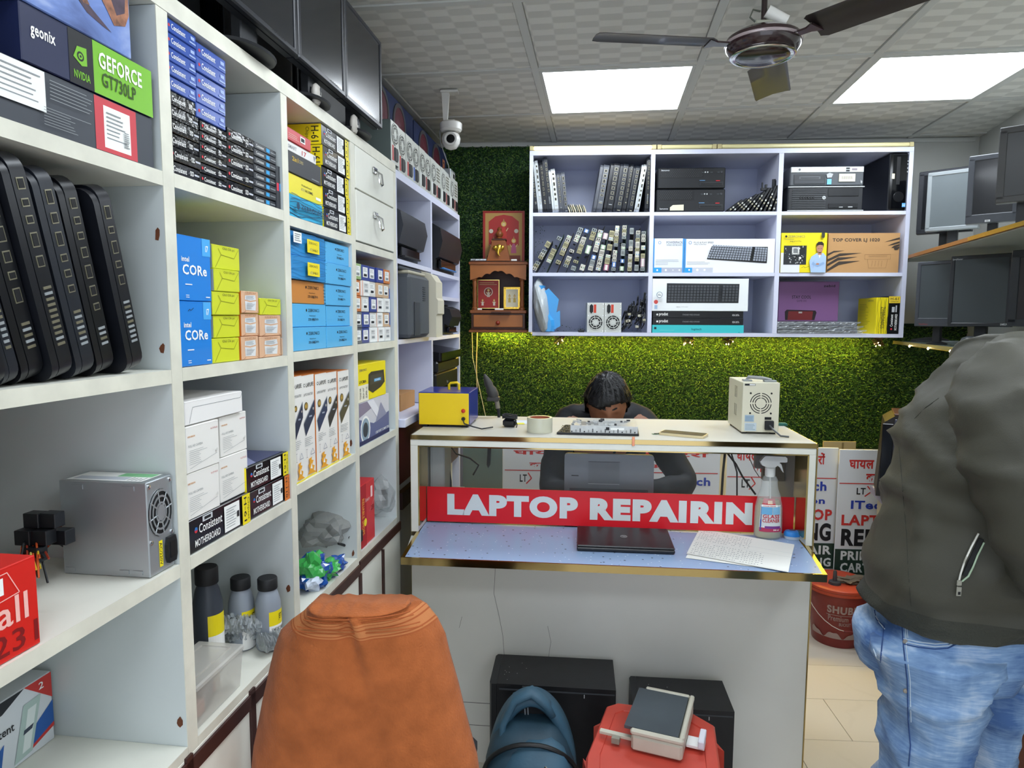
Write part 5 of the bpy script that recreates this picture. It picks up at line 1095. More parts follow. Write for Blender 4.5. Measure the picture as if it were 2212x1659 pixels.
# cable heap
e = empty('cable_heap', B.w(B.sx(1372, z+.05), BY+.05, z), 0, 'heap of tangled black adapter cables leaning in the lower left bay', 'cables'); rr = random.Random(8); q = MB()
for k in range(46):
    u = rr.uniform(-.055, .055); hh_ = .10+.10*max(0, min(1, (u+.06)/.09)); x_ = u; z0 = rr.uniform(.004, hh_*.7); P_ = [Vector((x_-.012, -.04+rr.uniform(0, .05), z0)), Vector((x_, -.045+rr.uniform(0, .04), z0+.02)), Vector((x_+.004, -.04+rr.uniform(0, .05), min(hh_, z0+.05))), Vector((x_+.01+rr.uniform(-.012, .004), -.03, min(hh_, z0+.07)))]
    P_ = [Vector((min(.052, max(-.066, p.x)), p.y, p.z)) for p in P_]; q.tube(P_, rr.choice((.0025, .0035, .0045)), [PLB2, PLB, c('2A2C30', .4), c('3B3D40', .4)][k % 4], 5)
q.build('cable', e, kind='stuff')
q = MB()
for k in range(9): u = rr.uniform(-.05, .04); zz = rr.uniform(.01, .12); q.box(u, u+.016, -.048, -.036, zz, zz+.012, [c('3A3C3F'), c('B9B7A8'), METP][k % 3], .001)
q.build('plug', e)
e = empty('plug_adapter', B.w(B.sx(1258, z+.01), BY+.02, z+.0002), 0, 'small black plug lying beside the pair of power supplies', 'plug'); MB().box(-.02, .012, 0, .02, 0, .012, PLB2, .002).box(-.012, -.004, .004, .014, .012, .018, PLB2).build('body', e)
# wrapped bundle: bubble roll and blue plastic
x = B.sx(1163, z+.12, BY-.02)
e = crumple('wrapped_part', fr=B, lab='silvery bubble wrapped roll sticking out of the lower left bay', cat='wrapped part', centre=(x+.012, BY+.05, z+.125, .124), size=(.040, .10, .145), m=mat('bubble_wrap_dense', 'B4BBBE', .18, bump=1, bscale=70, spec=.9), seed=31, amp=.14); e.rotation_euler = (0, math.radians(-9), 0)
x = B.sx(1185, z+.1, BY+.05); BPL = mat('blue_poly_sheet', '3F9ADB', .25, bump=.6, bscale=30)
e = empty('plastic_sheet', B.w(x, BY+.05, z), 0, 'bright blue folded plastic sheet beside the bubble wrapped roll', 'plastic sheet')
q = MB(); rr = random.Random(3); rings = []
for i in range(9):
    u = i/8; hh_ = .004+u*.23; cx = -.05*u+.012*math.sin(u*7); wv = .038-.016*u; rings.append([Vector((cx+wv*math.cos(t*PI/5)*(1+.25*rr.uniform(-1, 1)), .06*math.sin(t*PI/5), hh_)) for t in range(10)])
q.loft(rings, BPL); q.build('fold', e)
q = MB(); q.prism([(.0, .0), (.06, .03), (.058, .11), (.04, .10), (.052, .165), (.0, .22), (-.03, .2)], -.04, .02, BPL); q.build('flap', e)
# boxes in lower middle bay
hc = bz(702, 1500)-z; hk = (bz(672, 1500)-z-hc)/2; hd = bz(602, 1500)-z-hc-2*hk
CY = c('3DC6CC', .4)
BB(1409, 1607, z, hc-.0006, .14, CY, 'keyboard_box', 'turquoise keyboard carton at the bottom of the lower middle bay', 'box', y=BY+.002, prints=[('f', [('t', 'logitech', .43, .28, .54, .62, c('0E5E6C'), {'b': 1}), ('r', .02, .45, .045, .75, c('22343A')), ('r', .08, .3, .24, .34, c('7FDCE0')), ('o', .95, .1, .004, INK)])])
for i in range(2):
    BB(1410, 1606, z+hc+i*hk, hk-.0006, .14, c('15161A', .35), 'keyboard_box', ['black keyboard carton, lower of the two thin black ones', 'black keyboard carton, upper of the two thin black ones'][i], 'box', y=BY+.003+.001*i, prints=[('f', [('o', .05, .5, .011, WHITE), ('t', 'prodot', .07, .22, .17, .82, WHITE, {'b': 2}), ('t', 'STANDARD WIRED KEYBOARD', .33, .38, .52, .58, c('9A9A9C')), ('t', 'KB-207s', .88, .3, .955, .58, c('C9C9CB'), {'b': 1})])])
BB(1407, 1617, z+hc+2*hk, hd, .14, c('EFF3F4', .4), 'keyboard_box', 'large white carton with black keyboard picture standing on the black cartons', 'box', y=BY+.001, prints=[('f', kb(.15, .25, .905, .86, 6, 22, 0, c('4A4E53', .4), c('25282C', .4))+[('o', .07, .50, .032, c('5F7F98')), ('o', .07, .50, .027, WHITE), ('t', 'DELL', .05, .47, .09, .53, c('3F5F7A'), {'b': 1}), ('o', .035, .28, .022, c('C94A44')), ('r', .02, .06, .05, .18, c('9DB8D6')), ('t', 'KB216', .25, .11, .29, .14, TXT), ('t', 'Dell Wired Keyboard', .30, .11, .37, .14, GREY)])])
# lower right bay
PUR = mat('purple_carton', '7D5784', .35)
BB(1682, 1812, z+.0605, bz(608, 1745, BY+.08)-z-.0605, .06, PUR, 'cooler_box', 'purple carton with a dark red cooling pad picture behind the wrapped keyboards', 'box', y=BY+.085, prints=[('f', [('t', 'zebid', .74, .86, .93, .92, INK, {'b': 2}), ('t', 'STAY COOL', .22, .57, .54, .65, INK, {'b': 1}), ('t', 'GAME ON', .30, .49, .46, .54, c('4A2F50')), ('p', [(.12, .03), (.11, .24), (.14, .29), (.62, .27), (.64, .22), (.61, .03)], c('1D1216')), ('p', [(.16, .03), (.17, .25), (.58, .25), (.57, .03)], c('6B1C1E')), ('r', .34, .2, .40, .24, c('A8A09A'))])])
e = empty('case', B.w(1.112, BY+.085, z), 0, 'plain dark board lying under the purple carton', 'board'); MB().box(0, .28, 0, .1, 0, .058, c('4A4652', .6), .002).build('body', e); e.name = 'packing_board'
WRP = mat('clear_wrap', 'AEB4B8', .10, alpha=.45, bump=1, bscale=45, spec=1)
for i in range(3):
    x0, x1 = 1.1085, B.sx(1862-i*6, z+.02); yk = BY-.004+.004*i; zk = z+.0195*i
    e = empty('wrapped_keyboard', B.w(x0, yk, zk+.0004), 0, 'dark keyboard in clear plastic wrap, %s of the flat stack' % ['bottom', 'middle', 'topmost'][i], 'keyboard', 'plastic wrapped keyboards'); w = x1-x0
    MB().box(.004, w-.02, .004, .07, .002, .014, c('35383E', .4), .002).build('keyboard', e)
    q = MB(); [q.box(.01+k*w*.045, .01+k*w*.045+.012, .006, .016, .0142, .0165, c('1C1E22')) for k in range(20)]; q.build('key_row', e, kind='stuff')
    q = MB(); rr = random.Random(i)
    def fw(u, v): return Vector((u*w, -.003+.004*rr.random()+.079*v, .0188-.004*abs(v-.5)*rr.random()*2+.001*rr.random()))
    def fs(u, v): return Vector((u*w+.02*(v > .5)*(u > .9), -.004+.005*rr.random(), .001+.0175*v))
    q.grid(fw, 40, 4, WRP); q.grid(fs, 44, 3, WRP); q.build('plastic_wrap', e)
xw0, xw1 = B.sx(1862, z+.1, BY+.02), B.sx(1917, z+.1)
hy = bz(640, 1890)-z
x_a, x_b = B.sx(1893, z+.1), B.sx(1918.5, z+.1)
carton(B, x_a, BY+.004, z, x_b-x_a, .20, hy-.006, YEL, 'motherboard_box', 'yellow carton with wavy pattern standing in the lower right bay', 'box', prints=[('f', wavy(8, c('8C8420'), 7, w=.0016, horiz=False)+[('t', 'ZEBRONICS', .35, .15, .7, .75, c('6B6518'), {'rot': -1, 'b': 1})]), ('l', [('t', 'ZEBRONICS', .55, .90, .85, .94, TXT)]+lines(.1, .15, .7, .84, 16, c('A09722'), .22, .5, 6))])
x_c = B.sx(1944, z+.1); 
carton(B, x_b+.001, BY+.003, z, min(x_c, 1.692)-x_b-.001, .20, hy, MBK, 'motherboard_box', 'black carton with yellow top end standing at the right of the lower right bay', 'box', prints=[('f', [('r', 0, .82, 1, 1, c('E9C93B', .4)), ('t', 'H-61', .15, .90, .85, .97, INK, {'b': 1}), ('t', 'Chipset', .15, .84, .85, .88, INK), ('t', 'Consistent', .22, .20, .45, .52, WHITE, {'rot': 1, 'b': 1}), ('t', 'MOTHERBOARD', .60, .10, .82, .53, WHITE, {'rot': 1, 'b': 1}), ('o', .34, .13, .09, c('C8313B')), ('r', .3, .58, .55, .72, c('B9BCC0')), ('r', .62, .58, .74, .76, c('B9BCC0'))])])
# lamp battens along the top of the unit
TUBE = mat('lit_tube', (1, .84, .48), .4, emit=.95); BAT = mat('gold_batten', 'B59A5A', .5)
def tube_lamp(p0, p1, lab, lit, nm='tube_light'):
    x0, x1 = B.sx(p0, 2.30, BY+.006), B.sx(p1, 2.30, BY+.006)
    e = empty(nm, B.w(x0, BY+.006, 2.2924), 0, lab, 'light'); MB().box(0, x1-x0, .012, .04, 0, .026, BAT, .002).build('housing', e)
    MB().box(.02, x1-x0-.02, -.004, .012, .004, .022, TUBE if lit else c('E2D9A4', .3), .004).build('tube', e)
    MB().box(0, .02, -.004, .012, .002, .024, c('C9BC8C', .4), .002).box(x1-x0-.02, x1-x0, -.004, .012, .002, .024, c('C9BC8C', .4), .002).build('end_cap', e)
tube_lamp(1144, 1418, 'glowing yellowish tube light on top of the wall shelves, left end', True)
tube_lamp(1420, 1548, 'unlit short tube light in the middle of the shelf top', False)
tube_lamp(1550, 1974, 'long pale tube light on top of the wall shelves, right end', False)
# fairy lights and LED strip under the unit
LED = mat('warm_led', (1, .68, .07), .4, emit=150.0)
e = empty('led_strip', (0, 0, 0), 0, 'warm yellow light strip under the wall shelving unit', 'light'); MB().box(-.10, 1.68, 3.70, 3.712, 1.3790, 1.3800, LED).build('emitter', e); MB().box(-.40, -.14, 3.765, 3.775, 1.3935, 1.395, LED).build('emitter', e); MB().box(-.11, 1.69, 3.695, 3.717, 1.3801, 1.3828, c('C9C3A8')).box(-.41, -.13, 3.76, 3.78, 1.3951, 1.3965, c('C9C3A8')).build('channel', e)
FL = mat('fairy_bulb', (1, .72, .32), .4, emit=14)
for i, px in enumerate((1206, 1485, 1570, 1893)):
    x = B.sx(px, 1.37, 3.62); e = empty('fairy_light_bundle', (x, 3.6, 1.382), 0, 'tangled string of tiny warm lights hanging under the shelves, %s of four' % ['leftmost', 'second from left', 'third from left', 'rightmost'][i], 'string light', 'fairy lights under the shelves'); rr = random.Random(i); q = MB(); b_ = MB()
    for k in range(10):
        P_ = [Vector((rr.uniform(-.05, .05), rr.uniform(-.02, .02), 0))]+[Vector((rr.uniform(-.03, .03), rr.uniform(-.02, .02), -.012-.012*j-rr.random()*.01)) for j in range(3)]; q.tube(P_, .0022, c(['5A3A22', '22180F'][k % 2], .4), 5)
        if k < 4+i % 2: b_.lathe([(.001, -.004), (.0028, 0), (.001, .004)], FL, P_[-1-k % 2], 8)
    q.build('wire', e); b_.build('bulb', e)
# ------------------------------------------------------------------ wooden wall shrine
WD, WD2, WD3 = mat('shrine_wood', '8A4E26', .42, noise=.2, nscale=10), mat('shrine_dark_wood', '4A2413', .42, noise=.2, nscale=12), mat('shrine_orange_wood', 'A5622C', .4, noise=.12, nscale=9)
SY = 3.52
xa, xb = B.pz(1018, 700, SY)[0], B.pz(1134, 700, SY)[0]; w = xb-xa
zb_ = B.pz(1075, 718, SY)[1]; zd = B.pz(1075, 677, SY)[1]; zp = B.pz(1075, 670, SY)[1]; za = B.pz(1075, 600, SY)[1]; ztp = B.pz(1075, 572, SY)[1]
e = empty('wall_shrine', (xa, SY, 0), 0, 'small carved brown wooden home shrine hanging on the grass wall', 'shrine')
MB().box(-.012, w+.012, -.012, .20, zb_, zb_+.012, WD, .002).box(-.006, w+.006, -.004, .19, zb_+.013, zb_+.02, WD2, .002).build('base_board', e)
MB().box(0, w, .0, .19, zb_+.0205, zd, WD2, .001).build('drawer_case', e)
dr = MB().box(.012, w-.012, -.006, -.0005, zb_+.027, zd-.008, WD3, .002).build('drawer', e)
MB().lathe([(.004, 0), (.005, -.004), (.011, -.010), (.009, -.018), (.003, -.021)], c('8A2F1E', .25), (w*.5, -.006, (zb_+zd)/2), 16, 'y').build('knob', dr, 50)
MB().box(-.006, w+.006, -.01, .19, zd+.0005, zp, WD, .002).box(w*.38, w*.74, -.03, -.0105, zd+.001, zd+.009, WD2, .001).build('ledge', e)
MB().box(0.012, w-.012, .17, .18, zp, ztp, WD2).build('back_panel', e)
for u in (.06, .94):
    H = za-zp+.0; MB().lathe([(.015, 0), (.015, .012), (.010, .016), (.012, .03), (.0095, .05), (.0115, H*.5), (.0095, H-.05), (.012, H-.03), (.010, H-.018), (.014, H-.012), (.014, H)], WD, (w*u, .012, zp+.0004), 16).build('column', e, 40)
pts = [(-.005, za-.012), (-.005, ztp), (w+.005, ztp), (w+.005, za-.012)]
n = 48
for i in range(n+1):
    u = 1-i/n; x_ = w*(.12+.76*u); s_ = abs(u-.5)*2
    arc = .010*abs(math.sin(s_*PI*2.5)); top = (ztp-za)*.62*(1-s_)**.8; pts.append((x_, min(ztp-.006, za-.010+top+arc)))
MB().prism(pts, -.006, .006, WD3).build('arch_panel', e)
MB().box(-.012, w+.014, -.012, .19, ztp+.0004, ztp+.014, WD, .002).box(-.006, w+.006, -.006, .18, ztp+.0145, ztp+.019, WD2, .001).build('roof_board', e)
zr = ztp+.0195; xs0 = B.pz(1078, 560, SY+.03)[0]-xa; zr1 = B.pz(1078, 519, SY+.03)[1]; zr2 = B.pz(1078, 492, SY+.03)[1]
r0, r1 = .058, .033
rg = lambda r, z_: [Vector((xs0+a*r, .05+b_*r, z_)) for a, b_ in ((-1, -1), (1, -1), (1, 1), (-1, 1))]
MB().loft([rg(r0+.004, zr), rg(r0, zr+.008), rg(r1, zr1)], WD).loft([rg(r1+.004, zr1+.0005), rg(r1+.004, zr1+.006)], WD2).build('spire', e)
MB().lathe([(.012, 0), (.017, .004), (.011, .010), (.019, .020), (.020, .030), (.012, .040), (.009, .044), (.012, .052), (.006, .060), (.002, .062)], WD, (xs0, .05, zr1+.007), 18).build('finial', e, 50)
GF = mat('gold_foil', 'E0B84A', .22, .85, bump=.5, bscale=120)
q = MB().lathe([(.006, .004), (.017, .002), (.020, -.002), (.014, -.008), (.004, -.011)], GF, (xs0, .004, (zr+zr1)/2+.008), 14, 'y', (.9, 1.15)); q.lathe([(.012, 0), (.010, -.006), (.002, -.009)], GF, (xs0-.018, .002, (zr+zr1)/2+.014), 10, 'y').lathe([(.012, 0), (.010, -.006), (.002, -.009)], GF, (xs0+.018, .002, (zr+zr1)/2+.014), 10, 'y').tube([(xs0, -.008, (zr+zr1)/2+.005), (xs0-.002, -.016, (zr+zr1)/2-.018), (xs0+.006, -.014, (zr+zr1)/2-.030)], [.008, .006, .003], GF, 8); q.build('gold_emblem', e, 60)
# framed pictures
def picture(px0, px1, py0, py1, y, lab, items, m, frame, tilt=0):
    x0, zt_ = B.pz(px0, py0, y); x1, zb2 = B.pz(px1, py1, y); o = empty('framed_picture', (x0, y, zb2), 0, lab, 'picture'); d_ = (0, x1-x0, 0, .008, 0, zt_-zb2)
    MB().box(*d_, m, .001).build('backing', o); q = MB(); W_, H_ = d_[1], d_[5]; f = frame[1]
    for g in ((0, W_, 0, f), (0, W_, H_-f, H_), (0, f, f, H_-f), (W_-f, W_, f, H_-f)): q.box(g[0], g[1], -.003, 0, g[2], g[3], frame[0], .0008)
    q.build('frame', o); q = MB(); pr(q, 'f', items, d_); q.build('printed_panel', o); return o
GP, RP_ = c('B08A4A', .5), c('A82A24', .45)
def fig(cx, cy, s, robe, m=c('D9C08F')):
    return [('o', cx, cy+s*.9, s*.42, c('D9B35A')), ('p', [(cx-s*.5, cy-s*.9), (cx-s*.42, cy-.1*s), (cx-.2*s, cy+.5*s), (cx+.2*s, cy+.5*s), (cx+.42*s, cy-.1*s), (cx+.5*s, cy-s*.9)], robe), ('o', cx, cy+s*.85, s*.24, m), ('p', [(cx-.16*s, cy+1.1*s), (cx, cy+1.6*s), (cx+.16*s, cy+1.1*s)], GP), ('l', cx-.4*s, cy, cx-.7*s, cy+.4*s, .004, m), ('l', cx+.4*s, cy, cx+.7*s, cy+.4*s, .004, m)]
picture(1043, 1133, 456, 570, 3.60, 'red and gold devotional picture standing behind the shrine spire', [('r', .06, .04, .94, .96, GP), ('p', [(.14, .35), (.14, .8), (.3, .9), (.5, .93), (.7, .9), (.86, .8), (.86, .35)], RP_)]+fig(.5, .62, .15, c('C23A30'))+fig(.26, .32, .13, c('D8CDBB'))+fig(.74, .32, .13, c('B0587A'))+[('o', .2, .62, .05, c('C9C0AE')), ('o', .8, .62, .05, c('C9C0AE')), ('r', .1, .05, .9, .16, c('7A3A2A'))], RP_, (c('9A2A24', .35), .006)) 
zz = zp
picture(1031, 1079, 604, 667, SY+.08, 'dark red devotional picture with silver figures inside the shrine, left', [('r', .05, .05, .95, .95, RP_), ('o', .5, .58, .2, c('C9B8A8')), ('o', .5, .58, .16, c('7A2420'))]+fig(.5, .52, .13, c('C9B8A8'))+fig(.24, .2, .1, c('D8CDC0'))+fig(.76, .2, .1, c('D8CDC0'))+lines(.1, .8, .9, .92, 2, c('C9A87A'), .3, .2), RP_, (mat('gold_frame', (.8, .6, .2), .25, 1), .005))
picture(1088, 1124, 620, 668, SY+.06, 'small bright gold framed devotional plate inside the shrine, right', [('r', .14, .1, .86, .9, c('E6DFC0', .3)), ('t', 'OM', .3, .3, .7, .7, c('C9A23A'), {'b': 1})][:1]+fig(.35, .45, .16, c('CDB25A'))+fig(.65, .45, .16, c('CDB25A')), GF, (GF, .006))
for i, (px, py, l_) in enumerate(((1036, 668, .022), (1078, 669, .045), (1110, 570, .03))):
    x_, z_ = B.pz(px, py, SY-.0); e2 = empty('incense_box', (x_-l_/2, SY+.0 if i < 2 else SY+.0, (zp+.0004) if i < 2 else ztp+.0195), 0, ['small white chalk box at the left of the shrine ledge', 'white paper strip in the middle of the shrine ledge', 'small white box on the roof of the shrine'][i], 'small box'); MB().box(0, l_, 0, .012, 0, .009, WHITE, .001).box(.002, l_-.002, -.0004, 0, .002, .007, PAPER).build('body', e2)
x_, z_ = B.pz(1016, 567, SY); e2 = empty('foil_packet', (x_, SY+.0, ztp+.0195), 0, 'silver foil packet on the left of the shrine roof', 'packet'); MB().box(0, .085, 0, .04, 0, .012, mat('silver_foil', 'C9CCCF', .2, .8, bump=1, bscale=60), .003).build('foil', e2)
MB().tube([(xa-.02, SY+.2, zb_+.05), (xa-.035, SY+.18, zb_+.02), (xa-.02, SY+.15, zb_-.01), (xa-.008, SY+.1, zb_+.01)], .008, c('9A978C', .5), 6).build('wall_bracket', e)
for i, (P_, r_, m_, lab) in enumerate((([(xa+.0, 3.80, zb_-.005), (xa-.004, 3.79, 1.2), (xa+.002, 3.795, 1.0), (xa, 3.80, .86)], .0032, c('D8C9A0', .4), 'cream cable running down the grass wall under the shrine'), ([(xa-.03, 3.80, zb_+.05), (xa-.025, 3.79, 1.25), (xa+.03, 3.79, 1.0), (xa+.06, 3.8, .86)], .0018, c('E4E2D6', .4), 'thin white cable hanging down the grass wall beside the cream one'))):
    MB().tube(P_, r_, m_, 6).build('wall_cable', None, 40, label=lab, cat='cable')
B.dy = 0
# ------------------------------------------------------------------ right wall shelves and monitors
e = empty('monitor_shelf', R.w(0, 0, 0), R.phi, 'upper wall shelf on the right carrying switched off monitors', 'shelf')
MB().box(.30, 3.4, -.41, -.002, 1.765, 1.785, c('B9BCB4', .4), .002).build('shelf_board', e)
MB().box(.34, 3.4, -.424, -.411, 1.768, 1.783, mat('brown_light_batten', 'A06A35', .4)).build('front_batten', e); MB().box(.42, .5, -.4255, -.4245, 1.766, 1.785, c('E6E0CC')).box(1.25, 1.9, -.4255, -.4245, 1.768, 1.783, mat('gold_tape', 'C9A23A', .25, .7)).build('tape', e)
MB().box(.5, 3.4, -.40, -.38, 1.63, 1.764, c('8E908A', .5)).build('support_rail', e) if False else None
e = empty('monitor_shelf', R.w(0, 0, 0), R.phi, 'lower glass wall shelf on the right carrying switched off monitors', 'shelf')
MB().box(.30, 3.4, -.41, -.002, 1.352, 1.360, mat('shelf_glass', 'B9C9C4', .06, alpha=.6, spec=.9)).build('glass_board', e)
MB().box(.30, 3.4, -.42, -.411, 1.346, 1.362, c('6E6A58', .3)).box(.34, 3.4, -.36, -.345, 1.336, 1.3515, GOLD2).build('edge_strip', e)
q = MB(); [q.lathe([(.001, -.006), (.005, 0), (.001, .006)], FL, (.6+.27*k, -.424, 1.345), 8) for k in range(8)]; q.build('fairy_bulb', e)
def mon(pl, pt, pb_, D, pr_, lab, phi=-45, bez=.02, m=None, scr=None, base=1.785, chin=0, mark=None):
    a, b_ = img(pl, pb_); P = CAM+(_f+_r*a-_u*b_)*D; F = Frame(P.x, P.y, math.radians(phi)); w = F.sx(pr_, P.z); h = F.zy(pt, 0)-P.z
    return monitor((P.x, P.y, P.z), F.phi, w, h, lab, 0, bez, m, scr, drop=P.z-base-.005, chin=chin, mark=mark, dp=.035)
GBZ = mat('grey_bezel', '3E4147', .4, noise=.1); SLB = mat('silver_bezel', '8B9194', .35, .3)
SC2 = mat('dusty_screen', '3F4548', .35, noise=.08, nscale=4); SC3 = mat('pale_dusty_screen', '5B6265', .35, noise=.1, nscale=4)
mon(1978, 372, 507, 3.18, 2098, 'wide black monitor, farthest on the upper right shelf', -41, .022, base=1.785, scr=SCR)
mon(1997, 374, 501, 3.08, 2112, 'monitor with scuffed silver frame on the upper right shelf', -41, .018, SLB, SC3, 1.785)
mon(2084, 338, 485, 2.72, 2200, 'grey framed monitor, second from the right on the upper shelf', -40, .022, GBZ, SCR, 1.785, .014, [('r', .38, .015, .48, .045, c('C9CCCE')), ('t', 'DELL', .40, .02, .46, .04, INK, {'b': 1})])
mon(2149, 276, 440, 2.42, 2262, 'dark grey rounded monitor, nearest on the upper right shelf', -40, .024, mat('taupe_bezel', '3A3A3A', .4), mat('grey_brown_screen', '2E3032', .3, noise=.1, nscale=4), 1.785)
mon(1974, 566, 705, 3.05, 2060, 'small grey framed monitor, leftmost on the lower right shelf', -50, .016, GBZ, SC2, 1.361, .022, [('t', 'ThinkVision', .12, .025, .35, .05, c('8A3230'))])
mon(2045, 554, 705, 2.86, 2180, 'larger monitor in the middle of the lower right shelf', -50, .016, mat('dark_slim_bezel', '2A2C30', .35), SC2, 1.361, 0, [('t', 'SyncMaster', .03, .935, .2, .965, c('C9CCCE')), ('t', 'SAMSUNG', .86, .02, .99, .05, c('D9DCDE'), {'b': 1})])
mon(2174, 541, 705, 2.50, 2330, 'black monitor nearest on the lower right shelf', -50, .028, mat('dark_slim_bezel', '2A2C30'), mat('brownish_screen', '2A2527', .3), 1.361)
a, b_ = img(1990, 722); 
def rp(px, yy, z): return R.w(R.sx(px, z, yy), yy, z)
for i, (px, py, lab) in enumerate(((2003, -.30, 'dark docking station on the lower right shelf under the small monitor'),)):
    P = rp(px, py, 1.3603); e = empty('docking_station', P+Vector((0, 0, .0005)), math.radians(-30), lab, 'docking station')
    MB().prism([(-.07, 0), (.09, 0), (.09, .012), (.06, .022), (.0, .024), (-.07, .012)], 0, .07, PLB).build('body', e); MB().box(-.05, .04, -.001, 0, .002, .008, DGREY).box(.05, .13, -.02, .05, 0.0, .008, c('8D9498'), .001).build('side_port', e)
for i, (px, py, lab) in enumerate(((2094, -.33, 'grey round webcam on the lower right shelf'), (2138, -.24, 'second grey round webcam beyond the first on the lower shelf'))):
    P = rp(px, py, 1.3603); e = empty('webcam', P+Vector((0, 0, .0005)), math.radians(-30), lab, 'webcam'); MB().lathe([(.012, 0), (.032, .008), (.036, .020), (.028, .036), (.010, .044)], c('4A4E52', .3), n=24).build('shell', e, 60); MB().tube([(.03, 0, .008), (.05, .01, .03), (.06, .01, .01), (.04, .02, .004)], .0022, PLB2, 6).build('cable', e)
# ------------------------------------------------------------------ repair counter
K = Frame(-.468, 2.205, math.radians(-2.5))
CT = 1.085
CW = K.sx(1768, CT); CD = K.gz(1400, 905, CT)[1]; LZ = .755
LW = K.sx(1787, LZ, -.245); LL = K.sx(866, LZ, -.245)
def speck():
    m = bpy.data.materials.new('speckled_blue_laminate'); m.use_nodes = True; nt = m.node_tree; N = nt.nodes; P = N['Principled BSDF']
    tc = N.new('ShaderNodeTexCoord'); col = None
    mx0 = None; prev = (*hx('98B0D3'), 1)
    for sc, th, cc in ((34, .10, '20263A'), (44, .10, 'E6EBF4'), (23, .08, '2B3350')):
        v = N.new('ShaderNodeTexVoronoi'); v.inputs['Scale'].default_value = sc; nt.links.new(tc.outputs['Object'], v.inputs['Vector'])
        lt = N.new('ShaderNodeMath'); lt.operation = 'LESS_THAN'; lt.inputs[1].default_value = th; nt.links.new(v.outputs['Distance'], lt.inputs[0])
        mx = N.new('ShaderNodeMix'); mx.data_type = 'RGBA'; mx.inputs[7].default_value = (*hx(cc), 1); nt.links.new(lt.outputs[0], mx.inputs[0])
        if mx0 is None: mx.inputs[6].default_value = prev
        else: nt.links.new(mx0.outputs[2], mx.inputs[6])
        mx0 = mx
    nt.links.new(mx0.outputs[2], P.inputs['Base Color']); P.inputs['Roughness'].default_value = .3
    return m
SPK = speck()
FP = mat('counter_front_laminate', 'DEDDD6', .45, noise=.05, nscale=3, bump=.06, bscale=30)
MIR = mat('gold_mirror_trim', (.42, .31, .13), .10, 1)
ct = empty('repair_counter', K.w(0, 0, 0), K.phi, 'white and gold repair counter with glass window and blue ledge', 'counter')
MB().box(.004, CW-.004, .003, CD, CT-.014, CT, mat('white_counter_top', 'C6C3B8', .5, noise=.03, nscale=6), .001).build('top_board', ct)
MB().box(0, CW, -.001, .006, CT-.016, CT-.001, MIR).box(0, .004, -.001, CD, CT-.016, CT-.001, GOLD).box(CW-.004, CW, -.001, CD, CT-.016, CT-.001, GOLD).build('gold_trim', ct)
xl0, xl1, xr0, xr1 = K.sx(887, 1.0), K.sx(902, 1.0), K.sx(1748, 1.0), K.sx(1762, 1.0)
MB().box(xl0, xr1, .001, .13, CT-.036, CT-.0165, CREAM).build('window_frame', ct)
for a, b_ in ((xl0, xl1), (xr0, xr1)): MB().box(a, b_, .001, .13, LZ+.001, CT-.0365, CREAM).build('post', ct)
MB().box(xl1, xr0, .004, .128, CT-.041, CT-.037, MIR).box(xl1, xl1+.005, .004, .128, LZ+.02, CT-.042, GOLD).box(xr0-.005, xr0, .004, .128, LZ+.02, CT-.042, GOLD).build('gold_trim', ct)
MB().box(0, xl0-.0005, -.001, .13, FZ, CT-.017, GOLD).build('gold_trim', ct); MB().box(xr1+.0005, CW, -.001, .13, FZ, CT-.017, MIR).build('gold_trim', ct)
gl = MB().box(xl1+.005, xr0-.005, .118, .123, LZ+.002, CT-.042, GLASS).build('window_pane', ct)
# lower body
MB().box(xl0, xr1, .0, .018, FZ, LZ-.026, FP).build('front_panel', ct)
MB().box(xl0, xl0+.018, .02, CD-.03, FZ, LZ-.027, CREAM).box(xr1-.018, xr1, .02, CD-.03, FZ, LZ-.027, CREAM).build('side_panel', ct)
MB().box(xl0, xr1, .131, CD-.03, LZ-.045, LZ-.03, CREAM).build('inner_shelf', ct)
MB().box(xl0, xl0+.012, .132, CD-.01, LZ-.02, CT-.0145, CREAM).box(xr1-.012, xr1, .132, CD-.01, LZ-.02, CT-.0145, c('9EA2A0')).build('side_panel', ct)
q = MB(); CRK = c('5A5854', .8)
def crack(P_, w=.0012):
    for (a, b_), (a2, b2) in zip(P_, P_[1:]):
        x_, z_ = K.pz(a, b_); x2, z2 = K.pz(a2, b2); q.add([(x_-w/2, -.0004, z_), (x_+w/2, -.0004, z_), (x2+w/2, -.0004, z2), (x2-w/2, -.0004, z2)], [(0, 1, 2, 3)], CRK)
crack([(1070, 1225), (1067, 1282), (1078, 1330), (1086, 1372), (1090, 1425)]); crack([(1183, 1352), (1190, 1386), (1184, 1425)], .001); crack([(998, 1332), (992, 1356)], .001)
for y_ in (1515, 1563): x_, z_ = K.pz(980, y_); x2, _ = K.pz(1058, y_); q.box(x_, x2, -.0005, 0, z_-.0008, z_+.0008, CRK)
q.build('crack', ct)
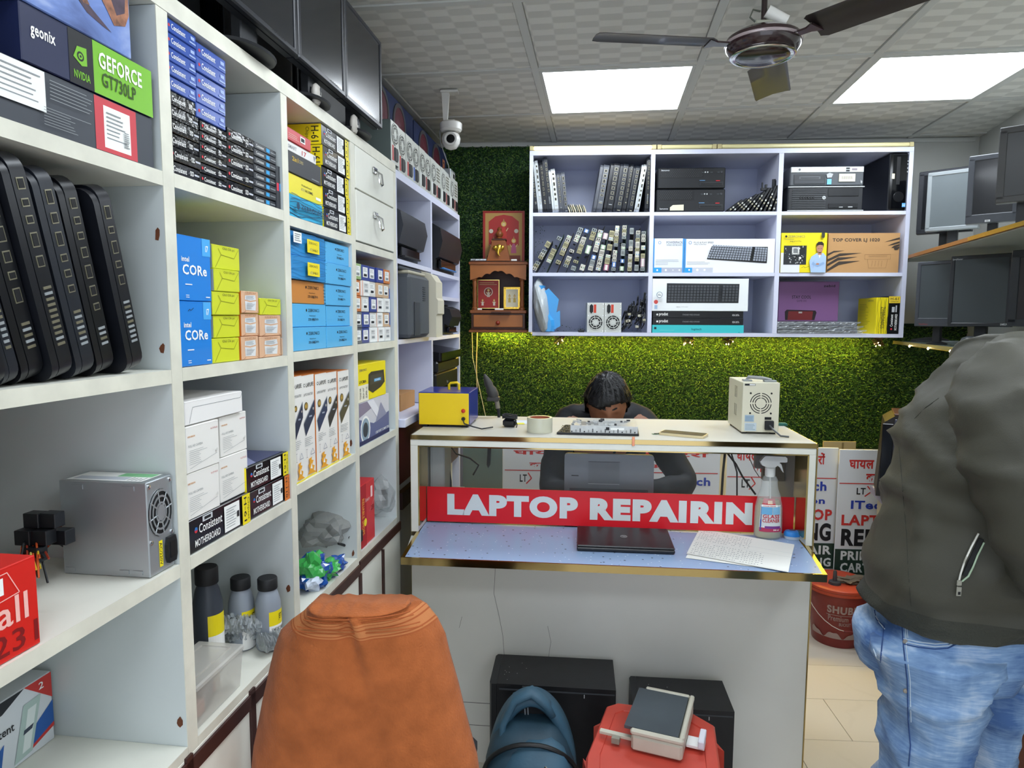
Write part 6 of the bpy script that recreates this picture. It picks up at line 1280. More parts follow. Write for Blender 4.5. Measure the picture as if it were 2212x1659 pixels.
# ledge
LDG = MB().prism([(LL+.004, -.241), (LW-.004, -.241), (xr0-.0, .116), (xl1+.0, .116)], LZ-.012, LZ, SPK, 'z'); LDG.build('ledge_board', ct)
q = MB().box(LL, LW, -.247, -.241, LZ-.022, LZ+.0005, MIR)
for (a, b_), (a2, b2) in (((LL, -.245), (xl1-.006, .0)), ((LW, -.245), (xr0+.010, .0))):
    s_ = -1 if a < .5 else 1
    q.add([(a, b_, LZ+.0006), (a-s_*.012, b_, LZ+.0006), (a2-s_*.012, b2, LZ+.0006), (a2, b2, LZ+.0006), (a, b_, LZ-.02), (a2, b2, LZ-.02)], [(0, 1, 2, 3), (0, 3, 5, 4)], GOLD)
q.build('gold_trim', ct)
MB().prism([(LL+.004, -.24), (LW-.004, -.24), (xr1, -.002), (xl0, -.002)], LZ-.024, LZ-.0125, CREAM, 'z').build('ledge_underside', ct)
# sign
sa, sb = xl1+.0045, xr0-.004
z1, z0 = K.zy(1050, sa, .112), LZ+.006
e = empty('repair_sign', K.w(sa+.002, .106, z0), K.phi, 'red sign board with large white lettering inside the counter window', 'sign')
RS = c('DB1B26', .35); Ws, Hs = min(sb, xr0-.006)-sa-.004, z1-z0
MB().box(0, Ws, 0, .004, 0, Hs, RS, .0005).build('board', e)
q = MB(); u0 = (K.sx(965, .83, .106)-sa)/Ws; u1 = (K.sx(1624, .83, .106)-sa)/Ws; um = (K.sx(1247, .83, .106)-sa)/Ws; un = (K.sx(1273, .83, .106)-sa)/Ws
pr(q, 'f', [('t', 'LAPTOP', u0, .20, um, .82, c('D9DEDD'), {'b': 6}), ('t', 'REPAIRIN', un, .20, u1, .82, c('D9DEDD'), {'b': 6})], (0, Ws, 0, .004, 0, Hs), .0008); q.build('lettering', e)
# ------------------------------------------------------------------ on the counter top
zt = CT+.0005
def KG(px, py, z=zt): return K.gz(px, py, z)
x0, y0 = KG(904, 922); x1, _ = KG(1013, 925); _, yb = KG(1043, 905); Wm = x1-x0; Dm = .20; Hm = K.zy(847, x0, y0)-zt-.004
e = empty('soldering_station', K.w(x0, y0, zt), K.phi, 'yellow fronted blue metal soldering machine with yellow handle on the counter', 'machine')
BLM = mat('blue_painted_metal', '27348C', .28, coat=.3); YM = mat('yellow_painted_metal', 'EBC90E', .35)
MB().box(0, Wm, .003, Dm, .008, Hm+.004, BLM, .002).build('case', e); MB().box(.002, Wm-.002, 0, .0028, .009, Hm+.001, YM, .001).build('front_panel', e)
MB().box(.008, .03, .01, .03, 0, .008, BLACK).box(Wm-.03, Wm-.008, .01, .03, 0, .008, BLACK).box(.008, .03, Dm-.03, Dm-.01, 0, .008, BLACK).box(Wm-.03, Wm-.008, Dm-.03, Dm-.01, 0, .008, BLACK).build('rubber_foot', e)
hx0 = Wm*.50; MB().tube([(hx0, .10, Hm+.002), (hx0, .10, Hm+.022), (hx0+.006, .10, Hm+.028), (hx0+.030, .10, Hm+.030), (hx0+.036, .10, Hm+.024), (hx0+.037, .10, Hm+.002)], .0048, YM, 10).build('handle', e, 50)
MB().lathe([(.007, 0), (.0075, -.003), (.006, -.007), (.002, -.008)], c('C3281E', .25), (Wm*.885, 0, Hm*.50), 16, 'y').build('push_button', e, 50)
MB().lathe([(.007, 0), (.007, -.004), (.005, -.012)], PLB2, (Wm*.885, 0, Hm*.265), 14, 'y').tube([(Wm*.885, -.01, Hm*.265), (Wm*.93, -.03, Hm*.16), (Wm+.02, -.045, .012), (Wm+.05, -.04, .004), (Wm+.085, -.01, .006)], .0024, PLB2, 6).build('power_cable', e, 50)
# hot air handle behind the machine
x0, y0 = KG(1078, 908); e = empty('hot_air_gun', K.w(x0, y0+.08, zt), K.phi, 'dark brown hot air gun standing on its bent holder beside the yellow machine', 'tool')
BRN = mat('dark_rubber', '3A3836', .5)
MB().tube([(-.01, 0, .0), (-.012, 0, .03), (-.02, 0, .055)], .006, PLB2, 8).tube([(-.014, 0, .035), (-.018, 0, .06), (-.03, 0, .085)], .009, c('7A7568', .35), 8).build('holder', e)
MB().lathe([(.019, 0), (.022, .012), (.021, .034), (.015, .044), (.017, .054), (.013, .074), (.006, .094), (.003, .098)], BRN, (0, 0, 0), 18).xf(Matrix.Translation((-.028, 0, .078)) @ Matrix.Rotation(math.radians(-24), 4, 'Y')).build('nozzle', e, 50)
MB().box(-.056, -.008, -.020, .018, .064, .082, BRN, .004).build('grip', e)
x0, y0 = KG(1101, 924); e = empty('power_adapter', K.w(x0, y0+.02, zt), K.phi, 'black adapter with coiled cable lying on the counter', 'adapter')
MB().box(-.026, .022, -.018, .02, .001, .03, GLB, .008).build('body', e)
q = MB()
for k in range(5): q.tube([(.026*math.cos(t*PI/8)-.002, .018*math.sin(t*PI/8), .033+.0022*k+.003*math.sin(t*.7+k)) for t in range(17)], .0022, PLB2, 6)
q.tube([(.018, -.015, .03), (.026, -.018, .012), (.024, -.022, .001)], .0018, PLB2, 5); q.build('cable_coil', e, 50)
x0, y0 = KG(1140, 917); e = empty('paper_slip', K.w(x0, y0+.05, zt-.0003), K.phi+.2, 'bluish paper slip with yellow note lying behind the tape roll', 'paper')
MB().box(-.05, .04, -.03, .05, 0, .0006, c('D4DEF0', .6)).build('sheet', e); MB().box(-.065, -.02, -.045, -.01, 0.0006, .0012, c('E6E04C')).build('sticky_note', e)
x0, y0 = KG(1164, 937); P = K.w(x0, y0, zt); rt = 28*((P-CAM).dot(_f))/FPX; hT = K.zy(905, x0, y0)-zt
e = empty('tape_roll', K.w(x0, y0+rt, zt), K.phi, 'roll of clear brown packing tape on the counter', 'tape')
TP = mat('packing_tape', 'C9C8B4', .25, spec=.7); MB().ring((0, 0, 0), rt*.80, rt, hT, TP, n=40, ax='z').build('tape', e, 40); MB().ring((0, 0, .001), rt*.76, rt*.795, hT-.002, c('A5573C', .6), n=40, ax='z').build('core', e, 40)
# open laptop chassis
x0, y0 = KG(1232, 939); x1, _ = KG(1376, 939); wv = x1-x0; zb_ = K.zy(905, x0, y0+.02)-zt
e = empty('laptop_chassis', K.w(x0, y0, zt), K.phi, 'opened laptop with bare silver chassis lying on the counter before the worker', 'laptop')
MB().prism([(-.045, -.002), (wv+.004, .0), (wv+.012, .16), (-.02, .17)], .001, .007, PLB2, 'z').build('keyboard_deck', e)
q = MB(); rr = random.Random(2)
for k in range(60): u, v = rr.uniform(-.034, -.008), rr.uniform(.006, .15); q.box(u, u+.004, v, v+.004, .007, .0082, c(['6E6238', '2B2D20', '4B4A36'][k % 3], .7))
q.build('circuit_trace', e, kind='stuff')
CH = mat('bare_chassis', 'BDBFBE', .38, .35, noise=.12, nscale=60)
q = MB().prism([(.0, .004), (wv, .004), (wv+.004, .13), (.006, .13)], .007, zb_*.62, CH, 'z'); q.build('chassis_frame', e)
q = MB()
for k in range(34):
    u, v = rr.uniform(.002, wv-.01), rr.uniform(.004, .125); q.box(u, u+.004+.012*rr.random(), v, v+.004+.01*rr.random(), zb_*.6, zb_*(.64+.13*rr.random()), [CH, c('2A2C30'), c('8E908E'), CH][k % 4], .0008)
for k in range(16): u = wv*(k+.2)/16; q.box(u, u+.004, .0028, .0042, .009, .009+.004*(1+k % 3), [BLACK, c('8E908E'), c('55585A')][k % 3])
q.build('metal_bracket', e, kind='stuff')
q = MB().box(wv*.60, wv*.80, .0030, .0040, zb_*.36, zb_*.50, WHITE).box(wv*.53, wv*.58, .003, .0041, zb_*.34, zb_*.54, INK).build('label', e)
MB().box(.035, wv*.42, .02, .09, zb_*.62, zb_*.64, c('77797A', .5)).build('battery_recess', e)
# phone, card, tab
x0, y0 = KG(1474, 931); e = empty('smartphone', K.w(x0+.002, y0+.012, zt), K.phi+.38, 'cream framed smartphone lying face up on the counter', 'phone')
MB().prism(rrect(.068, .15, .010), 0, .008, c('D9C9A0', .3), 'z').xf(Matrix.Translation((-.034, -.01, 0)) @ Matrix.Rotation(0, 4, 'Z')).build('frame', e, 40); MB().prism(rrect(.062, .143, .008), .0081, .0086, c('0B0C10', .45), 'z').xf(Matrix.Translation((-.031, -.0065, 0))).build('screen', e)
e.rotation_euler = (0, 0, K.phi+1.15); e.location = K.w(K.sx(1512, zt, .13), .07, zt)
x0, y0 = KG(1412, 939); e = empty('memory_card', K.w(x0, y0, zt), K.phi-.5+.9, 'small green circuit card with a black clip on the counter', 'circuit card')
MB().box(0, .036, 0, .014, 0, .0016, c('6F8A70', .4)).build('board', e); MB().box(.006, .016, .003, .011, .0016, .003, BLACK).box(.02, .03, .003, .011, .0016, .003, c('2E332E')).build('chip', e); MB().tube([(.036, .007, .002), (.05, .012, .006), (.058, .004, .001)], .0016, PLB2, 5).build('wire', e)
x0, z_ = K.pz(1365, 955, 0); MB().box(0, .009, -.0035, -.0015, -.012, .018, mat('copper_tape', 'D98F6B', .3, .5), .0008).build('catch', None, None, K.w(x0, 0, z_), K.phi, 'small copper coloured catch on the front edge of the counter', 'catch')
# bench power supply
x0, y0 = KG(1601, 937); x1, _ = KG(1683, 940); Wp = x1-x0; Hp = K.zy(826, x0, y0)-zt; Dp = .215
BG = mat('bench_supply_beige', 'D6D2BD', .4)
e = empty('bench_power_supply', K.w(x0, y0, zt), K.phi, 'beige bench power supply with round vent and grey handle on the counter', 'power supply')
MB().box(0, Wp, 0, Dp, .006, Hp, BG, .0015).build('case', e)
MB().box(.006, .02, .01, .03, 0, .006, BLACK).box(Wp-.022, Wp-.006, .01, .03, 0, .006, BLACK).box(.006, .02, Dp-.03, Dp-.01, 0, .006, BLACK).box(Wp-.022, Wp-.006, Dp-.03, Dp-.01, 0, .006, BLACK).build('rubber_foot', e)
q = MB(); cx, cz, rr_ = Wp*.50, Hp*.60, Wp*.29
for r_ in (1, .78, .56):
    for a0 in (5, 95, 185, 275): q.ring((cx, -.0008, cz), rr_*r_-.0026, rr_*r_, .0007, BLACK, a0, a0+80, 12)
for sx_, sz_ in ((-1, -1), (1, -1), (-1, 1), (1, 1)): q.cyl((cx+sx_*Wp*.28, -.0002, cz+sz_*Wp*.28), .0032, -.001, BLACK, 12, 'y')
q.build('fan_vent', e)
q = MB()
for j0 in (.30, .66):
    for a in range(3):
        for b_ in range(9): v = .05+a*.014; q.box(-.0006, .0002, Dp-v-.004-.05, Dp-v-.05, Hp*j0+b_*.0045, Hp*j0+b_*.0045+.0022, BLACK)
q.build('side_vent', e, kind='stuff')
MB().box(Wp*.62, Wp*.80, -.0012, 0, Hp*.285, Hp*.335, BLACK, .0005).box(Wp*.62, Wp*.86, -.010, 0, Hp*.09, Hp*.27, PLB2, .002).tube([(Wp*.74, -.01, Hp*.18), (Wp*.80, -.03, Hp*.12), (Wp*.95, -.05, .004), (Wp*1.15, -.06, .003)], .003, c('5A5C5E', .4), 6).build('power_plug', e)
q = MB(); pr(q, 'f', [('r', .05, .94, .34, .975, INK), ('r', .18, .947, .33, .968, WHITE), ('r', .08, .24, .33, .37, c('9FB3C4'))]+lines(.1, .25, .31, .35, 4, c('5D7F9A'), .3, .1)+[('r', .08, .06, .40, .22, c('C3CFD8'))]+lines(.1, .08, .38, .2, 5, c('6D8797'), .3, .3), (0, Wp, 0, Dp, 0, Hp), .0008); q.build('label', e)
MB().box(.012, .04, .04, .07, Hp, Hp+.006, GREY, .001).box(Wp-.045, Wp-.005, .02, .045, Hp, Hp+.006, GREY, .001).tube([(.026, .055, Hp+.005), (.03, .055, Hp+.014), (Wp*.6, .04, Hp+.012), (Wp-.02, .034, Hp+.005)], .006, c('8A8C8E', .4), 8).build('handle', e)
x0, y0 = KG(1689, 920); MB().box(-.01, .02, 0, .02, 0, .008, c('2F6A64', .4), .001).box(-.006, .016, .003, .017, .008, .010, c('3F827A')).build('small_box', None, None, K.w(x0, y0, zt), K.phi, 'small dark green box on the counter behind the beige power supply', 'small box')
# ------------------------------------------------------------------ on the ledge
zl = LZ+.0006
def LG(px, py, z=zl): return K.gz(px, py, z)
P0 = LG(1246, 1191); P1 = LG(1457, 1196); P2 = LG(1246, 1134, zl+.018); P3 = LG(1438, 1140, zl+.018)
e = empty('laptop', K.w(P0[0], P0[1], zl), K.phi, 'closed black laptop with small round logo lying on the blue ledge', 'laptop'); wl = P1[0]-P0[0]; dl = min(.20, P2[1]-P0[1]-.0)
LBK = mat('matt_black_lid', '15161B', .38)
MB().box(0, wl, 0, dl, .002, .013, LBK, .003).build('base', e); MB().box(0, wl, .001, dl, .0135, .020, LBK, .003).build('lid', e)
q = MB(); q.ring((wl*.50, dl*.5, .0202), .0095, .0108, .0006, SIL, n=28, ax='z'); pr(q, 't', [('t', 'DELL', .478, .47, .522, .53, SIL, {'rot': 2, 'b': 1})], (0, wl, 0, dl, 0, .0202)); q.build('logo', e)
# papers
RU = c('B4B8BC', .7); INKB = c('6A6E78', .7)
for k, (qd, lab) in enumerate((([(1481, 1205), (1703, 1234), (1716, 1178), (1514, 1145)], 'lower handwritten sheet lying on the ledge'), ([(1483, 1196), (1703, 1236), (1716, 1176), (1512, 1142)], 'upper handwritten price list sheet overhanging the ledge'))):
    pts = [LG(px, py, zl+.001+.0025*k) for px, py in qd]; e = empty('paper_sheet', K.w(0, 0, zl), K.phi, lab, 'paper', None); zz = .0008+.0018*k
    def T_(u, v):
        a = [pts[0][i]*(1-u)*(1-v)+pts[1][i]*u*(1-v)+pts[2][i]*u*v+pts[3][i]*(1-u)*v for i in (0, 1)]; return Vector((a[0], a[1], zz+.0022*abs(math.sin(v*PI))+.001*k))
    q = MB().grid(T_, 10, 8, PAPER); q.build('sheet', e, 40)
    if k:
        g = MB(); rr = random.Random(5)
        for r_ in range(15):
            if r_ == 7: continue
            v = .05+.06*r_
            for w_ in range(26 if r_ < 7 else 20):
                if rr.random() < .12: continue
                u = .03+.028*w_+rr.uniform(-.004, .004); u2 = u+.010+.008*rr.random(); g.add([T_(u, v)+Vector((0, 0, .0003)), T_(u2, v+.003)+Vector((0, 0, .0003)), T_(u2, v+.013)+Vector((0, 0, .0003)), T_(u, v+.010)+Vector((0, 0, .0003))], [(0, 1, 2, 3)], INKB)
        for v in (.47, .99*.62, .02):
            a, b_ = T_(.0, v), T_(1, v); g.add([a+Vector((0, 0, .0004)), b_+Vector((0, 0, .0004)), b_+Vector((0, .0008, .0004)), a+Vector((0, .0008, .0004))], [(0, 1, 2, 3)], RU)
        g.build('handwriting', e)
# spray bottle
x0, y0 = LG(1659, 1163); P = K.w(x0, y0, zl); sc = ((P-CAM).dot(_f))/FPX; R1 = 29.5*sc; Ht = K.zy(979, x0, y0+R1)-zl
e = empty('spray_bottle', K.w(x0, min(y0+R1*.75, .098-R1*.62), zl), K.phi, 'clear spray bottle of glass cleaner with white trigger on the ledge', 'spray bottle')
BT = mat('bottle_plastic', 'DDE3E2', .08, alpha=.32, spec=.9); LQ = mat('pale_yellow_liquid', 'CBC38A', .1, alpha=.55)
prof = [(R1*.86, 0), (R1*.99, .008), (R1, .05), (R1*.97, Ht*.38), (R1*.80, Ht*.52), (R1*.62, Ht*.60), (R1*.56, Ht*.66), (R1*.60, Ht*.70), (R1*.42, Ht*.755)]
MB().lathe(prof, BT, n=32, sc=(1, .62)).build('bottle_body', e, 50)
MB().lathe([(a*.93, max(.004, b_)) for a, b_ in prof[:4]]+[(R1*.72, Ht*.47)], LQ, n=32, sc=(1, .62)).build('liquid', e, 50)
MB().lathe([(R1*.34, Ht*.75), (R1*.36, Ht*.76), (R1*.36, Ht*.855), (R1*.30, Ht*.86)], WHITE, n=24).build('cap', e, 40)
hd = [(-.028, Ht*.885), (-.034, Ht*.93), (-.026, Ht*.97), (-.018, Ht*.999), (.044, Ht*.995), (.050, Ht*.975), (.050, Ht*.93), (.044, Ht*.925), (.028, Ht*.925), (.020, Ht*.885), (.012, Ht*.86), (-.012, Ht*.86)]
MB().prism(hd, -.009, .009, c('F2F3F1', .3)).build('spray_head', e, 30)
MB().prism([(.022, Ht*.92), (.033, Ht*.90), (.038, Ht*.84), (.041, Ht*.80), (.036, Ht*.82), (.030, Ht*.86), (.022, Ht*.88)], -.006, .006, c('F2F3F1', .3)).build('trigger', e, 30)
MB().tube([(0, 0, Ht*.80), (.004, 0, Ht*.5), (-.003, 0, Ht*.1)], .0022, c('E4E6E4'), 6).build('dip_tube', e)
q = MB()
def lab_(u0, u1, v0, v1, m, off=1.012):
    n = 10; vs = []
    for i in range(n+1):
        u = u0+(u1-u0)*i/n; t = math.radians(-90+u*62)
        for v in (v0, v1):
            rr_ = R1*(1 if v < Ht*.38 else 1-.32*(v-Ht*.38)/(Ht*.16)); vs.append((rr_*off*math.cos(t), rr_*.62*off*math.sin(t), v))
    q.add(vs, [(2*i, 2*i+2, 2*i+3, 2*i+1) for i in range(n)], m)
def labt(tx, u0, u1, v0, v1, m, off=1.03):
    v, f = glyphs(tx, 2); q.add([(R1*off*math.cos(math.radians(-90+(u0+(u1-u0)*w_[0])*62)), R1*.62*off*math.sin(math.radians(-90+(u0+(u1-u0)*w_[0])*62)), v0+(v1-v0)*w_[1]) for w_ in v], f, m)
lab_(-.75, .85, Ht*.10, Ht*.42, c('E8ECEF')); lab_(-.75, .85, Ht*.10, Ht*.15, c('B5365A'), 1.016); lab_(-.35, .75, Ht*.14, Ht*.17, c('7A3A8C'), 1.018); lab_(-.62, .1, Ht*.31, Ht*.40, c('6FB0DC'), 1.018); lab_(.14, .70, Ht*.31, Ht*.40, c('86BDE0'), 1.018)
lab_(-.62, .35, Ht*.42, Ht*.50, c('C9303C'), 1.016); lab_(-.22, .12, Ht*.435, Ht*.475, c('F4D9B8'), 1.02); lab_(-.66, .5, Ht*.40, Ht*.425, WHITE, 1.02); labt('COLIN SHINE', -.5, .3, Ht*.405, Ht*.418, c('C9303C'), 1.03)
labt('GLASS', -.5, .62, Ht*.265, Ht*.31, c('C9303C')); labt('CLEANER', -.52, .66, Ht*.215, Ht*.258, c('C9303C')); labt('500 ml', .2, .6, Ht*.115, Ht*.135, WHITE); lab_(-.70, -.60, Ht*.12, Ht*.42, c('2F4FA0'), 1.02)
q.build('label', e)
# small blue tape
x0, y0 = LG(1714, 1166); e = empty('correction_tape', K.w(x0, y0+.014, zl), K.phi, 'small round blue and white case at the right end of the ledge', 'case')
MB().lathe([(.024, 0), (.0255, .004), (.0255, .010)], c('D5DDE4'), n=28, sc=(1, .8)).build('base', e, 40); MB().lathe([(.0265, .0103), (.027, .018), (.023, .025), (.012, .028)], c('3B8FE0', .3), n=28, sc=(1, .8)).build('lid', e, 40); MB().box(-.010, .010, -.006, .006, .0265, .0285, c('5A2A3E', .4), .001).build('sticker', e)
# ------------------------------------------------------------------ behind the glass
zi = LZ-.0295
e = empty('upturned_laptop', K.w(K.sx(1219, .9, .20), .20, zi), K.phi, 'grey laptop keyboard base standing on edge behind the window glass', 'laptop'); wl = K.sx(1412, .9, .20)-K.sx(1219, .9, .20); hl = K.zy(981, K.sx(1300, .9, .2), .20)-zi
GL_ = mat('grey_palmrest', '75797F', .4, .3); MB().prism(rrect(wl, hl, .012), 0, .016, GL_).build('palm_rest', e, 30)
q = MB().box(wl*.27, wl*.62, -.0008, 0, hl*.60, hl*.90, c('6A6E74', .35)).box(wl*.27, wl*.62, -.0012, 0, hl*.895, hl*.90, BLACK).box(wl*.27, wl*.62, -.0012, 0, hl*.60, hl*.606, SIL); q.build('touchpad', e)
MB().box(wl*.06, wl*.94, -.0006, 0, hl*.06, hl*.54, c('4F5258', .4)).build('keyboard_deck', e)
ky = MB()
for r_ in range(6):
    for k in range(14): a = wl*(.075+.0605*k); ky.box(a, a+wl*.050, -.003, -.0006, hl*(.085+.073*r_), hl*(.085+.073*r_+.058), c('15171B', .4), .0005)
ky.build('key', e, kind='stuff')
MB().box(wl*.08, wl*.16, -.001, 0, hl*.70, hl*.712, BLACK).build('indicator', e)
e = empty('inner_cabinet', K.w(xl0+.0205, .20, zi), K.phi, 'pale grey cabinet side standing behind the left end of the window', 'cabinet'); xe = K.sx(957, .9, .2)
MB().box(0, xe-xl0-.014, 0, .12, 0, .30, c('B5BBB8', .4), .001).build('panel', e); MB().box(.01, xe-xl0-.02, -.001, 0, .02, .28, c('BFC5C1', .4)).build('door', e)
BLK_T = []
def cabl(nm, pts, r, m, lab): MB().tube([K.w(K.sx(px, z_, y_), y_, z_) for px, z_, y_ in pts], r, m, 7).build(nm, None, 50, label=lab, cat='cable')
def kz(px, py, y): return K.zy(py, K.sx(px, .9, y), y)
cabl('cable', [(962, kz(962, 966, .3), .3), (968, kz(968, 1000, .3), .3), (974, kz(974, 1040, .3), .3), (975, zi+.02, .3)], .0036, PLB2, 'thick black cable hanging straight down behind the window at left')
cabl('cable', [(975, kz(975, 966, .34), .34), (985, kz(985, 980, .34), .34), (1015, kz(1015, 990, .34), .34), (1034, kz(1034, 1005, .34), .34), (1022, kz(1022, 1026, .34), .34)], .0034, PLB2, 'black cable curving to the right behind the window at left')
cabl('cable', [(1566, kz(1566, 980, .3), .3), (1562, kz(1562, 1020, .3), .3), (1556, zi+.03, .3)], .0045, PLB2, 'thick black cable hanging behind the right half of the window')
cabl('cable', [(1572, kz(1572, 980, .28), .28), (1590, kz(1590, 1003, .28), .28), (1604, kz(1604, 1030, .28), .28), (1632, kz(1632, 1068, .28), .28)], .0036, PLB2, 'black cable running diagonally behind the spray bottle')
cabl('cable', [(1580, kz(1580, 980, .32), .32), (1592, kz(1592, 1020, .32), .32), (1592, zi+.02, .32)], .003, c('2E3034'), 'thin black cable between the thick one and the diagonal one')
cabl('cable', [(1617, kz(1617, 985, .35), .35), (1630, kz(1630, 1015, .35), .35), (1640, kz(1640, 1030, .35), .35)], .0015, c('4A4C50'), 'very thin grey wire behind the spray bottle')
x0 = K.sx(1005, .9, .25); e = empty('magnifier_stand', K.w(x0, .27, zi), K.phi, 'dark metal clamp with blue base behind the left half of the window', 'tool')
MB().box(-.03, .06, -.02, .05, 0, .055, c('1F6FC0', .4), .008).build('base', e); MB().box(-.025, .022, -.03, .01, .085, .112, c('5A4F40', .35, metal=.4) if False else mat('worn_bronze', '6A5D4A', .35, .5), .004).tube([(.0, -.01, .0), (.0, -.01, .09)], .009, PLB2, 8).build('clamp', e)
MB().ring((-.045, -.02, .03), .022, .026, .006, PLB2, 0, 300, 16).build('arm', e)
x0 = K.sx(963, .9, .34); e = empty('adapter_box', K.w(x0, .33, zi), K.phi, 'white plastic box behind the clamp inside the counter', 'box'); MB().box(0, .07, 0, .04, 0, .095, c('DAD8D0'), .003).build('body', e); MB().box(.01, .06, -.001, 0, .07, .085, c('A8A69E')).build('slot', e)
e = empty('switch_board', K.w(min(K.sx(1678, .95, .26), xr1-.012-.078), .262, .90), K.phi, 'olive grey metal switch box fixed inside the counter at right', 'switch box')
MB().box(0, .075, 0, .03, 0, .125, c('6E6B58', .4), .002).build('case', e); MB().box(.01, .06, -.003, 0, .05, .11, c('7C7966', .35), .001).box(-.035, .02, -.03, .0, .05, .10, c('77797A', .4), .003).box(-.03, -.008, -.03, -.012, .10, .125, BLACK, .002).build('socket', e)
e = empty('partition_glass', K.w(K.sx(998, .9, .62), .64, 0), K.phi, 'tinted greenish glass partition behind the counter at left', 'glass partition'); MB().box(0, K.sx(1084, .9, .62)-K.sx(998, .9, .62), 0, .006, .35, 1.02, mat('green_tint_glass', '86A39C', .15, alpha=.75)).build('pane', e)
MB().box(-.012, 0, -.004, .01, 0, 1.02, c('A7A9B8')).build('side_strip', e)
xk = K.sx(1058, .95, .60); MB().prism([(-.010, .07), (.012, .07), (.006, -.01), (.003, -.07), (-.006, -.085), (-.012, -.07), (-.008, 0)], -.008, .0, PLB2).build('hanging_handle', None, 40, K.w(xk, .60, .93), K.phi, 'black tapered tool handle hanging behind the counter glass', 'tool')
e = empty('bench_back_table', K.w(xl0+.03, CD-.01, 0), K.phi, 'low worktable behind the counter before the worker', 'table') if False else None
# ------------------------------------------------------------------ banners behind
RB, BBL, BAND = c('C4322F', .5), c('2A3FA0', .5), c('22392F', .5)
BW = mat('flex_banner', 'D5D8DB', .45, bump=.2, bscale=8)
def banner(p0, p1, y, ztop, lean, lab, items, name='banner', h=None, fr_=True):
    x0, x1 = B.sx(p0, .9, y), B.sx(p1, .9, y); H = ztop; e = empty(name, (x0, y, 0), 0, lab, 'banner'); e.rotation_euler = (-lean, 0, 0)
    w = x1-x0; MB().box(0, w, 0, .012, FZ+.001, H, BW, .002).build('panel', e); q = MB(); d_ = (0, w, 0, .01, 0, H); pr(q, 'f', items, d_, .0006); q.build('printed_panel', e); return e, w, H
zt_ = B.zy(966, 0.0, 3.42)
def vv(py, y=3.40): return B.zy(py, .3, y)/B.zy(962, .3, 3.42)
HT = B.zy(962, .3, 3.42)
def uu(px, p0, p1): return (px-p0)/(p1-p0)
def T5(tx, a, b_, t, bt, p0, p1, m, bold=3): return ('t', tx, uu(a, p0, p1), vv(bt), uu(b_, p0, p1), vv(t), m, {'b': bold})
def blk(p0, p1, sh):   # the block of lettering every banner repeats; sh shifts it in picture columns
    return []
def lt(a, b_, t, bt, p0, p1): return [T5('LT', a, a+(b_-a)*.6, t+4, bt-4, p0, p1, INK, 2), ('l', uu(a+(b_-a)*.55, p0, p1), vv(bt), uu(b_, p0, p1), vv((t+bt)/2), .006, RB), ('l', uu(b_, p0, p1), vv((t+bt)/2), uu(a+(b_-a)*.7, p0, p1), vv(t), .006, RB)]
p0, p1 = 1086, 1558
banner(p0, p1, 3.42, HT, 0, 'long white banner with red and blue lettering behind the worker', [T5('घायल लैपटॉप प्रिंटरों', 1110, 1532, 974, 990, p0, p1, RB), T5('का अस्पताल सेंटर मरम्मत', 1145, 1475, 1000, 1017, p0, p1, RB), ('r', .01, vv(1022), .99, vv(1020), RB)]+lt(1124, 1150, 1026, 1050, p0, p1)+[T5('Smart', 1340, 1460, 1030, 1048, p0, p1, BBL), T5('Tech', 1470, 1538, 1030, 1048, p0, p1, BBL), T5('Solution', 1400, 1538, 1062, 1080, p0, p1, BBL), T5('LAPTOP', 1300, 1540, 1092, 1118, p0, p1, RB), T5('REPAIRING', 1200, 1540, 1128, 1170, p0, p1, INK, 4), ('r', .0, vv(1262), 1, vv(1180), BAND), T5('PRINTER REPAIR', 1200, 1540, 1190, 1212, p0, p1, WHITE), T5('CARTRIDGE REFILLING', 1200, 1540, 1226, 1250, p0, p1, WHITE)])
p0, p1 = 1572, 1814
banner(p0, p1, 3.44, HT, 0, 'second white banner partly hidden behind the right end of the counter', [T5('घायल', 1593, 1640, 974, 994, p0, p1, RB), T5('रों', 1770, 1785, 974, 1000, p0, p1, RB), T5('का', 1630, 1650, 1000, 1018, p0, p1, RB), ('r', .01, vv(1030), .99, vv(1028), RB)]+lt(1606, 1636, 1030, 1056, p0, p1)
    + [T5('Tech', 1725, 1791, 1036, 1056, p0, p1, BBL), T5('Solution', 1680, 1789, 1070, 1084, p0, p1, BBL), T5('LAPTOP', 1690, 1806, 1095, 1119, p0, p1, RB), T5('REPAIRING', 1620, 1805, 1125, 1163, p0, p1, INK, 4), ('r', .0, vv(1222), 1, vv(1168), BAND), T5('REPAIR', 1706, 1808, 1173, 1192, p0, p1, c('D9DEDD')), T5('REFILLING', 1690, 1808, 1199, 1218, p0, p1, c('D9DEDD'))])
p0, p1 = 1816, 2060
banner(p0, p1, 3.40, HT+.0, 0, 'third white banner standing beside the man in the olive jacket', [T5('घायल', 1838, 1892, 985, 1004, p0, p1, RB), T5('लैपटॉप', 1900, 1990, 982, 1004, p0, p1, RB), T5('का', 1876, 1902, 1014, 1031, p0, p1, RB), ('r', .01, vv(1036), .99, vv(1034), RB)]+lt(1857, 1890, 1040, 1062, p0, p1)
    + [T5('ITech', 1846, 1930, 1071, 1089, p0, p1, BBL), T5('LAPTOP', 1827, 1960, 1101, 1124, p0, p1, RB), T5('REPAIR', 1828, 1980, 1131, 1167, p0, p1, INK, 4), ('r', .0, vv(1228), 1, vv(1174), BAND), T5('PRINTER', 1829, 1945, 1178, 1197, p0, p1, c('D9DEDD')), T5('CARTRIDGE', 1829, 1965, 1203, 1223, p0, p1, c('D9DEDD'))])
q = empty('banner', (B.sx(1775, .8, 3.52), 3.50, 0), 0, 'brown carton edge sticking up behind the tops of the two right banners', 'cardboard'); q.name = 'cardboard_sheet'
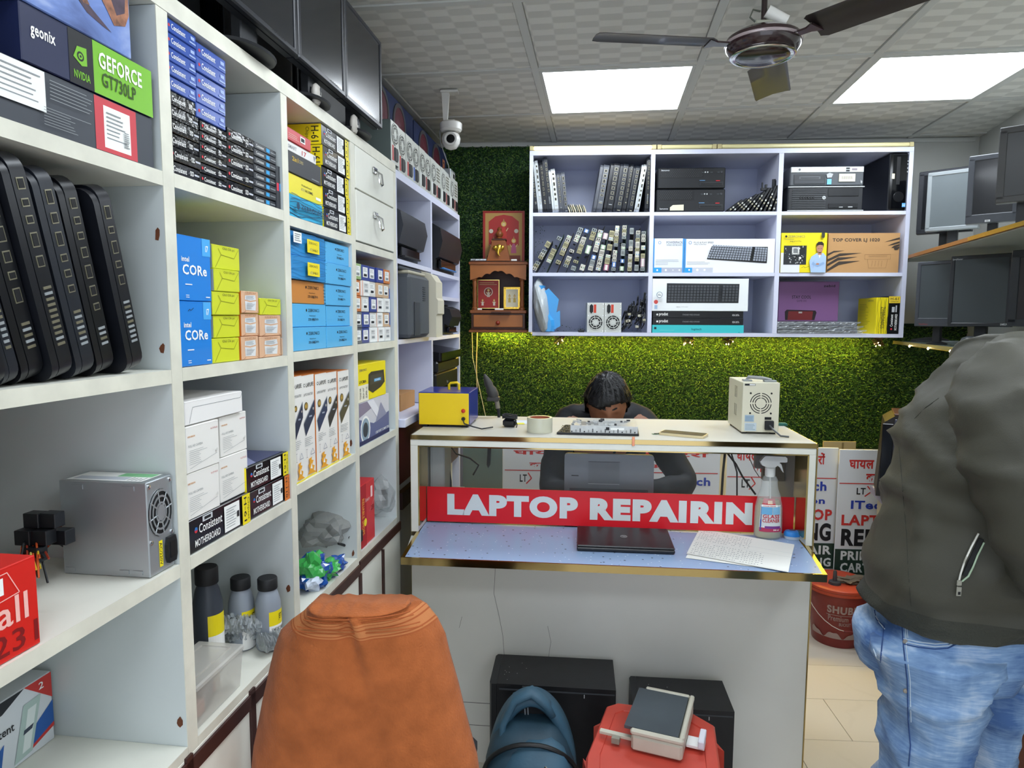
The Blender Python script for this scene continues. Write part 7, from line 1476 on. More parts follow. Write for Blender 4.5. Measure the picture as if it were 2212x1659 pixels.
MB().box(0, .16, 0, .012, FZ+.001, B.zy(955, 1.6, 3.50), c('9C8C68', .7)).build('sheet', q); MB().box(.09, .10, -.001, 0, .7, B.zy(957, 1.6, 3.50), c('6F6142')).build('tape', q)
# ------------------------------------------------------------------ ceiling fan
FM = mat('dark_brown_enamel', '2A1A1C', .22, coat=.5); FBM = mat('fan_blade_brown', '241C1C', .38, coat=.2); fzh = 2.225
fxh, fyh = B.gz(1648, 98, fzh); tx_, ty_ = B.gz(1284, 70, fzh-.005); fa = math.atan2(ty_-fyh, tx_-fxh)-.09
e = empty('ceiling_fan', (fxh, fyh, fzh), 0, 'dark brown three bladed ceiling fan hanging between the two light panels', 'ceiling fan')
MB().lathe([(.02, -.038), (.060, -.036), (.085, -.026), (.098, -.010), (.102, .004), (.098, .018), (.080, .030), (.045, .040), (.02, .044)], FM, n=40).build('motor_housing', e, 35)
MB().lathe([(.085, -.0275), (.088, -.030), (.082, -.033), (.078, -.031)], CHROME, n=40).lathe([(.1022, .0), (.1035, .004), (.1022, .008)], c('8C7F80', .2), n=40).build('chrome_ring', e, 60)
MB().cyl((0, 0, .04), .008, CEIL-fzh-.05, FM, 14).build('down_rod', e, 40); MB().lathe([(.012, .125), (.034, .135), (.042, CEIL-fzh-.012), (.03, CEIL-fzh-.010)], FM, n=24).build('canopy', e, 40)
MB().cyl((0, 0, 0), .017, .06, c('DCDAD4', .35), 18, 'x').xf(Matrix.Translation((.004, -.012, .085)) @ Matrix.Rotation(.5, 4, 'Y')).build('capacitor', e, 40)
MB().box(-.026, .022, -.018, .018, .044, .062, c('9A9A8C', .4), .003).tube([(-.02, 0, .06), (-.038, 0, .075), (-.03, 0, .095), (-.01, 0, .09)], .0025, c('55584E'), 6).build('terminal_block', e)
for k in range(3):
    M_ = Matrix.Rotation(fa+k*2*PI/3, 4, 'Z'); MB().prism([(.085, -.012), (.135, -.014), (.16, -.03), (.16, .03), (.135, .014), (.085, .012)], -.004, .001, FM, 'z').xf(M_).build('blade_bracket', e)
    pf = [(-.055, .000), (-.045, .005), (0, .009), (.045, .005), (.055, .0), (.045, .0025), (0, .0065), (-.045, .0025)]
    MB().loft([[Vector((x_, w_*a, b_-a*.20)) for a, b_ in pf] for x_, w_ in ((.145, .75), (.16, 1.0), (.30, 1.0), (.455, 1.02), (.47, .96))], FBM).xf(M_).build('blade', e, 40)
# ------------------------------------------------------------------ floor things before the counter
def FG(px, py, z=FZ): return B.gz(px, py, z)
PCM = mat('black_case_metal', '17181B', .42, noise=.25, nscale=25, bump=.08, bscale=300)
def pc_case(pl, pr_, pb, zt_, depth, lab, yf, ch=.014):
    x0, x1 = B.sx(pl, zt_, yf), B.sx(pr_, zt_, yf); e = empty('computer_case', (x0, yf, FZ+.0005), math.radians(-2), lab, 'computer case'); w = x1-x0; H = zt_-FZ
    MB().prism([(.022, .003), (w, 0), (w, depth), (.022, depth)], .004, H, PCM, 'z').build('steel_shell', e)
    MB().prism([(0, .012), (.006, .0), (.0215, .0), (.0215, depth), (.006, depth), (0, depth-.012)], 0, H-.0, PLB, 'z').build('front_bezel', e)
    MB().box(.03, w-.004, -.0005, .002, H-.018, H-.014, DGREY).box(.10, .125, -.003, .003, H-.012, H-.002, PLB2, .001).box(w*.75, w*.756, -.002, .002, H-.03, H-.02, SIL).build('side_seam', e)
    q = MB(); [q.box(.04+.25*w*k, .07+.25*w*k, .02, depth-.02, -.0004, .004, BLACK) for k in range(3)]; q.build('foot', e)
    q = MB(); rr = random.Random(int(pl)); [q.box(a, a+.0018, b_, b_+.0018, H, H+.0004, c('C9C7C0')) for a, b_ in [(rr.uniform(.03, .12), rr.uniform(.02, depth-.02)) for _ in range(9)]]; q.build('paint_speck', e, kind='stuff')
    return e
ZC1 = B.zy(1484, .1, 1.975); pc_case(1057, 1330, 0, ZC1, .185, 'large black computer case standing against the counter front', 1.975)
ZC2 = B.zy(1530, .4, 1.955); e = pc_case(1368, 1585, 0, ZC2, .175, 'smaller black computer case standing behind the red stool', 1.955)
MB().prism([(.03, .0), (.055, .0), (.06, .01), (.055, .02), (.03, .02)], ZC2-FZ, ZC2-FZ+.012, SIL, 'z').xf(Matrix.Translation((0, .05, 0))).box(.042, .052, .045, .047, ZC2-FZ+.012, ZC2-FZ+.02, BLACK).build('metal_bracket', e)
# red stool
SZ = .405; st = [B.gz(px, py, SZ) for px, py in ((1310, 1524), (1333, 1517), (1490, 1535), (1544, 1566), (1562, 1700), (1530, 1745), (1262, 1715), (1266, 1634))]
RDP = mat('red_plastic', 'C4483A', .36, noise=.08, nscale=12)
e = empty('plastic_stool', (0, 0, 0), 0, 'red plastic stool with chamfered top standing before the black case', 'stool')
cx = sum(p[0] for p in st)/8; cy = sum(p[1] for p in st)/8
def ringp(k, z): return [Vector((cx+(p[0]-cx)*k, cy+(p[1]-cy)*k, z)) for p in st]
MB().loft([ringp(1.0, SZ-.045), ringp(1.0, SZ-.006), ringp(.97, SZ), ringp(.80, SZ+.0), ringp(.79, SZ-.003)], RDP).build('seat', e)
q0 = [ringp(1, SZ-.04)[i] for i in (0, 3, 5, 7)]
for i, p in enumerate(q0):
    d = (p-Vector((cx, cy, p.z))); a = math.atan2(d.y, d.x); b_ = Vector((p.x+d.x*.10, p.y+d.y*.10, FZ)); t_ = Vector((-math.sin(a), math.cos(a), 0)); n_ = Vector((math.cos(a), math.sin(a), 0)); p2 = p-n_*.012
    MB().loft([[b_+t_*.03, b_+n_*.012, b_-t_*.03, b_-n_*.010], [p2+t_*.05, p2+n_*.010, p2-t_*.05, p2-n_*.010]], RDP).build('leg', e)
# scanner unit on the stool
S0, S1 = B.gz(1362, 1622, SZ), B.gz(1470, 1648, SZ); ang = math.atan2(S1[1]-S0[1], S1[0]-S0[0])
e = empty('scanner_unit', (S0[0], S0[1], SZ+.0008), ang, 'beige device with smoked grey lid lying aslant on the red stool', 'device'); wv = .125; dp = .215; hh_ = .052
BGL = mat('aged_beige_plastic', 'C2BEAE', .45, noise=.08, nscale=10)
MB().box(0, wv, 0, dp, 0, hh_-.010, BGL, .006).build('body', e)
MB().box(-.002, wv+.002, -.002, .012, hh_-.0098, hh_+.004, BGL, .004).box(wv-.010, wv+.002, .0125, dp-.0, hh_-.0098, hh_+.004, BGL, .003).box(-.002, wv-.0105, dp-.012, dp, hh_-.0098, hh_+.004, BGL, .003).build('rim', e)
MB().box(-.020, wv-.012, .0135, dp-.014, hh_-.006, hh_+.003, mat('smoked_lid', '4C545A', .22, noise=.1, nscale=8, alpha=.88), .001).build('smoked_lid', e)
MB().box(-.085, -.001, .02, .034, .012, .020, BGL, .001).box(-.05, -.03, .005, .02, .004, .018, c('8B877A')).build('side_tab', e); MB().box(wv+.001, wv+.045, .06, .10, .004, .012, c('E2E2E0'), .001).box(wv+.030, wv+.045, .05, .11, .012, .032, c('D5D5DE'), .002).build('side_tab', e)
# backpack
TEAL = mat('teal_nylon', '34566A', .55, noise=.18, nscale=14, bump=.3, bscale=140); TEAL2 = mat('dark_teal_nylon', '26404F', .55, noise=.2, nscale=14, bump=.3, bscale=140)
bx, by = .115-.02, 1.70
bx0, bx1 = B.sx(1046, .35, by), B.sx(1250, .35, by); bx = (bx0+bx1)/2; hw = (bx1-bx0)/2; bt = B.zy(1500, bx, by+.06)
e = empty('backpack', (bx, by, FZ), 0, 'dark teal backpack with black zips standing on the floor by the black case', 'backpack')
def bagring(z, s, yo, dy, ph=0):
    return [Vector((hw*s*math.copysign(abs(math.cos(t))**.7, math.cos(t))+ph, yo+dy*math.copysign(abs(math.sin(t))**.8, math.sin(t)), z)) for t in [2*PI*k/28 for k in range(28)]]
H = bt-FZ
rings = [bagring(H*a, s, yo, dy, ph) for a, s, yo, dy, ph in ((.002, .82, 0, .10, 0), (.05, .97, 0, .125, 0), (.3, 1.0, 0, .135, 0), (.55, 1.0, .0, .13, 0), (.70, .94, .01, .115, -.004), (.80, .80, .02, .095, -.006), (.87, .62, .03, .07, -.006), (.90, .40, .04, .04, -.004))]
MB().loft(rings, TEAL2).build('main_compartment', e, 60)
rings = [bagring(H*a, s, yo, dy, ph) for a, s, yo, dy, ph in ((.03, .74, -.08, .06, .01), (.2, .84, -.09, .075, .01), (.58, .84, -.08, .075, .01), (.72, .76, -.07, .06, .015), (.82, .55, -.045, .045, .02), (.87, .25, -.03, .02, .022))]
MB().loft(rings, TEAL).build('front_pocket', e, 60)
def arc(r0x, top, base, y, n=36, t0=0, t1=180): return [Vector((r0x*math.cos(math.radians(t0+(t1-t0)*i/n)), y, base+(top-base)*math.sin(math.radians(t0+(t1-t0)*i/n)))) for i in range(n+1)]
P_ = arc(hw*.90, H*1.0, H*.50, .05)
def strap(P_, w_, th, m):
    rg = []
    for i, p in enumerate(P_):
        d = (P_[min(i+1, len(P_)-1)]-P_[max(i-1, 0)]).normalized(); nn = Vector((0, 1, 0)); o = d.cross(nn).normalized(); rg.append([p+nn*w_*a+o*th*b_ for a, b_ in ((-1, -.5), (-.8, -1), (.8, -1), (1, -.5), (1, .5), (.8, 1), (-.8, 1), (-1, .5))])
    return MB().loft(rg, m)
strap(P_, .034, .014, TEAL).build('padded_back', e, 180)
MB().prism([(v.x*.9, v.z-.012) for v in P_], .052, .074, mat('black_mesh_lining', '0C0E12', .8, bump=.4, bscale=300)).build('back_lining', e)
strap([Vector((-hw*.62, -.01, H*.72)), Vector((-hw*.60, .01, H*.90)), Vector((-hw*.35, .02, H*1.02)), Vector((0, .02, H*1.06)), Vector((hw*.30, .02, H*1.0)), Vector((hw*.45, .03, H*.93))], .022, .009, TEAL).build('handle', e, 180)
ZIP = c('0D0E10', .5)
def on_ring(a, s, yo, dy, t, ph=0, o=.002): t = math.radians(t); return Vector(((hw*s+o)*math.copysign(abs(math.cos(t))**.7, math.cos(t))+ph, yo-(dy+o)*abs(math.sin(t))**.8, H*a))
MB().tube([on_ring(.62+.255*math.sin(math.radians(k*9)), .95-.26*math.sin(math.radians(k*9))**6, .005+.02*math.sin(math.radians(k*9)), .118-.034*math.sin(math.radians(k*9)), k*9, 0, .006) for k in range(1, 20)], .006, ZIP, 6).build('zip', e, 60)
MB().tube([on_ring(.50+.30*math.sin(math.radians(k*9)), .86-.16*math.sin(math.radians(k*9))**4, -.082+.018*math.sin(math.radians(k*9)), .078-.022*math.sin(math.radians(k*9)), k*9, .01, .006) for k in range(1, 20)], .0055, ZIP, 6).build('zip', e, 60)
MB().tube([on_ring(.40+.355*math.sin(math.radians(k*9)), .85-.05*math.sin(math.radians(k*9)), -.084, .078-.006*math.sin(math.radians(k*9)), k*9, .01, .007) for k in range(2, 19)], .004, ZIP, 6).build('zip', e, 60)
MB().tube([(hw*.30, -.115, H*.83), (hw*.38, -.125, H*.81), (hw*.46, -.12, H*.79)], .003, CHROME, 6).tube([(hw*.15, -.155, H*.76), (hw*.24, -.16, H*.75)], .003, CHROME, 6).build('zip_pull', e)
MB().tube([(-.02, .048, H*.95), (-.015, .046, H*.8), (-.012, .046, H*.70)], .0018, c('8C9298'), 5).tube([(-.012, .048, H*.95), (-.007, .046, H*.8), (-.004, .046, H*.70)], .0018, c('8C9298'), 5).build('cord', e)
# office chair with orange towel
def terry():
    m = mat('orange_terry_towel', 'AC6136', .95, noise=.22, nscale=22, bump=1, bscale=230); P = m.node_tree.nodes['Principled BSDF']; P.inputs['Sheen Weight'].default_value = .08; P.inputs['Specular IOR Level'].default_value = .1; return m
TW = terry(); TWB = mat('orange_towel_border', 'BE7746', .85, bump=.4, bscale=200)
cyc = 1.14
def chp(px, py, y=cyc): return B.pz(px, py, y)
chc = chp(762, 1500)[0]; ztop_ = chp(762, 1318)[1]
e = empty('office_chair', (chc+.005, cyc+.020, FZ), 0, 'office chair seen from behind under an orange towel', 'chair')
MB().prism([(-.12, .44), (.12, .44), (.14, .52), (.135, .70), (.10, .82), (.06, .88), (-.06, .88), (-.10, .82), (-.135, .70), (-.14, .52)], .0, .045, c('24262A', .6)).build('backrest', e)
MB().box(-.19, .17, .10, .44, .44, .50, c('24262A', .7), .02).build('seat', e); MB().box(-.03, .03, .062, .12, .38, .52, PLB2).build('back_bar', e)
MB().cyl((0, .26, .10), .028, .34, c('3A3C40', .3, metal=.6) if False else PLB2, 16).build('gas_column', e, 40)
for k in range(5):
    a = 2*PI*k/5+.95; MB().tube([(0, .26, .11), (.22*math.cos(a), .26+.22*math.sin(a), .07)], [.028, .018], PLB2, 8).build('base_arm', e, 40)
    MB().cyl((.22*math.cos(a)-.01, .26+.22*math.sin(a), .03), .0295, .02, PLB, 14, 'x').build('castor', e, 40)
rows = [(1312, 662, 868), (1322, 650, 880), (1340, 628, 905), (1365, 600, 930), (1395, 574, 948), (1440, 560, 960), (1500, 545, 978), (1560, 532, 993), (1659, 514, 1021), (1760, 508, 1036), (1830, 508, 1040)]
from mathutils import noise as mno
def towel():
    q = MB(); nU = 60; rg = []
    prof = []
    for (py, a, b_), (py2, a2, b2) in zip(rows, rows[1:]):
        for k in range(10): t = k/10; prof.append((py+(py2-py)*t, a+(a2-a)*t, b_+(b2-b_)*t))
    prof.append(rows[-1]); front = []
    for i, (py, a, b_) in enumerate(prof):
        x0, z_ = chp(a, py); x1, _ = chp(b_, py); ln = []
        for k in range(nU+1):
            u = k/nU; x = x0+(x1-x0)*u; edge = (2*abs(u-.5))**6
            y = cyc-.018+.045*max(0, 1-i/7)**2+(.06*edge+.022*(2*abs(u-.5))**2)*min(1, i/14)
            v = i/len(prof); cr = math.exp(-((u-(.40+.30*v))/.055)**2)*(v > .08)*min(1, v*5)*max(0, 1-v*1.25)
            y += .020*cr-.010*math.exp(-((u-(.48+.30*v))/.05)**2)*(v > .1)*max(0, 1-v*1.3)
            y += .010*mno.noise(Vector((x*6, z_*4, 1)))+.004*mno.noise(Vector((x*20, z_*14, 3)))
            y += .008*math.sin(u*9+v*4)*v
            zz = z_+(.0045*mno.noise(Vector((u*11, 0, 0)))*max(0, 1-i/8))+.020*(u-.5)*max(0, 1-abs(i-20)/26)
            ln.append(Vector((x, y, zz)))
        front.append(ln)
    back = []
    for i, ln in enumerate(front): back.append([Vector((p.x*1, max(p.y+.004, cyc+(.030 if i < 1 else .075)), p.z-.004 if i else p.z-.002)) for p in ln])
    R0 = [list(f) + list(reversed(b_)) for f, b_ in zip(front, back)]
    q.loft(R0, TW, cap=True)
    n = len(R0[0]); i0 = q.mi(TWB); i1 = q.mi(c('A4562A', .9))
    for k, f in enumerate(q.f):
        if len(f) == 4:
            row, col = min(f)//n, min(min(f) % n, nU); pe = prof[min(row, len(prof)-1)][0]
            if 1334 < pe < 1368: q.m[k] = i1 if abs(pe-1338) < 1.0 or abs(pe-1345) < 1.2 or abs(pe-1359) < 1.2 or abs(pe-1364) < 1.2 else i0
    return q.build('towel_cloth', None)
tw = empty('towel', (0, 0, 0), 0, 'orange terry towel draped over the chair back in the foreground', 'towel'); t_ = towel(); t_.parent = tw
for p in t_.data.polygons: p.use_smooth = True
q = MB()
for py_, a, b_ in ((1330, 640, 893), (1337, 632, 901), (1352, 616, 917), (1359, 608, 924)):
    q.tube([B.w(B.pz(a+(b_-a)*k/20, py_+10-13*k/20+3*math.sin(k), cyc-.020)[0], cyc-.0215+.022*(2*abs(k/20-.5))**2+.012*(2*abs(k/20-.5))**6, B.pz(a, py_+14-20*k/20, cyc-.02)[1]) for k in range(1, 20)], .0012, c('A5572B', .9), 4)
q.build('border_stripe', tw)
# bucket
bxg, byg = FG(1826, 1402); rb = .105; Pb = Vector((bxg, byg+rb, FZ)); D_ = (Pb-CAM).dot(_f); rT = 61*D_/FPX; rb = rT*.80; Pb.y = byg+rb; Hb = B.zy(1262, Pb.x, Pb.y)-FZ
e = empty('paint_bucket', Pb, 0, 'dark red paint bucket with lid standing on the floor beside the counter', 'bucket')
BKR = mat('bucket_red', '7E2C28', .42, noise=.1, nscale=8); LDR = mat('bucket_lid_red', 'B4452C', .42)
MB().lathe([(rb*.98, 0), (rb, .004), (rT*.98, Hb*.93), (rT*1.02, Hb*.935), (rT*1.02, Hb*.97)], BKR, n=48).build('body', e, 40)
MB().lathe([(rT*1.06, Hb*.955), (rT*1.09, Hb*.96), (rT*1.09, Hb*1.06), (rT*1.05, Hb*1.075), (rT*.96, Hb*1.08), (rT*.95, Hb*1.065), (.01, Hb*1.065)], LDR, n=48).build('lid', e, 35)
MB().lathe([(rT*1.10, Hb*1.01), (rT*1.105, Hb*1.018), (rT*1.10, Hb*1.026)], c('8E3420'), n=48).build('lid_rib', e)
q = MB(); WF = c('A08A86', .5)
def bw(u, v, o=.0015): t = math.radians(-90+u); r_ = rb+(rT-rb)*v+o; return Vector((r_*math.cos(t), r_*math.sin(t), Hb*v))
def btext(tx, a0, a1, v0, v1, bold=3):
    v, f = glyphs(tx, bold); q.add([bw(a0+(a1-a0)*w_[0], v0+(v1-v0)*w_[1]) for w_ in v], f, WF)
btext('SHUBH', -42, 22, .64, .78, 4); btext('Premium', -40, 0, .50, .60, 1); btext('BUCKET', -18, 6, .42, .48, 2); q.add([bw(-44+k*3.4, v) for k in range(21) for v in (.605, .615)], [(2*k, 2*k+2, 2*k+3, 2*k+1) for k in range(20)], WF)
for k in range(8):
    t = k*PI/4; a, b_ = math.cos(t), math.sin(t); q.add([bw(28+a*4-b_*1.5, .40+(b_*4+a*1.5)/90), bw(28+a*13-b_*2.5, .40+(b_*13+a*2.5)/90), bw(28+a*15, .40+b_*15/90), bw(28+a*13+b_*2.5, .40+(b_*13-a*2.5)/90), bw(28+a*4+b_*1.5, .40+(b_*4-a*1.5)/90)], [(0, 1, 2, 3, 4)], WF)
N_ = 48; q.add([bw(-85+170*k/N_, v_) for k in range(N_+1) for v_ in (.17, .24+.05*math.sin(k*.5)+.02*math.sin(k*1.1))], [(2*k, 2*k+2, 2*k+3, 2*k+1) for k in range(N_)], WF)
q.build('printed_lettering', e)
q = MB(); q.tube([(-rT*1.05, 0, Hb*.9)]+[(-rT*1.12*math.cos(math.radians(k*12)), -rT*1.13*math.sin(math.radians(k*12)), Hb*(.9-.52*math.sin(math.radians(k*12)))) for k in range(1, 15)]+[(rT*1.05, 0, Hb*.9)], .0018, c('C9C3BC', .3), 6); q.tube([(-.03, -rT*1.15, Hb*.39), (.03, -rT*1.15, Hb*.39)], .005, c('6B2622'), 8); q.build('wire_handle', e, 60)
kn = MB().lathe([(.028, 0), (.026, .012), (.010, .016), (.008, .06), (.004, .065)], c('3A3A3C', .5), n=18).xf(Matrix.Translation((-.035, -.04, Hb*1.066))); kn.build('funnel', None, 40, Pb, 0, 'small dark funnel standing on the bucket lid', 'funnel')
crumple('cleaning_rag', 'crumpled grey brown rag lying on the bucket lid', 'rag', (Pb.x+.045, Pb.y-.02, FZ+Hb*1.08+.008, .010), (.062, .05, .016), mat('dirty_rag', '6E6252', .9, bump=.8, bscale=80), 4, 1.2, fr=B)
# ------------------------------------------------------------------ things at the right behind the man
x0, y0 = 1.36, 2.62
a_, b_ = B.sx(1894, .8, 3.06), 0
DKP = mat('dark_brown_machine', '1C1919', .6); e = empty('printer', (a_, 3.06, .6905), -.40, 'dark brown machine standing on the angled desk behind the man', 'machine'); hP = B.zy(897, a_, 3.06)-.69
MB().prism([(0, .0), (.02, hP*.92), (.06, hP), (.30, hP), (.30, 0)], 0, .25, DKP).build('body', e); MB().box(.055, .30, .01, .24, hP+.0005, hP+.008, c('5A3A30', .4), .002).build('top_cover', e)
MB().box(.012, .055, -.004, 0, hP*.12, hP*.9, GLB, .002).box(.058, .068, -.006, 0, .02, hP*.96, c('3E4050', .3), .002).build('side_panel', e)
e = empty('service_desk', (*B.gz(1874, 1041, .69), FZ), R.phi, 'grey panel desk with a lilac edged white top behind the man', 'desk'); dD = -R.gz(1874, 1041, .69)[1]-.02; zD = .69-FZ
MB().box(.11, .93, .02, dD, 0, zD-.02, mat('grey_metal_panel', '8E8E88', .5, noise=.08, nscale=8), .002).build('side_panel', e); MB().box(.09, .95, 0, dD, zD-.018, zD, c('D8D6D2', .5), .001).box(.088, .95, -.008, 0, zD-.03, zD+.001, c('6F6E94', .4), .001).build('top_board', e)
MB().lathe([(.004, 0), (.006, -.003)], BLACK, (.20, .02, zD*.80), 10, 'y').build('keyhole', e)
e = empty('wooden_cabinet', (B.sx(2186, .3, 1.95), 1.95, FZ), math.radians(-12), 'brown wooden cabinet side at the lower right behind the legs', 'cabinet')
MB().box(0, .45, 0, .4, 0, .72, mat('brown_wood_panel', '5A3322', .5, noise=.2, nscale=12), .002).build('carcass', e); MB().box(.01, .44, -.006, -.0005, .02, .70, mat('brown_wood_panel', '5A3322')).build('door', e)
# ------------------------------------------------------------------ people
SKM = mat('brown_skin', '8A5A40', .5, noise=.06, nscale=20); HAIR = mat('black_hair', '0D0D10', .38, bump=.9, bscale=180)
def human(name, J, E, root, parent, m=SKM, lvl=2):
    """one continuous skinned body from joints J {name: (pos, radius)} and edges E"""
    ks = list(J); me = bpy.data.meshes.new(name); me.from_pydata([J[k][0] for k in ks], [(ks.index(a), ks.index(b_)) for a, b_ in E], [])
    o = bpy.data.objects.new(name, me); COL.objects.link(o); md = o.modifiers.new('s', 'SKIN'); md.use_smooth_shade = True
    for k, v in zip(ks, me.skin_vertices[0].data): r = J[k][1]; v.radius = (r, r) if not isinstance(r, tuple) else r; v.use_root = (k == root)
    sb = o.modifiers.new('u', 'SUBSURF'); sb.levels = sb.render_levels = lvl; me.materials.append(m); o.parent = parent; return o
def hand_joints(J, E, w, wp, d, up, side, s=1.0, curl=.5):
    """palm and five fingers growing from wrist joint w at wp along d; side = thumb side"""
    d, up, side = Vector(d).normalized(), Vector(up).normalized(), Vector(side).normalized(); wp = Vector(wp)
    J[w+'p'] = (wp+d*.045*s, .020*s); E.append((w, w+'p'))
    for i, (off, ln) in enumerate(((.030, .062), (.010, .072), (-.010, .068), (-.028, .052))):
        b_ = wp+d*.085*s+side*off*s; J['%sk%d' % (w, i)] = (b_, .0095*s); E.append((w+'p', '%sk%d' % (w, i))); p = b_; dd = d
        for k in range(3): dd = (dd-up*curl*.55).normalized(); p = p+dd*ln*s/3*1.15; J['%sf%d%d' % (w, i, k)] = (p, (.0088-.0012*k)*s); E.append(('%sk%d' % (w, i) if k == 0 else '%sf%d%d' % (w, i, k-1), '%sf%d%d' % (w, i, k)))
    p = wp+d*.03*s+side*.030*s; J[w+'t0'] = (p, .011*s); E.append((w+'p', w+'t0')); dd = (d*.75+side*.65-up*curl*.3).normalized()
    for k in range(2): p = p+dd*.030*s; J['%st%d' % (w, k+1)] = (p, (.0098-.001*k)*s); E.append(('%st%d' % (w, k), '%st%d' % (w, k+1)))
def head_mesh(parent, M, name='head', m=SKM, s=1.0):
    bm = bmesh.new(); bmesh.ops.create_uvsphere(bm, u_segments=40, v_segments=32, radius=1)
    for v in bm.verts:
        x, y, z = v.co; w_ = 1-.20*max(0, -z)**1.2*(1 if y < .2 else .6); X, Y, Z = x*.076*w_, y*.096*(1-.10*max(0, -z)), z*.118
        if y < 0:
            f = max(0, -y)**2
            Y -= .018*math.exp(-(x/.16)**2-((z+.12)/.16)**2)+.009*math.exp(-(x/.12)**2-((z-.04)/.14)**2)     # nose
            Y += .013*(math.exp(-((abs(x)-.36)/.17)**2-((z-.05)/.10)**2))*f                                          # eye sockets
            Y -= .005*math.exp(-((z-.20)/.08)**2)*f                                                                    # brow
            Y -= .006*math.exp(-(x/.26)**2-((z+.45)/.06)**2)-.003*math.exp(-(x/.26)**2-((z+.49)/.02)**2)
            Y -= .006*math.exp(-(x/.3)**2-((z+.80)/.16)**2)
        v.co = M @ (Vector((X, Y, Z))*s)
    me = bpy.data.meshes.new(name); bm.to_mesh(me); bm.free(); me.materials.append(m)
    for p in me.polygons: p.use_smooth = True
    return obj(name, me, parent)
def hair_cap(parent, M, s=1.0, seed=1, fringe=.32):
    bm = bmesh.new(); bmesh.ops.create_uvsphere(bm, u_segments=64, v_segments=44, radius=1); rr = random.Random(seed); dl = []
    for v in bm.verts:
        x, y, z = v.co; lim = fringe+.10*math.sin(x*3.2+.5) if y < -.15 else (-.30 if y > .1 else -.05)
        if z < lim-.12: dl.append(v); continue
        th = .012+.010*max(0, z)+.004*mno.noise(Vector((x*9, y*5, z*9+seed)))+.0035*math.sin(math.atan2(x+.3, y)*26+z*5)
        if z < lim: th = -.004
        v.co = M @ (Vector((x*(.076+th), y*(.096+th), z*(.118+th)))*s)
    bmesh.ops.delete(bm, geom=dl, context='VERTS'); me = bpy.data.meshes.new('hair'); bm.to_mesh(me); bm.free(); me.materials.append(HAIR)
    for p in me.polygons: p.use_smooth = True
    o = obj('hair', me, parent); q = MB()
    for k in range(420):
        a = rr.uniform(0, 2*PI); x0 = rr.uniform(-.9, .9); y0 = rr.uniform(-.85, .8); r2 = x0*x0+y0*y0
        if r2 > .93: continue
        z0 = math.sqrt(1-r2); P_ = []
        if z0 < (.70 if y0 < 0 else .3): continue
        dx, dy = .22+.2*rr.random(), -.10*rr.random()
        for i in range(4):
            t = i/3; x_, y_ = x0+dx*t*(1 if x0 > -.2 else -.6), y0+dy*t; n2 = x_*x_+y_*y_; zz = math.sqrt(max(.05, 1-min(.95, n2))); rr_ = 1+.012*math.sin(t*PI)
            P_.append(M @ (Vector((x_*.094*rr_, y_*.114*rr_, zz*.136*rr_+.001))*s))
        q.tube(P_, [.0013, .0016, .0013, .0004], HAIR, 4, cap=False)
    q.build('hair_strand', o, 180, kind='stuff'); return o
# worker behind the counter, bent over the bare chassis
wx, _ = B.pz(1313, 870, 2.73); zt_h = B.zy(806, wx, 2.74)
e = empty('person', (0, 0, 0), 0, 'man in a dark navy jacket bent over his repair work behind the counter', 'person')
HM = Matrix.Translation((wx, 2.76, zt_h-.136)) @ Matrix.Rotation(math.radians(20), 4, 'X')
sc_z = .93; shz = B.zy(905, wx, 2.86)-.05
J = {'pel': ((wx, 3.02, .50), .13), 'belly': ((wx, 3.0, .66), .125), 'chest': ((wx, 2.95, .90), .13), 'neck0': ((wx, 2.89, 1.04), .07), 'neck': ((wx, 2.80, 1.08), .055), 'head': ((wx, 2.74, zt_h-.13), .062)}
E = [('pel', 'belly'), ('belly', 'chest'), ('chest', 'neck0'), ('neck0', 'neck'), ('neck', 'head')]
KW = {}
for s_, sg in (('l', -1), ('r', 1)):
    exl = B.sx(1190 if sg < 0 else 1492, .86, 2.68)
    J.update({s_+'sh': ((wx+sg*.165, 2.88, 1.045), .058), s_+'el': ((exl, 2.72, .765 if sg < 0 else .80), .042), s_+'wr': ((wx+sg*.085, 2.56, .81), .026), s_+'hip': ((wx+sg*.09, 3.0, .46), .085), s_+'kn': ((wx+sg*.13, 2.66, .46), .062), s_+'an': ((wx+sg*.12, 2.72, .05), .038), s_+'toe': ((wx+sg*.12, 2.60, FZ+.03), .034)})
    E += [('chest', s_+'sh'), (s_+'sh', s_+'el'), (s_+'el', s_+'wr'), ('pel', s_+'hip'), (s_+'hip', s_+'kn'), (s_+'kn', s_+'an'), (s_+'an', s_+'toe')]
    hand_joints(J, E, s_+'wr', J[s_+'wr'][0], (-sg*.5, -.35, .35), (0, 0, 1), (-sg, .2, 0), .95, .6)
human('body', J, E, 'pel', e)
hd_ = head_mesh(e, HM)
for sg in (-1, 1):
    MB().lathe([(.004, -.004), (.010, 0), (.012, .006), (.006, .010)], SKM, (0, 0, 0), 12, 'x', (1.5, 1)).xf(HM @ Matrix.Translation((sg*.076-.004, .012, -.004))).build('ear', hd_, 60)
    MB().lathe([(.001, -.012), (.009, -.008), (.0125, 0), (.009, .008), (.001, .012)], c('D9D2C6', .2), (0, 0, 0), 14, 'y').xf(HM @ Matrix.Translation((sg*.029, -.066, .006))).build('eye', hd_, 60)
    MB().lathe([(.001, -.0135), (.005, -.0125), (.0055, -.011)], c('140D0A', .1), (0, 0, 0), 12, 'y').xf(HM @ Matrix.Translation((sg*.029, -.0665, .001))).build('iris', hd_)
    MB().tube([(sg*(.012+.008*k), -.094+.004*k*k*.55, .030+.004*math.sin(k*.8)) for k in range(5)], [.002, .0035, .0035, .003, .0012], HAIR, 6).xf(HM).build('eyebrow', hd_)
hair_cap(e, HM, 1.04, 3, .36)
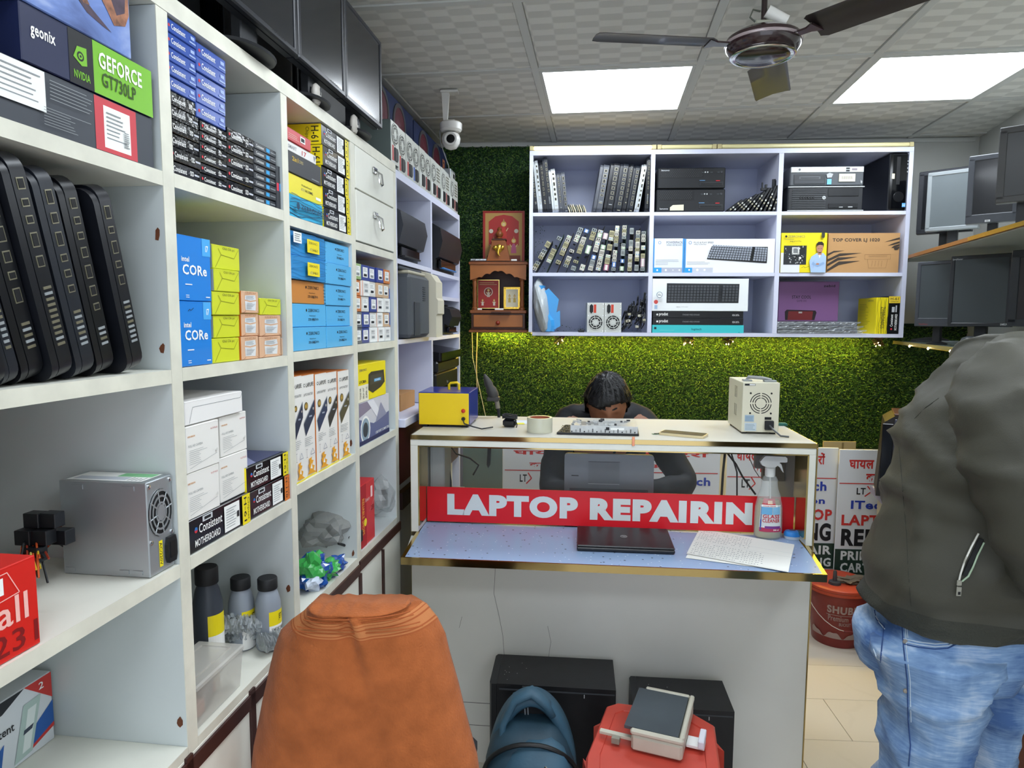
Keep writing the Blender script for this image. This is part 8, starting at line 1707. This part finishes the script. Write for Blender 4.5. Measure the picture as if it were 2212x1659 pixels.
NV = mat('navy_jacket', '0A0C12', .7, noise=.15, nscale=12, bump=.35, bscale=60)
Jk = {'pel': ((wx, 3.02, .52), .155), 'belly': ((wx, 3.0, .68), .155), 'chest': ((wx, 2.95, .92), .165), 'nk': ((wx, 2.875, 1.07), .085), 'col': ((wx, 2.81, 1.10), .066)}; Ek = [('pel', 'belly'), ('belly', 'chest'), ('chest', 'nk'), ('nk', 'col')]
for s_, sg in (('l', -1), ('r', 1)):
    a = Vector(J[s_+'el'][0]); w_ = Vector(J[s_+'wr'][0]); Jk.update({s_+'s': ((wx+sg*.165, 2.90, 1.035), .070), s_+'m': ((Vector((wx+sg*.17, 2.88, 1.045))+a)/2, .068), s_+'e': (a, .060), s_+'f': ((a+w_)/2, .050), s_+'w': (a.lerp(w_, .88), .040)}); Ek += [('chest', s_+'s'), (s_+'s', s_+'m'), (s_+'m', s_+'e'), (s_+'e', s_+'f'), (s_+'f', s_+'w')]
o = human('jacket', Jk, Ek, 'pel', e, NV)
dt = bpy.data.textures.new('folds', 'CLOUDS'); dt.noise_scale = .07; md = o.modifiers.new('d', 'DISPLACE'); md.texture = dt; md.strength = .022; md.texture_coords = 'LOCAL'
Jt = {'p': ((wx, 3.02, .50), .15)}; Et = []
for s_, sg in (('l', -1), ('r', 1)):
    Jt.update({s_+'h': ((wx+sg*.09, 2.98, .47), .10), s_+'k': (J[s_+'kn'][0], .075), s_+'a': ((wx+sg*.12, 2.72, .07), .058)}); Et += [('p', s_+'h'), (s_+'h', s_+'k'), (s_+'k', s_+'a')]
human('trousers', Jt, Et, 'p', e, c('2A2F3A', .7))
MB().box(-.06, .06, -.20, .06, 0, .06, PLB2, .02).xf(Matrix.Translation((wx-.12, 2.72, FZ))).build('shoe', e); MB().box(-.06, .06, -.20, .06, 0, .06, PLB2, .02).xf(Matrix.Translation((wx+.12, 2.72, FZ))).build('shoe', e)
e = empty('work_stool', (wx, 3.02, FZ), 0, 'dark round stool under the worker behind the counter', 'stool'); MB().lathe([(.17, .27), (.18, .28), (.18, .31), (.16, .32)], c('3A2A24', .5), n=28).build('seat', e, 40)
for k in range(4): MB().tube([(.12*math.cos(k*PI/2+.8), .12*math.sin(k*PI/2+.8), .27), (.17*math.cos(k*PI/2+.8), .17*math.sin(k*PI/2+.8), 0)], .012, PLB2, 8).build('leg', e)
# ------------------------------------------------------------------ man in the olive jacket
YB = 1.32
e = empty('person', (0, 0, 0), 0, 'man in an olive jacket and faded blue jeans leaning forward at the right', 'person')
def denim():
    m = bpy.data.materials.new('faded_denim'); m.use_nodes = True; nt = m.node_tree; N = nt.nodes; P = N['Principled BSDF']
    tc = N.new('ShaderNodeTexCoord'); mp = N.new('ShaderNodeMapping'); mp.inputs['Scale'].default_value = (1, 1, .45); nt.links.new(tc.outputs['Object'], mp.inputs[0])
    nz = N.new('ShaderNodeTexNoise'); nz.inputs['Scale'].default_value = 7; nz.inputs['Detail'].default_value = 7; nz.inputs['Distortion'].default_value = .6; nt.links.new(mp.outputs[0], nz.inputs[0])
    n2 = N.new('ShaderNodeTexNoise'); n2.inputs['Scale'].default_value = 90; n2.inputs['Detail'].default_value = 4; m2 = N.new('ShaderNodeMapping'); m2.inputs['Scale'].default_value = (.4, .4, 3); nt.links.new(tc.outputs['Object'], m2.inputs[0]); nt.links.new(m2.outputs[0], n2.inputs[0])
    ad = N.new('ShaderNodeMath'); ad.operation = 'MULTIPLY_ADD'; ad.inputs[1].default_value = .28; nt.links.new(n2.outputs[0], ad.inputs[0]); nt.links.new(nz.outputs[0], ad.inputs[2])
    cr = N.new('ShaderNodeValToRGB'); el = cr.color_ramp.elements; el[0].position = .50; el[0].color = (*hx('3B5C8E'), 1); el[1].position = .88; el[1].color = (*hx('BFCBD8'), 1); q = el.new(.68); q.color = (*hx('7593B8'), 1)
    nt.links.new(ad.outputs[0], cr.inputs[0]); nt.links.new(cr.outputs[0], P.inputs['Base Color']); P.inputs['Roughness'].default_value = .8
    bp = N.new('ShaderNodeBump'); bp.inputs['Strength'].default_value = .3; bp.inputs['Distance'].default_value = .001; nt.links.new(n2.outputs[0], bp.inputs['Height']); nt.links.new(bp.outputs[0], P.inputs['Normal'])
    return m
OLV = mat('olive_jacket_cloth', '3E3D33', .62, noise=.10, nscale=5, bump=.25, bscale=600); RIB = mat('olive_rib_knit', '34352D', .8, bump=1, bscale=260)
DNM = denim()
def fold(p, k=1.0):
    n = mno.noise(Vector((p.x*5+p.z*3.2, p.y*5, p.z*5-p.x*3))+Vector((3, 1, 7))); r = 1-abs(mno.noise(Vector((p.x*5.5+p.z*5, p.y*4, p.z*9-p.x*4))+Vector((1, 5, 2))))*2.4
    r2 = 1-abs(mno.noise(Vector((p.x*9-p.z*4, p.y*7, p.z*15+p.x*5))+Vector((8, 2, 4))))*2.6
    return k*(.014*n+.016*max(0, r)**2.5+.008*max(0, r2)**3)
def body_loft(sec, m, nm, par, k=1, n=72, sub=6, ex=2.4, tilt=0):
    """sec: (z, x0, x1, yc, yh)"""
    S_ = []
    for a, b_ in zip(sec, sec[1:]):
        for i in range(sub): t = i/sub; S_.append([a[j]+(b_[j]-a[j])*t for j in range(len(a))])
    S_.append(list(sec[-1]))
    for _ in range(3): S_ = [S_[0]]+[[(S_[i-1][j]+2*S_[i][j]+S_[i+1][j])/4 for j in range(5)] for i in range(1, len(S_)-1)]+[S_[-1]]
    rg = []
    for z, x0, x1, yc, yh in S_:
        r = []
        for j in range(n):
            t = 2*PI*j/n; cxx, cyy = math.cos(t), math.sin(t); u = math.copysign(abs(cxx)**(2/ex), cxx); v = math.copysign(abs(cyy)**(2/ex), cyy)
            p = Vector(((x0+x1)/2+(x1-x0)/2*u, yc+yh*v, z+tilt*u*(x1-x0)/2)); d = Vector((cxx, cyy, 0)); f = fold(p, k)-.012*k; r.append(p+d*f)
        rg.append(r)
    return MB().loft(rg, m)
rowsL = [(1318, 1884), (1300, 1880), (1230, 1886), (1130, 1911), (1040, 1934), (950, 1958), (880, 1990), (800, 2045), (748, 2098), (722, 2150)]
sec = []; wd_ = [.285, .30, .315, .325, .325, .33, .335, .32, .27, .21]; yh_ = [.150, .158, .165, .17, .175, .18, .185, .175, .14, .09]
for k, (py, px) in enumerate(rowsL):
    z_ = B.zy(py, .7, YB); x_ = B.sx(px, z_, YB); sec.append((z_, x_, x_+wd_[k], YB, yh_[k]))
zh = sec[1][0]
J = {}; E = []
cxs = lambda k: (sec[k][1]+sec[k][2])/2
J.update({'pel': ((cxs(0), YB, zh-.02), .055), 'belly': ((cxs(3), YB, sec[3][0]), .06), 'chest': ((cxs(6)+.03, YB, sec[6][0]-.06), .065), 'n0': ((cxs(9)+.07, YB, sec[8][0]), .045), 'nk': ((cxs(9)+.16, YB, sec[8][0]+.06), .052), 'hd': ((cxs(9)+.25, YB, sec[8][0]+.12), .06)})
E += [('pel', 'belly'), ('belly', 'chest'), ('chest', 'n0'), ('n0', 'nk'), ('nk', 'hd')]
slv = [(2178, 845, 1.18, .078), (2172, 905, 1.15, .080), (2190, 995, 1.125, .076), (2222, 1095, 1.105, .071), (2268, 1195, 1.095, .066), (2325, 1262, 1.10, .062)]
SP = []
for px, py, y_, r_ in slv: x_, z_ = B.pz(px, py, y_); SP.append((Vector((x_, y_, z_)), r_))
el_ = SP[-1][0]; wr = el_+Vector((.24, .06, -.01)); SP += [(el_+Vector((.07, .01, -.012)), .058), (el_+Vector((.15, .03, -.012)), .050), (wr-Vector((.02, 0, 0)), .042)]
J.update({'rs': (SP[0][0]+Vector((.02, .03, -.01)), .045), 're': (el_, .042), 'rw': (wr, .028)}); E += [('chest', 'rs'), ('rs', 're'), ('re', 'rw')]; hand_joints(J, E, 'rw', wr, (1, .2, -.1), (0, 0, 1), (0, 1, 0), 1, .5)
ls = Vector((cxs(6)+.06, 1.46, SP[0][0].z-.03)); le = Vector((el_.x+.12, 1.52, el_.z)); lw = le+Vector((.24, -.06, 0)); J.update({'ls': (ls, .045), 'le': (le, .042), 'lw': (lw, .028)}); E += [('chest', 'ls'), ('ls', 'le'), ('le', 'lw')]; hand_joints(J, E, 'lw', lw, (1, -.2, -.1), (0, 0, 1), (0, -1, 0), 1, .5)
nl = [(1400, 1884, 2170), (1450, 1892, 2142), (1500, 1907, 2114), (1560, 1915, 2088), (1600, 1912, 2077), (1659, 1907, 2066)]
yn, yf_ = 1.235, 1.405
secn = []
for py, a, b_ in nl: z_ = B.zy(py, .72, yn); secn.append((z_, B.sx(a, z_, yn), B.sx(b_, z_, yn)))
cxn = (secn[-1][1]+secn[-1][2])/2; zl_ = secn[-1][0]
ank = Vector((cxn-.03, yn, FZ+.08)); J.update({'rh': (((secn[0][1]+secn[0][2])/2, yn, secn[0][0]), .045), 'rk': ((cxn, yn, zl_-.07), .042), 'ra': (ank, .036), 'rt': (ank+Vector((.15, 0, -.045)), .034)}); E += [('pel', 'rh'), ('rh', 'rk'), ('rk', 'ra'), ('ra', 'rt')]
fr_l = [(1440, 2030, 2240), (1500, 2050, 2214), (1560, 2062, 2200), (1659, 2056, 2176)]; secf = []
for py, a, b_ in fr_l: z_ = B.zy(py, .85, yf_); secf.append((z_, B.sx(a, z_, yf_), B.sx(b_, z_, yf_)))
cxf = (secf[-1][1]+secf[-1][2])/2; ankf = Vector((cxf-.0, yf_, FZ+.08)); J.update({'lh': (((secf[0][1]+secf[0][2])/2, yf_, secf[0][0]), .045), 'lk': ((cxf, yf_, secf[-1][0]-.04), .042), 'la': (ankf, .036), 'lt': (ankf+Vector((.15, 0, -.045)), .034)}); E += [('pel', 'lh'), ('lh', 'lk'), ('lk', 'la'), ('la', 'lt')]
human('body', J, E, 'pel', e)
HM2 = Matrix.Translation((cxs(9)+.30, YB, sec[8][0]+.17)) @ Matrix.Rotation(math.radians(90), 4, 'Z') @ Matrix.Rotation(math.radians(35), 4, 'X')
head_mesh(e, HM2); hair_cap(e, HM2, 1.0, 5, .36)
jm = body_loft([sec[0]]+sec, OLV, 'jacket', e, 1.0)
nj = len(jm.f); i0 = jm.mi(RIB)
zr_ = sec[0][0]+.045
for k, f in enumerate(jm.f):
    if len(f) == 4 and max(jm.v[i][2] for i in f) < zr_: jm.m[k] = i0
JK_ = jm.build('jacket', e, 180)
# shoulder and sleeve
def limb(P_, m, nm, par, k=.8, n=40, sub=7, flat=1.0):
    pts = []
    for (a, ra), (b_, rb_) in zip(P_, P_[1:]):
        for i in range(sub): t = i/sub; pts.append((a.lerp(b_, t), ra+(rb_-ra)*t))
    pts.append(P_[-1])
    for _ in range(6): pts = [pts[0]]+[((pts[i-1][0]+2*pts[i][0]+pts[i+1][0])/4, (pts[i-1][1]+2*pts[i][1]+pts[i+1][1])/4) for i in range(1, len(pts)-1)]+[pts[-1]]
    rg = []; u = Vector((0, 1, 0))
    for i, (p, r) in enumerate(pts):
        d = (pts[min(i+1, len(pts)-1)][0]-pts[max(i-1, 0)][0]).normalized(); v = d.cross(u).normalized(); w_ = v.cross(d)
        ring_ = []
        for j in range(n):
            t = 2*PI*j/n; o = v*math.cos(t)+w_*math.sin(t)*flat; q_ = p+o*r; wr_ = .006*math.sin(i*1.15+3*math.cos(t)+2*mno.noise(q_*6))*max(0, mno.noise(q_*4+Vector((4, 4, 4)))+.35); ring_.append(q_+o*(fold(q_, k)-.008+wr_))
        rg.append(ring_)
    return MB().loft(rg, m).build(nm, par, 180)
top = (SP[0][0]+Vector((.06, .07, .045)), .066)
limb([top]+SP, OLV, 'jacket_sleeve', e)
limb([(ls+Vector((.02, -.06, .03)), .06), (ls, .075), (ls.lerp(le, .5), .075), (le, .064), (le.lerp(lw, .6), .05), (le.lerp(lw, .92), .042)], OLV, 'jacket_sleeve', e)
MB().tube([JK_.data.vertices[0].co*0+Vector((cxs(9)+.05, YB, sec[9][0]-.03)), Vector((cxs(9)+.13, YB, sec[9][0]+.02))], [.085, .07], RIB, 24).build('collar', e, 60)
# jeans
x0, x1 = sec[0][1]+.012, sec[0][2]-.012
hp = body_loft([(sec[0][0]+.05, x0+.01, x1-.01, YB, .135), (sec[0][0]-.02, x0+.004, x1, YB, .142), (secn[0][0]-.01, secn[0][1]+.004, x1+.0, YB, .150), (secn[0][0]-.07, secn[0][1]+.02, x1-.02, YB, .140)], DNM, 'jeans', e, .7)
def leg(secs, yc, yh, an):
    L_ = [(s_[0], s_[1], s_[2], yc, yh-.004*i) for i, s_ in enumerate(secs)]; z_, a, b_ = secs[-1]; cxx = (a+b_)/2; hw_ = (b_-a)/2
    L_ += [(z_-.12, cxx-hw_*1.0-.01, cxx+hw_*.96, yc, .078), (z_-.30, an.x-.075, an.x+.07, yc, .074), (FZ+.14, an.x-.072, an.x+.072, yc, .074), (FZ+.05, an.x-.078, an.x+.078, yc, .078)]
    return L_
for sc2, yc, an in ((secn, yn, ank), (secf, yf_, ankf)):
    m_ = body_loft(leg(sc2, yc, .098, an), DNM, 'jeans', e, .9, 56, 6, 2.1); n0 = len(hp.v)
    hp.v += m_.v; hp.f += [tuple(n0+i for i in f) for f in m_.f]; hp.m += [0]*len(m_.f)
JN = hp.build('jeans', e, 180)
for an in (ank, ankf): MB().loft([[Vector((an.x+.03+.135*math.cos(t)*(1.0 if math.cos(t) > 0 else .72)*s_, an.y+.048*math.sin(t)*s_, z_)) for t in [2*PI*k/20 for k in range(20)]] for z_, s_ in ((FZ+.001, .96), (FZ+.02, 1), (FZ+.05, .96), (FZ+.08, .72), (FZ+.10, .5))], c('D5D2CC', .5)).build('shoe', e, 60)
# seams, pocket edges and the zip, laid on the cloth
from mathutils.bvhtree import BVHTree
def tree(o): me = o.data; return BVHTree.FromPolygons([v.co for v in me.vertices], [tuple(p.vertices) for p in me.polygons])
TJ, TN = tree(JK_), tree(JN)
def on(tr, px, py, off=.0008):
    a, b_ = img(px, py); d = (_f+_r*a-_u*b_).normalized(); h = tr.ray_cast(CAM, d)
    return None if h[0] is None else h[0]-d*off
def stitch(tr, P_, r, m, nm, par, n=8, off=.0008, kind=None):
    pts = []
    for (a, b_), (a2, b2) in zip(P_, P_[1:]):
        for i in range(n): t = i/n; pts.append(on(tr, a+(a2-a)*t, b_+(b2-b_)*t, off))
    pts.append(on(tr, *P_[-1], off)); pts = [p for p in pts if p is not None]
    if len(pts) > 2: return MB().tube(pts, r, m, 5).build(nm, par, None)
SD, SL_ = c('2B4778', .8), c('B9C7D3', .8)
stitch(TN, [(1948, 1345), (1952, 1400), (1960, 1470), (1962, 1560), (1967, 1610), (1963, 1655)], .0012, SD, 'side_seam', JN); stitch(TN, [(1955, 1345), (1958, 1400), (1966, 1470), (1968, 1560)], .0007, SL_, 'side_seam', JN)
for o_, m_ in ((0, SL_), (6, SL_), (11, SD)): stitch(TN, [(1952, 1380+o_), (1985, 1387+o_), (2020, 1391+o_), (2048, 1389+o_), (2066, 1380+o_), (2076, 1372+o_)], .0011, m_, 'front_pocket_edge', JN)
stitch(TN, [(1889, 1318), (1893, 1338), (1910, 1352), (1905, 1392), (1902, 1430)], .0012, SD, 'back_pocket_edge', JN); stitch(TN, [(1889, 1326), (1900, 1345), (1911, 1359)], .0012, SL_, 'back_pocket_edge', JN); stitch(TN, [(1887, 1402), (1894, 1422), (1903, 1428)], .0011, SL_, 'back_pocket_edge', JN)
stitch(TN, [(1958, 1345), (1961, 1378)], .0007, SL_, 'side_seam', JN); stitch(TN, [(2046, 1368), (2044, 1386)], .0008, SL_, 'side_seam', JN)
for px, py in ((1955, 1386), (1956, 1492)):
    p = on(TN, px, py, .002)
    if p: MB().lathe([(.0045, 0), (.004, -.002), (.001, -.003)], c('8C8478', .35), p, 10, 'y').build('rivet', JN)
ZM = mat('zip_metal', 'B9B7AC', .3, .8)
stitch(TJ, [(2114, 1152), (2098, 1182), (2084, 1212), (2075, 1240), (2071, 1258)], .0022, ZM, 'pocket_zip', JK_, 6, .003); stitch(TJ, [(2126, 1172), (2112, 1200), (2102, 1225), (2092, 1245), (2078, 1256)], .0016, c('9FB59A', .5), 'pocket_zip', JK_, 6, .003)
stitch(TJ, [(2120, 1163), (2106, 1192), (2094, 1220), (2084, 1244)], .0055, c('17181A', .8), 'pocket_opening', JK_, 6, -.002)
p = on(TJ, 2072, 1258, .006)
if p: MB().box(-.004, .004, -.002, .001, -.006, .004, ZM, .001).box(-.0042, .0042, -.002, -.0002, -.024, -.007, ZM, .001).box(-.002, .002, -.0026, -.002, -.021, -.016, BLACK).build('zip_pull', JK_, None, p)
stitch(TJ, [(1942, 965), (1950, 1060), (1958, 1150), (1962, 1230), (1968, 1310)], .0007, c('34352E', .9), 'jacket_seam', JK_, 10, .0002); stitch(TJ, [(1975, 905), (2000, 880), (2028, 860)], .0007, c('34352E', .9), 'jacket_seam', JK_, 8, .0002)
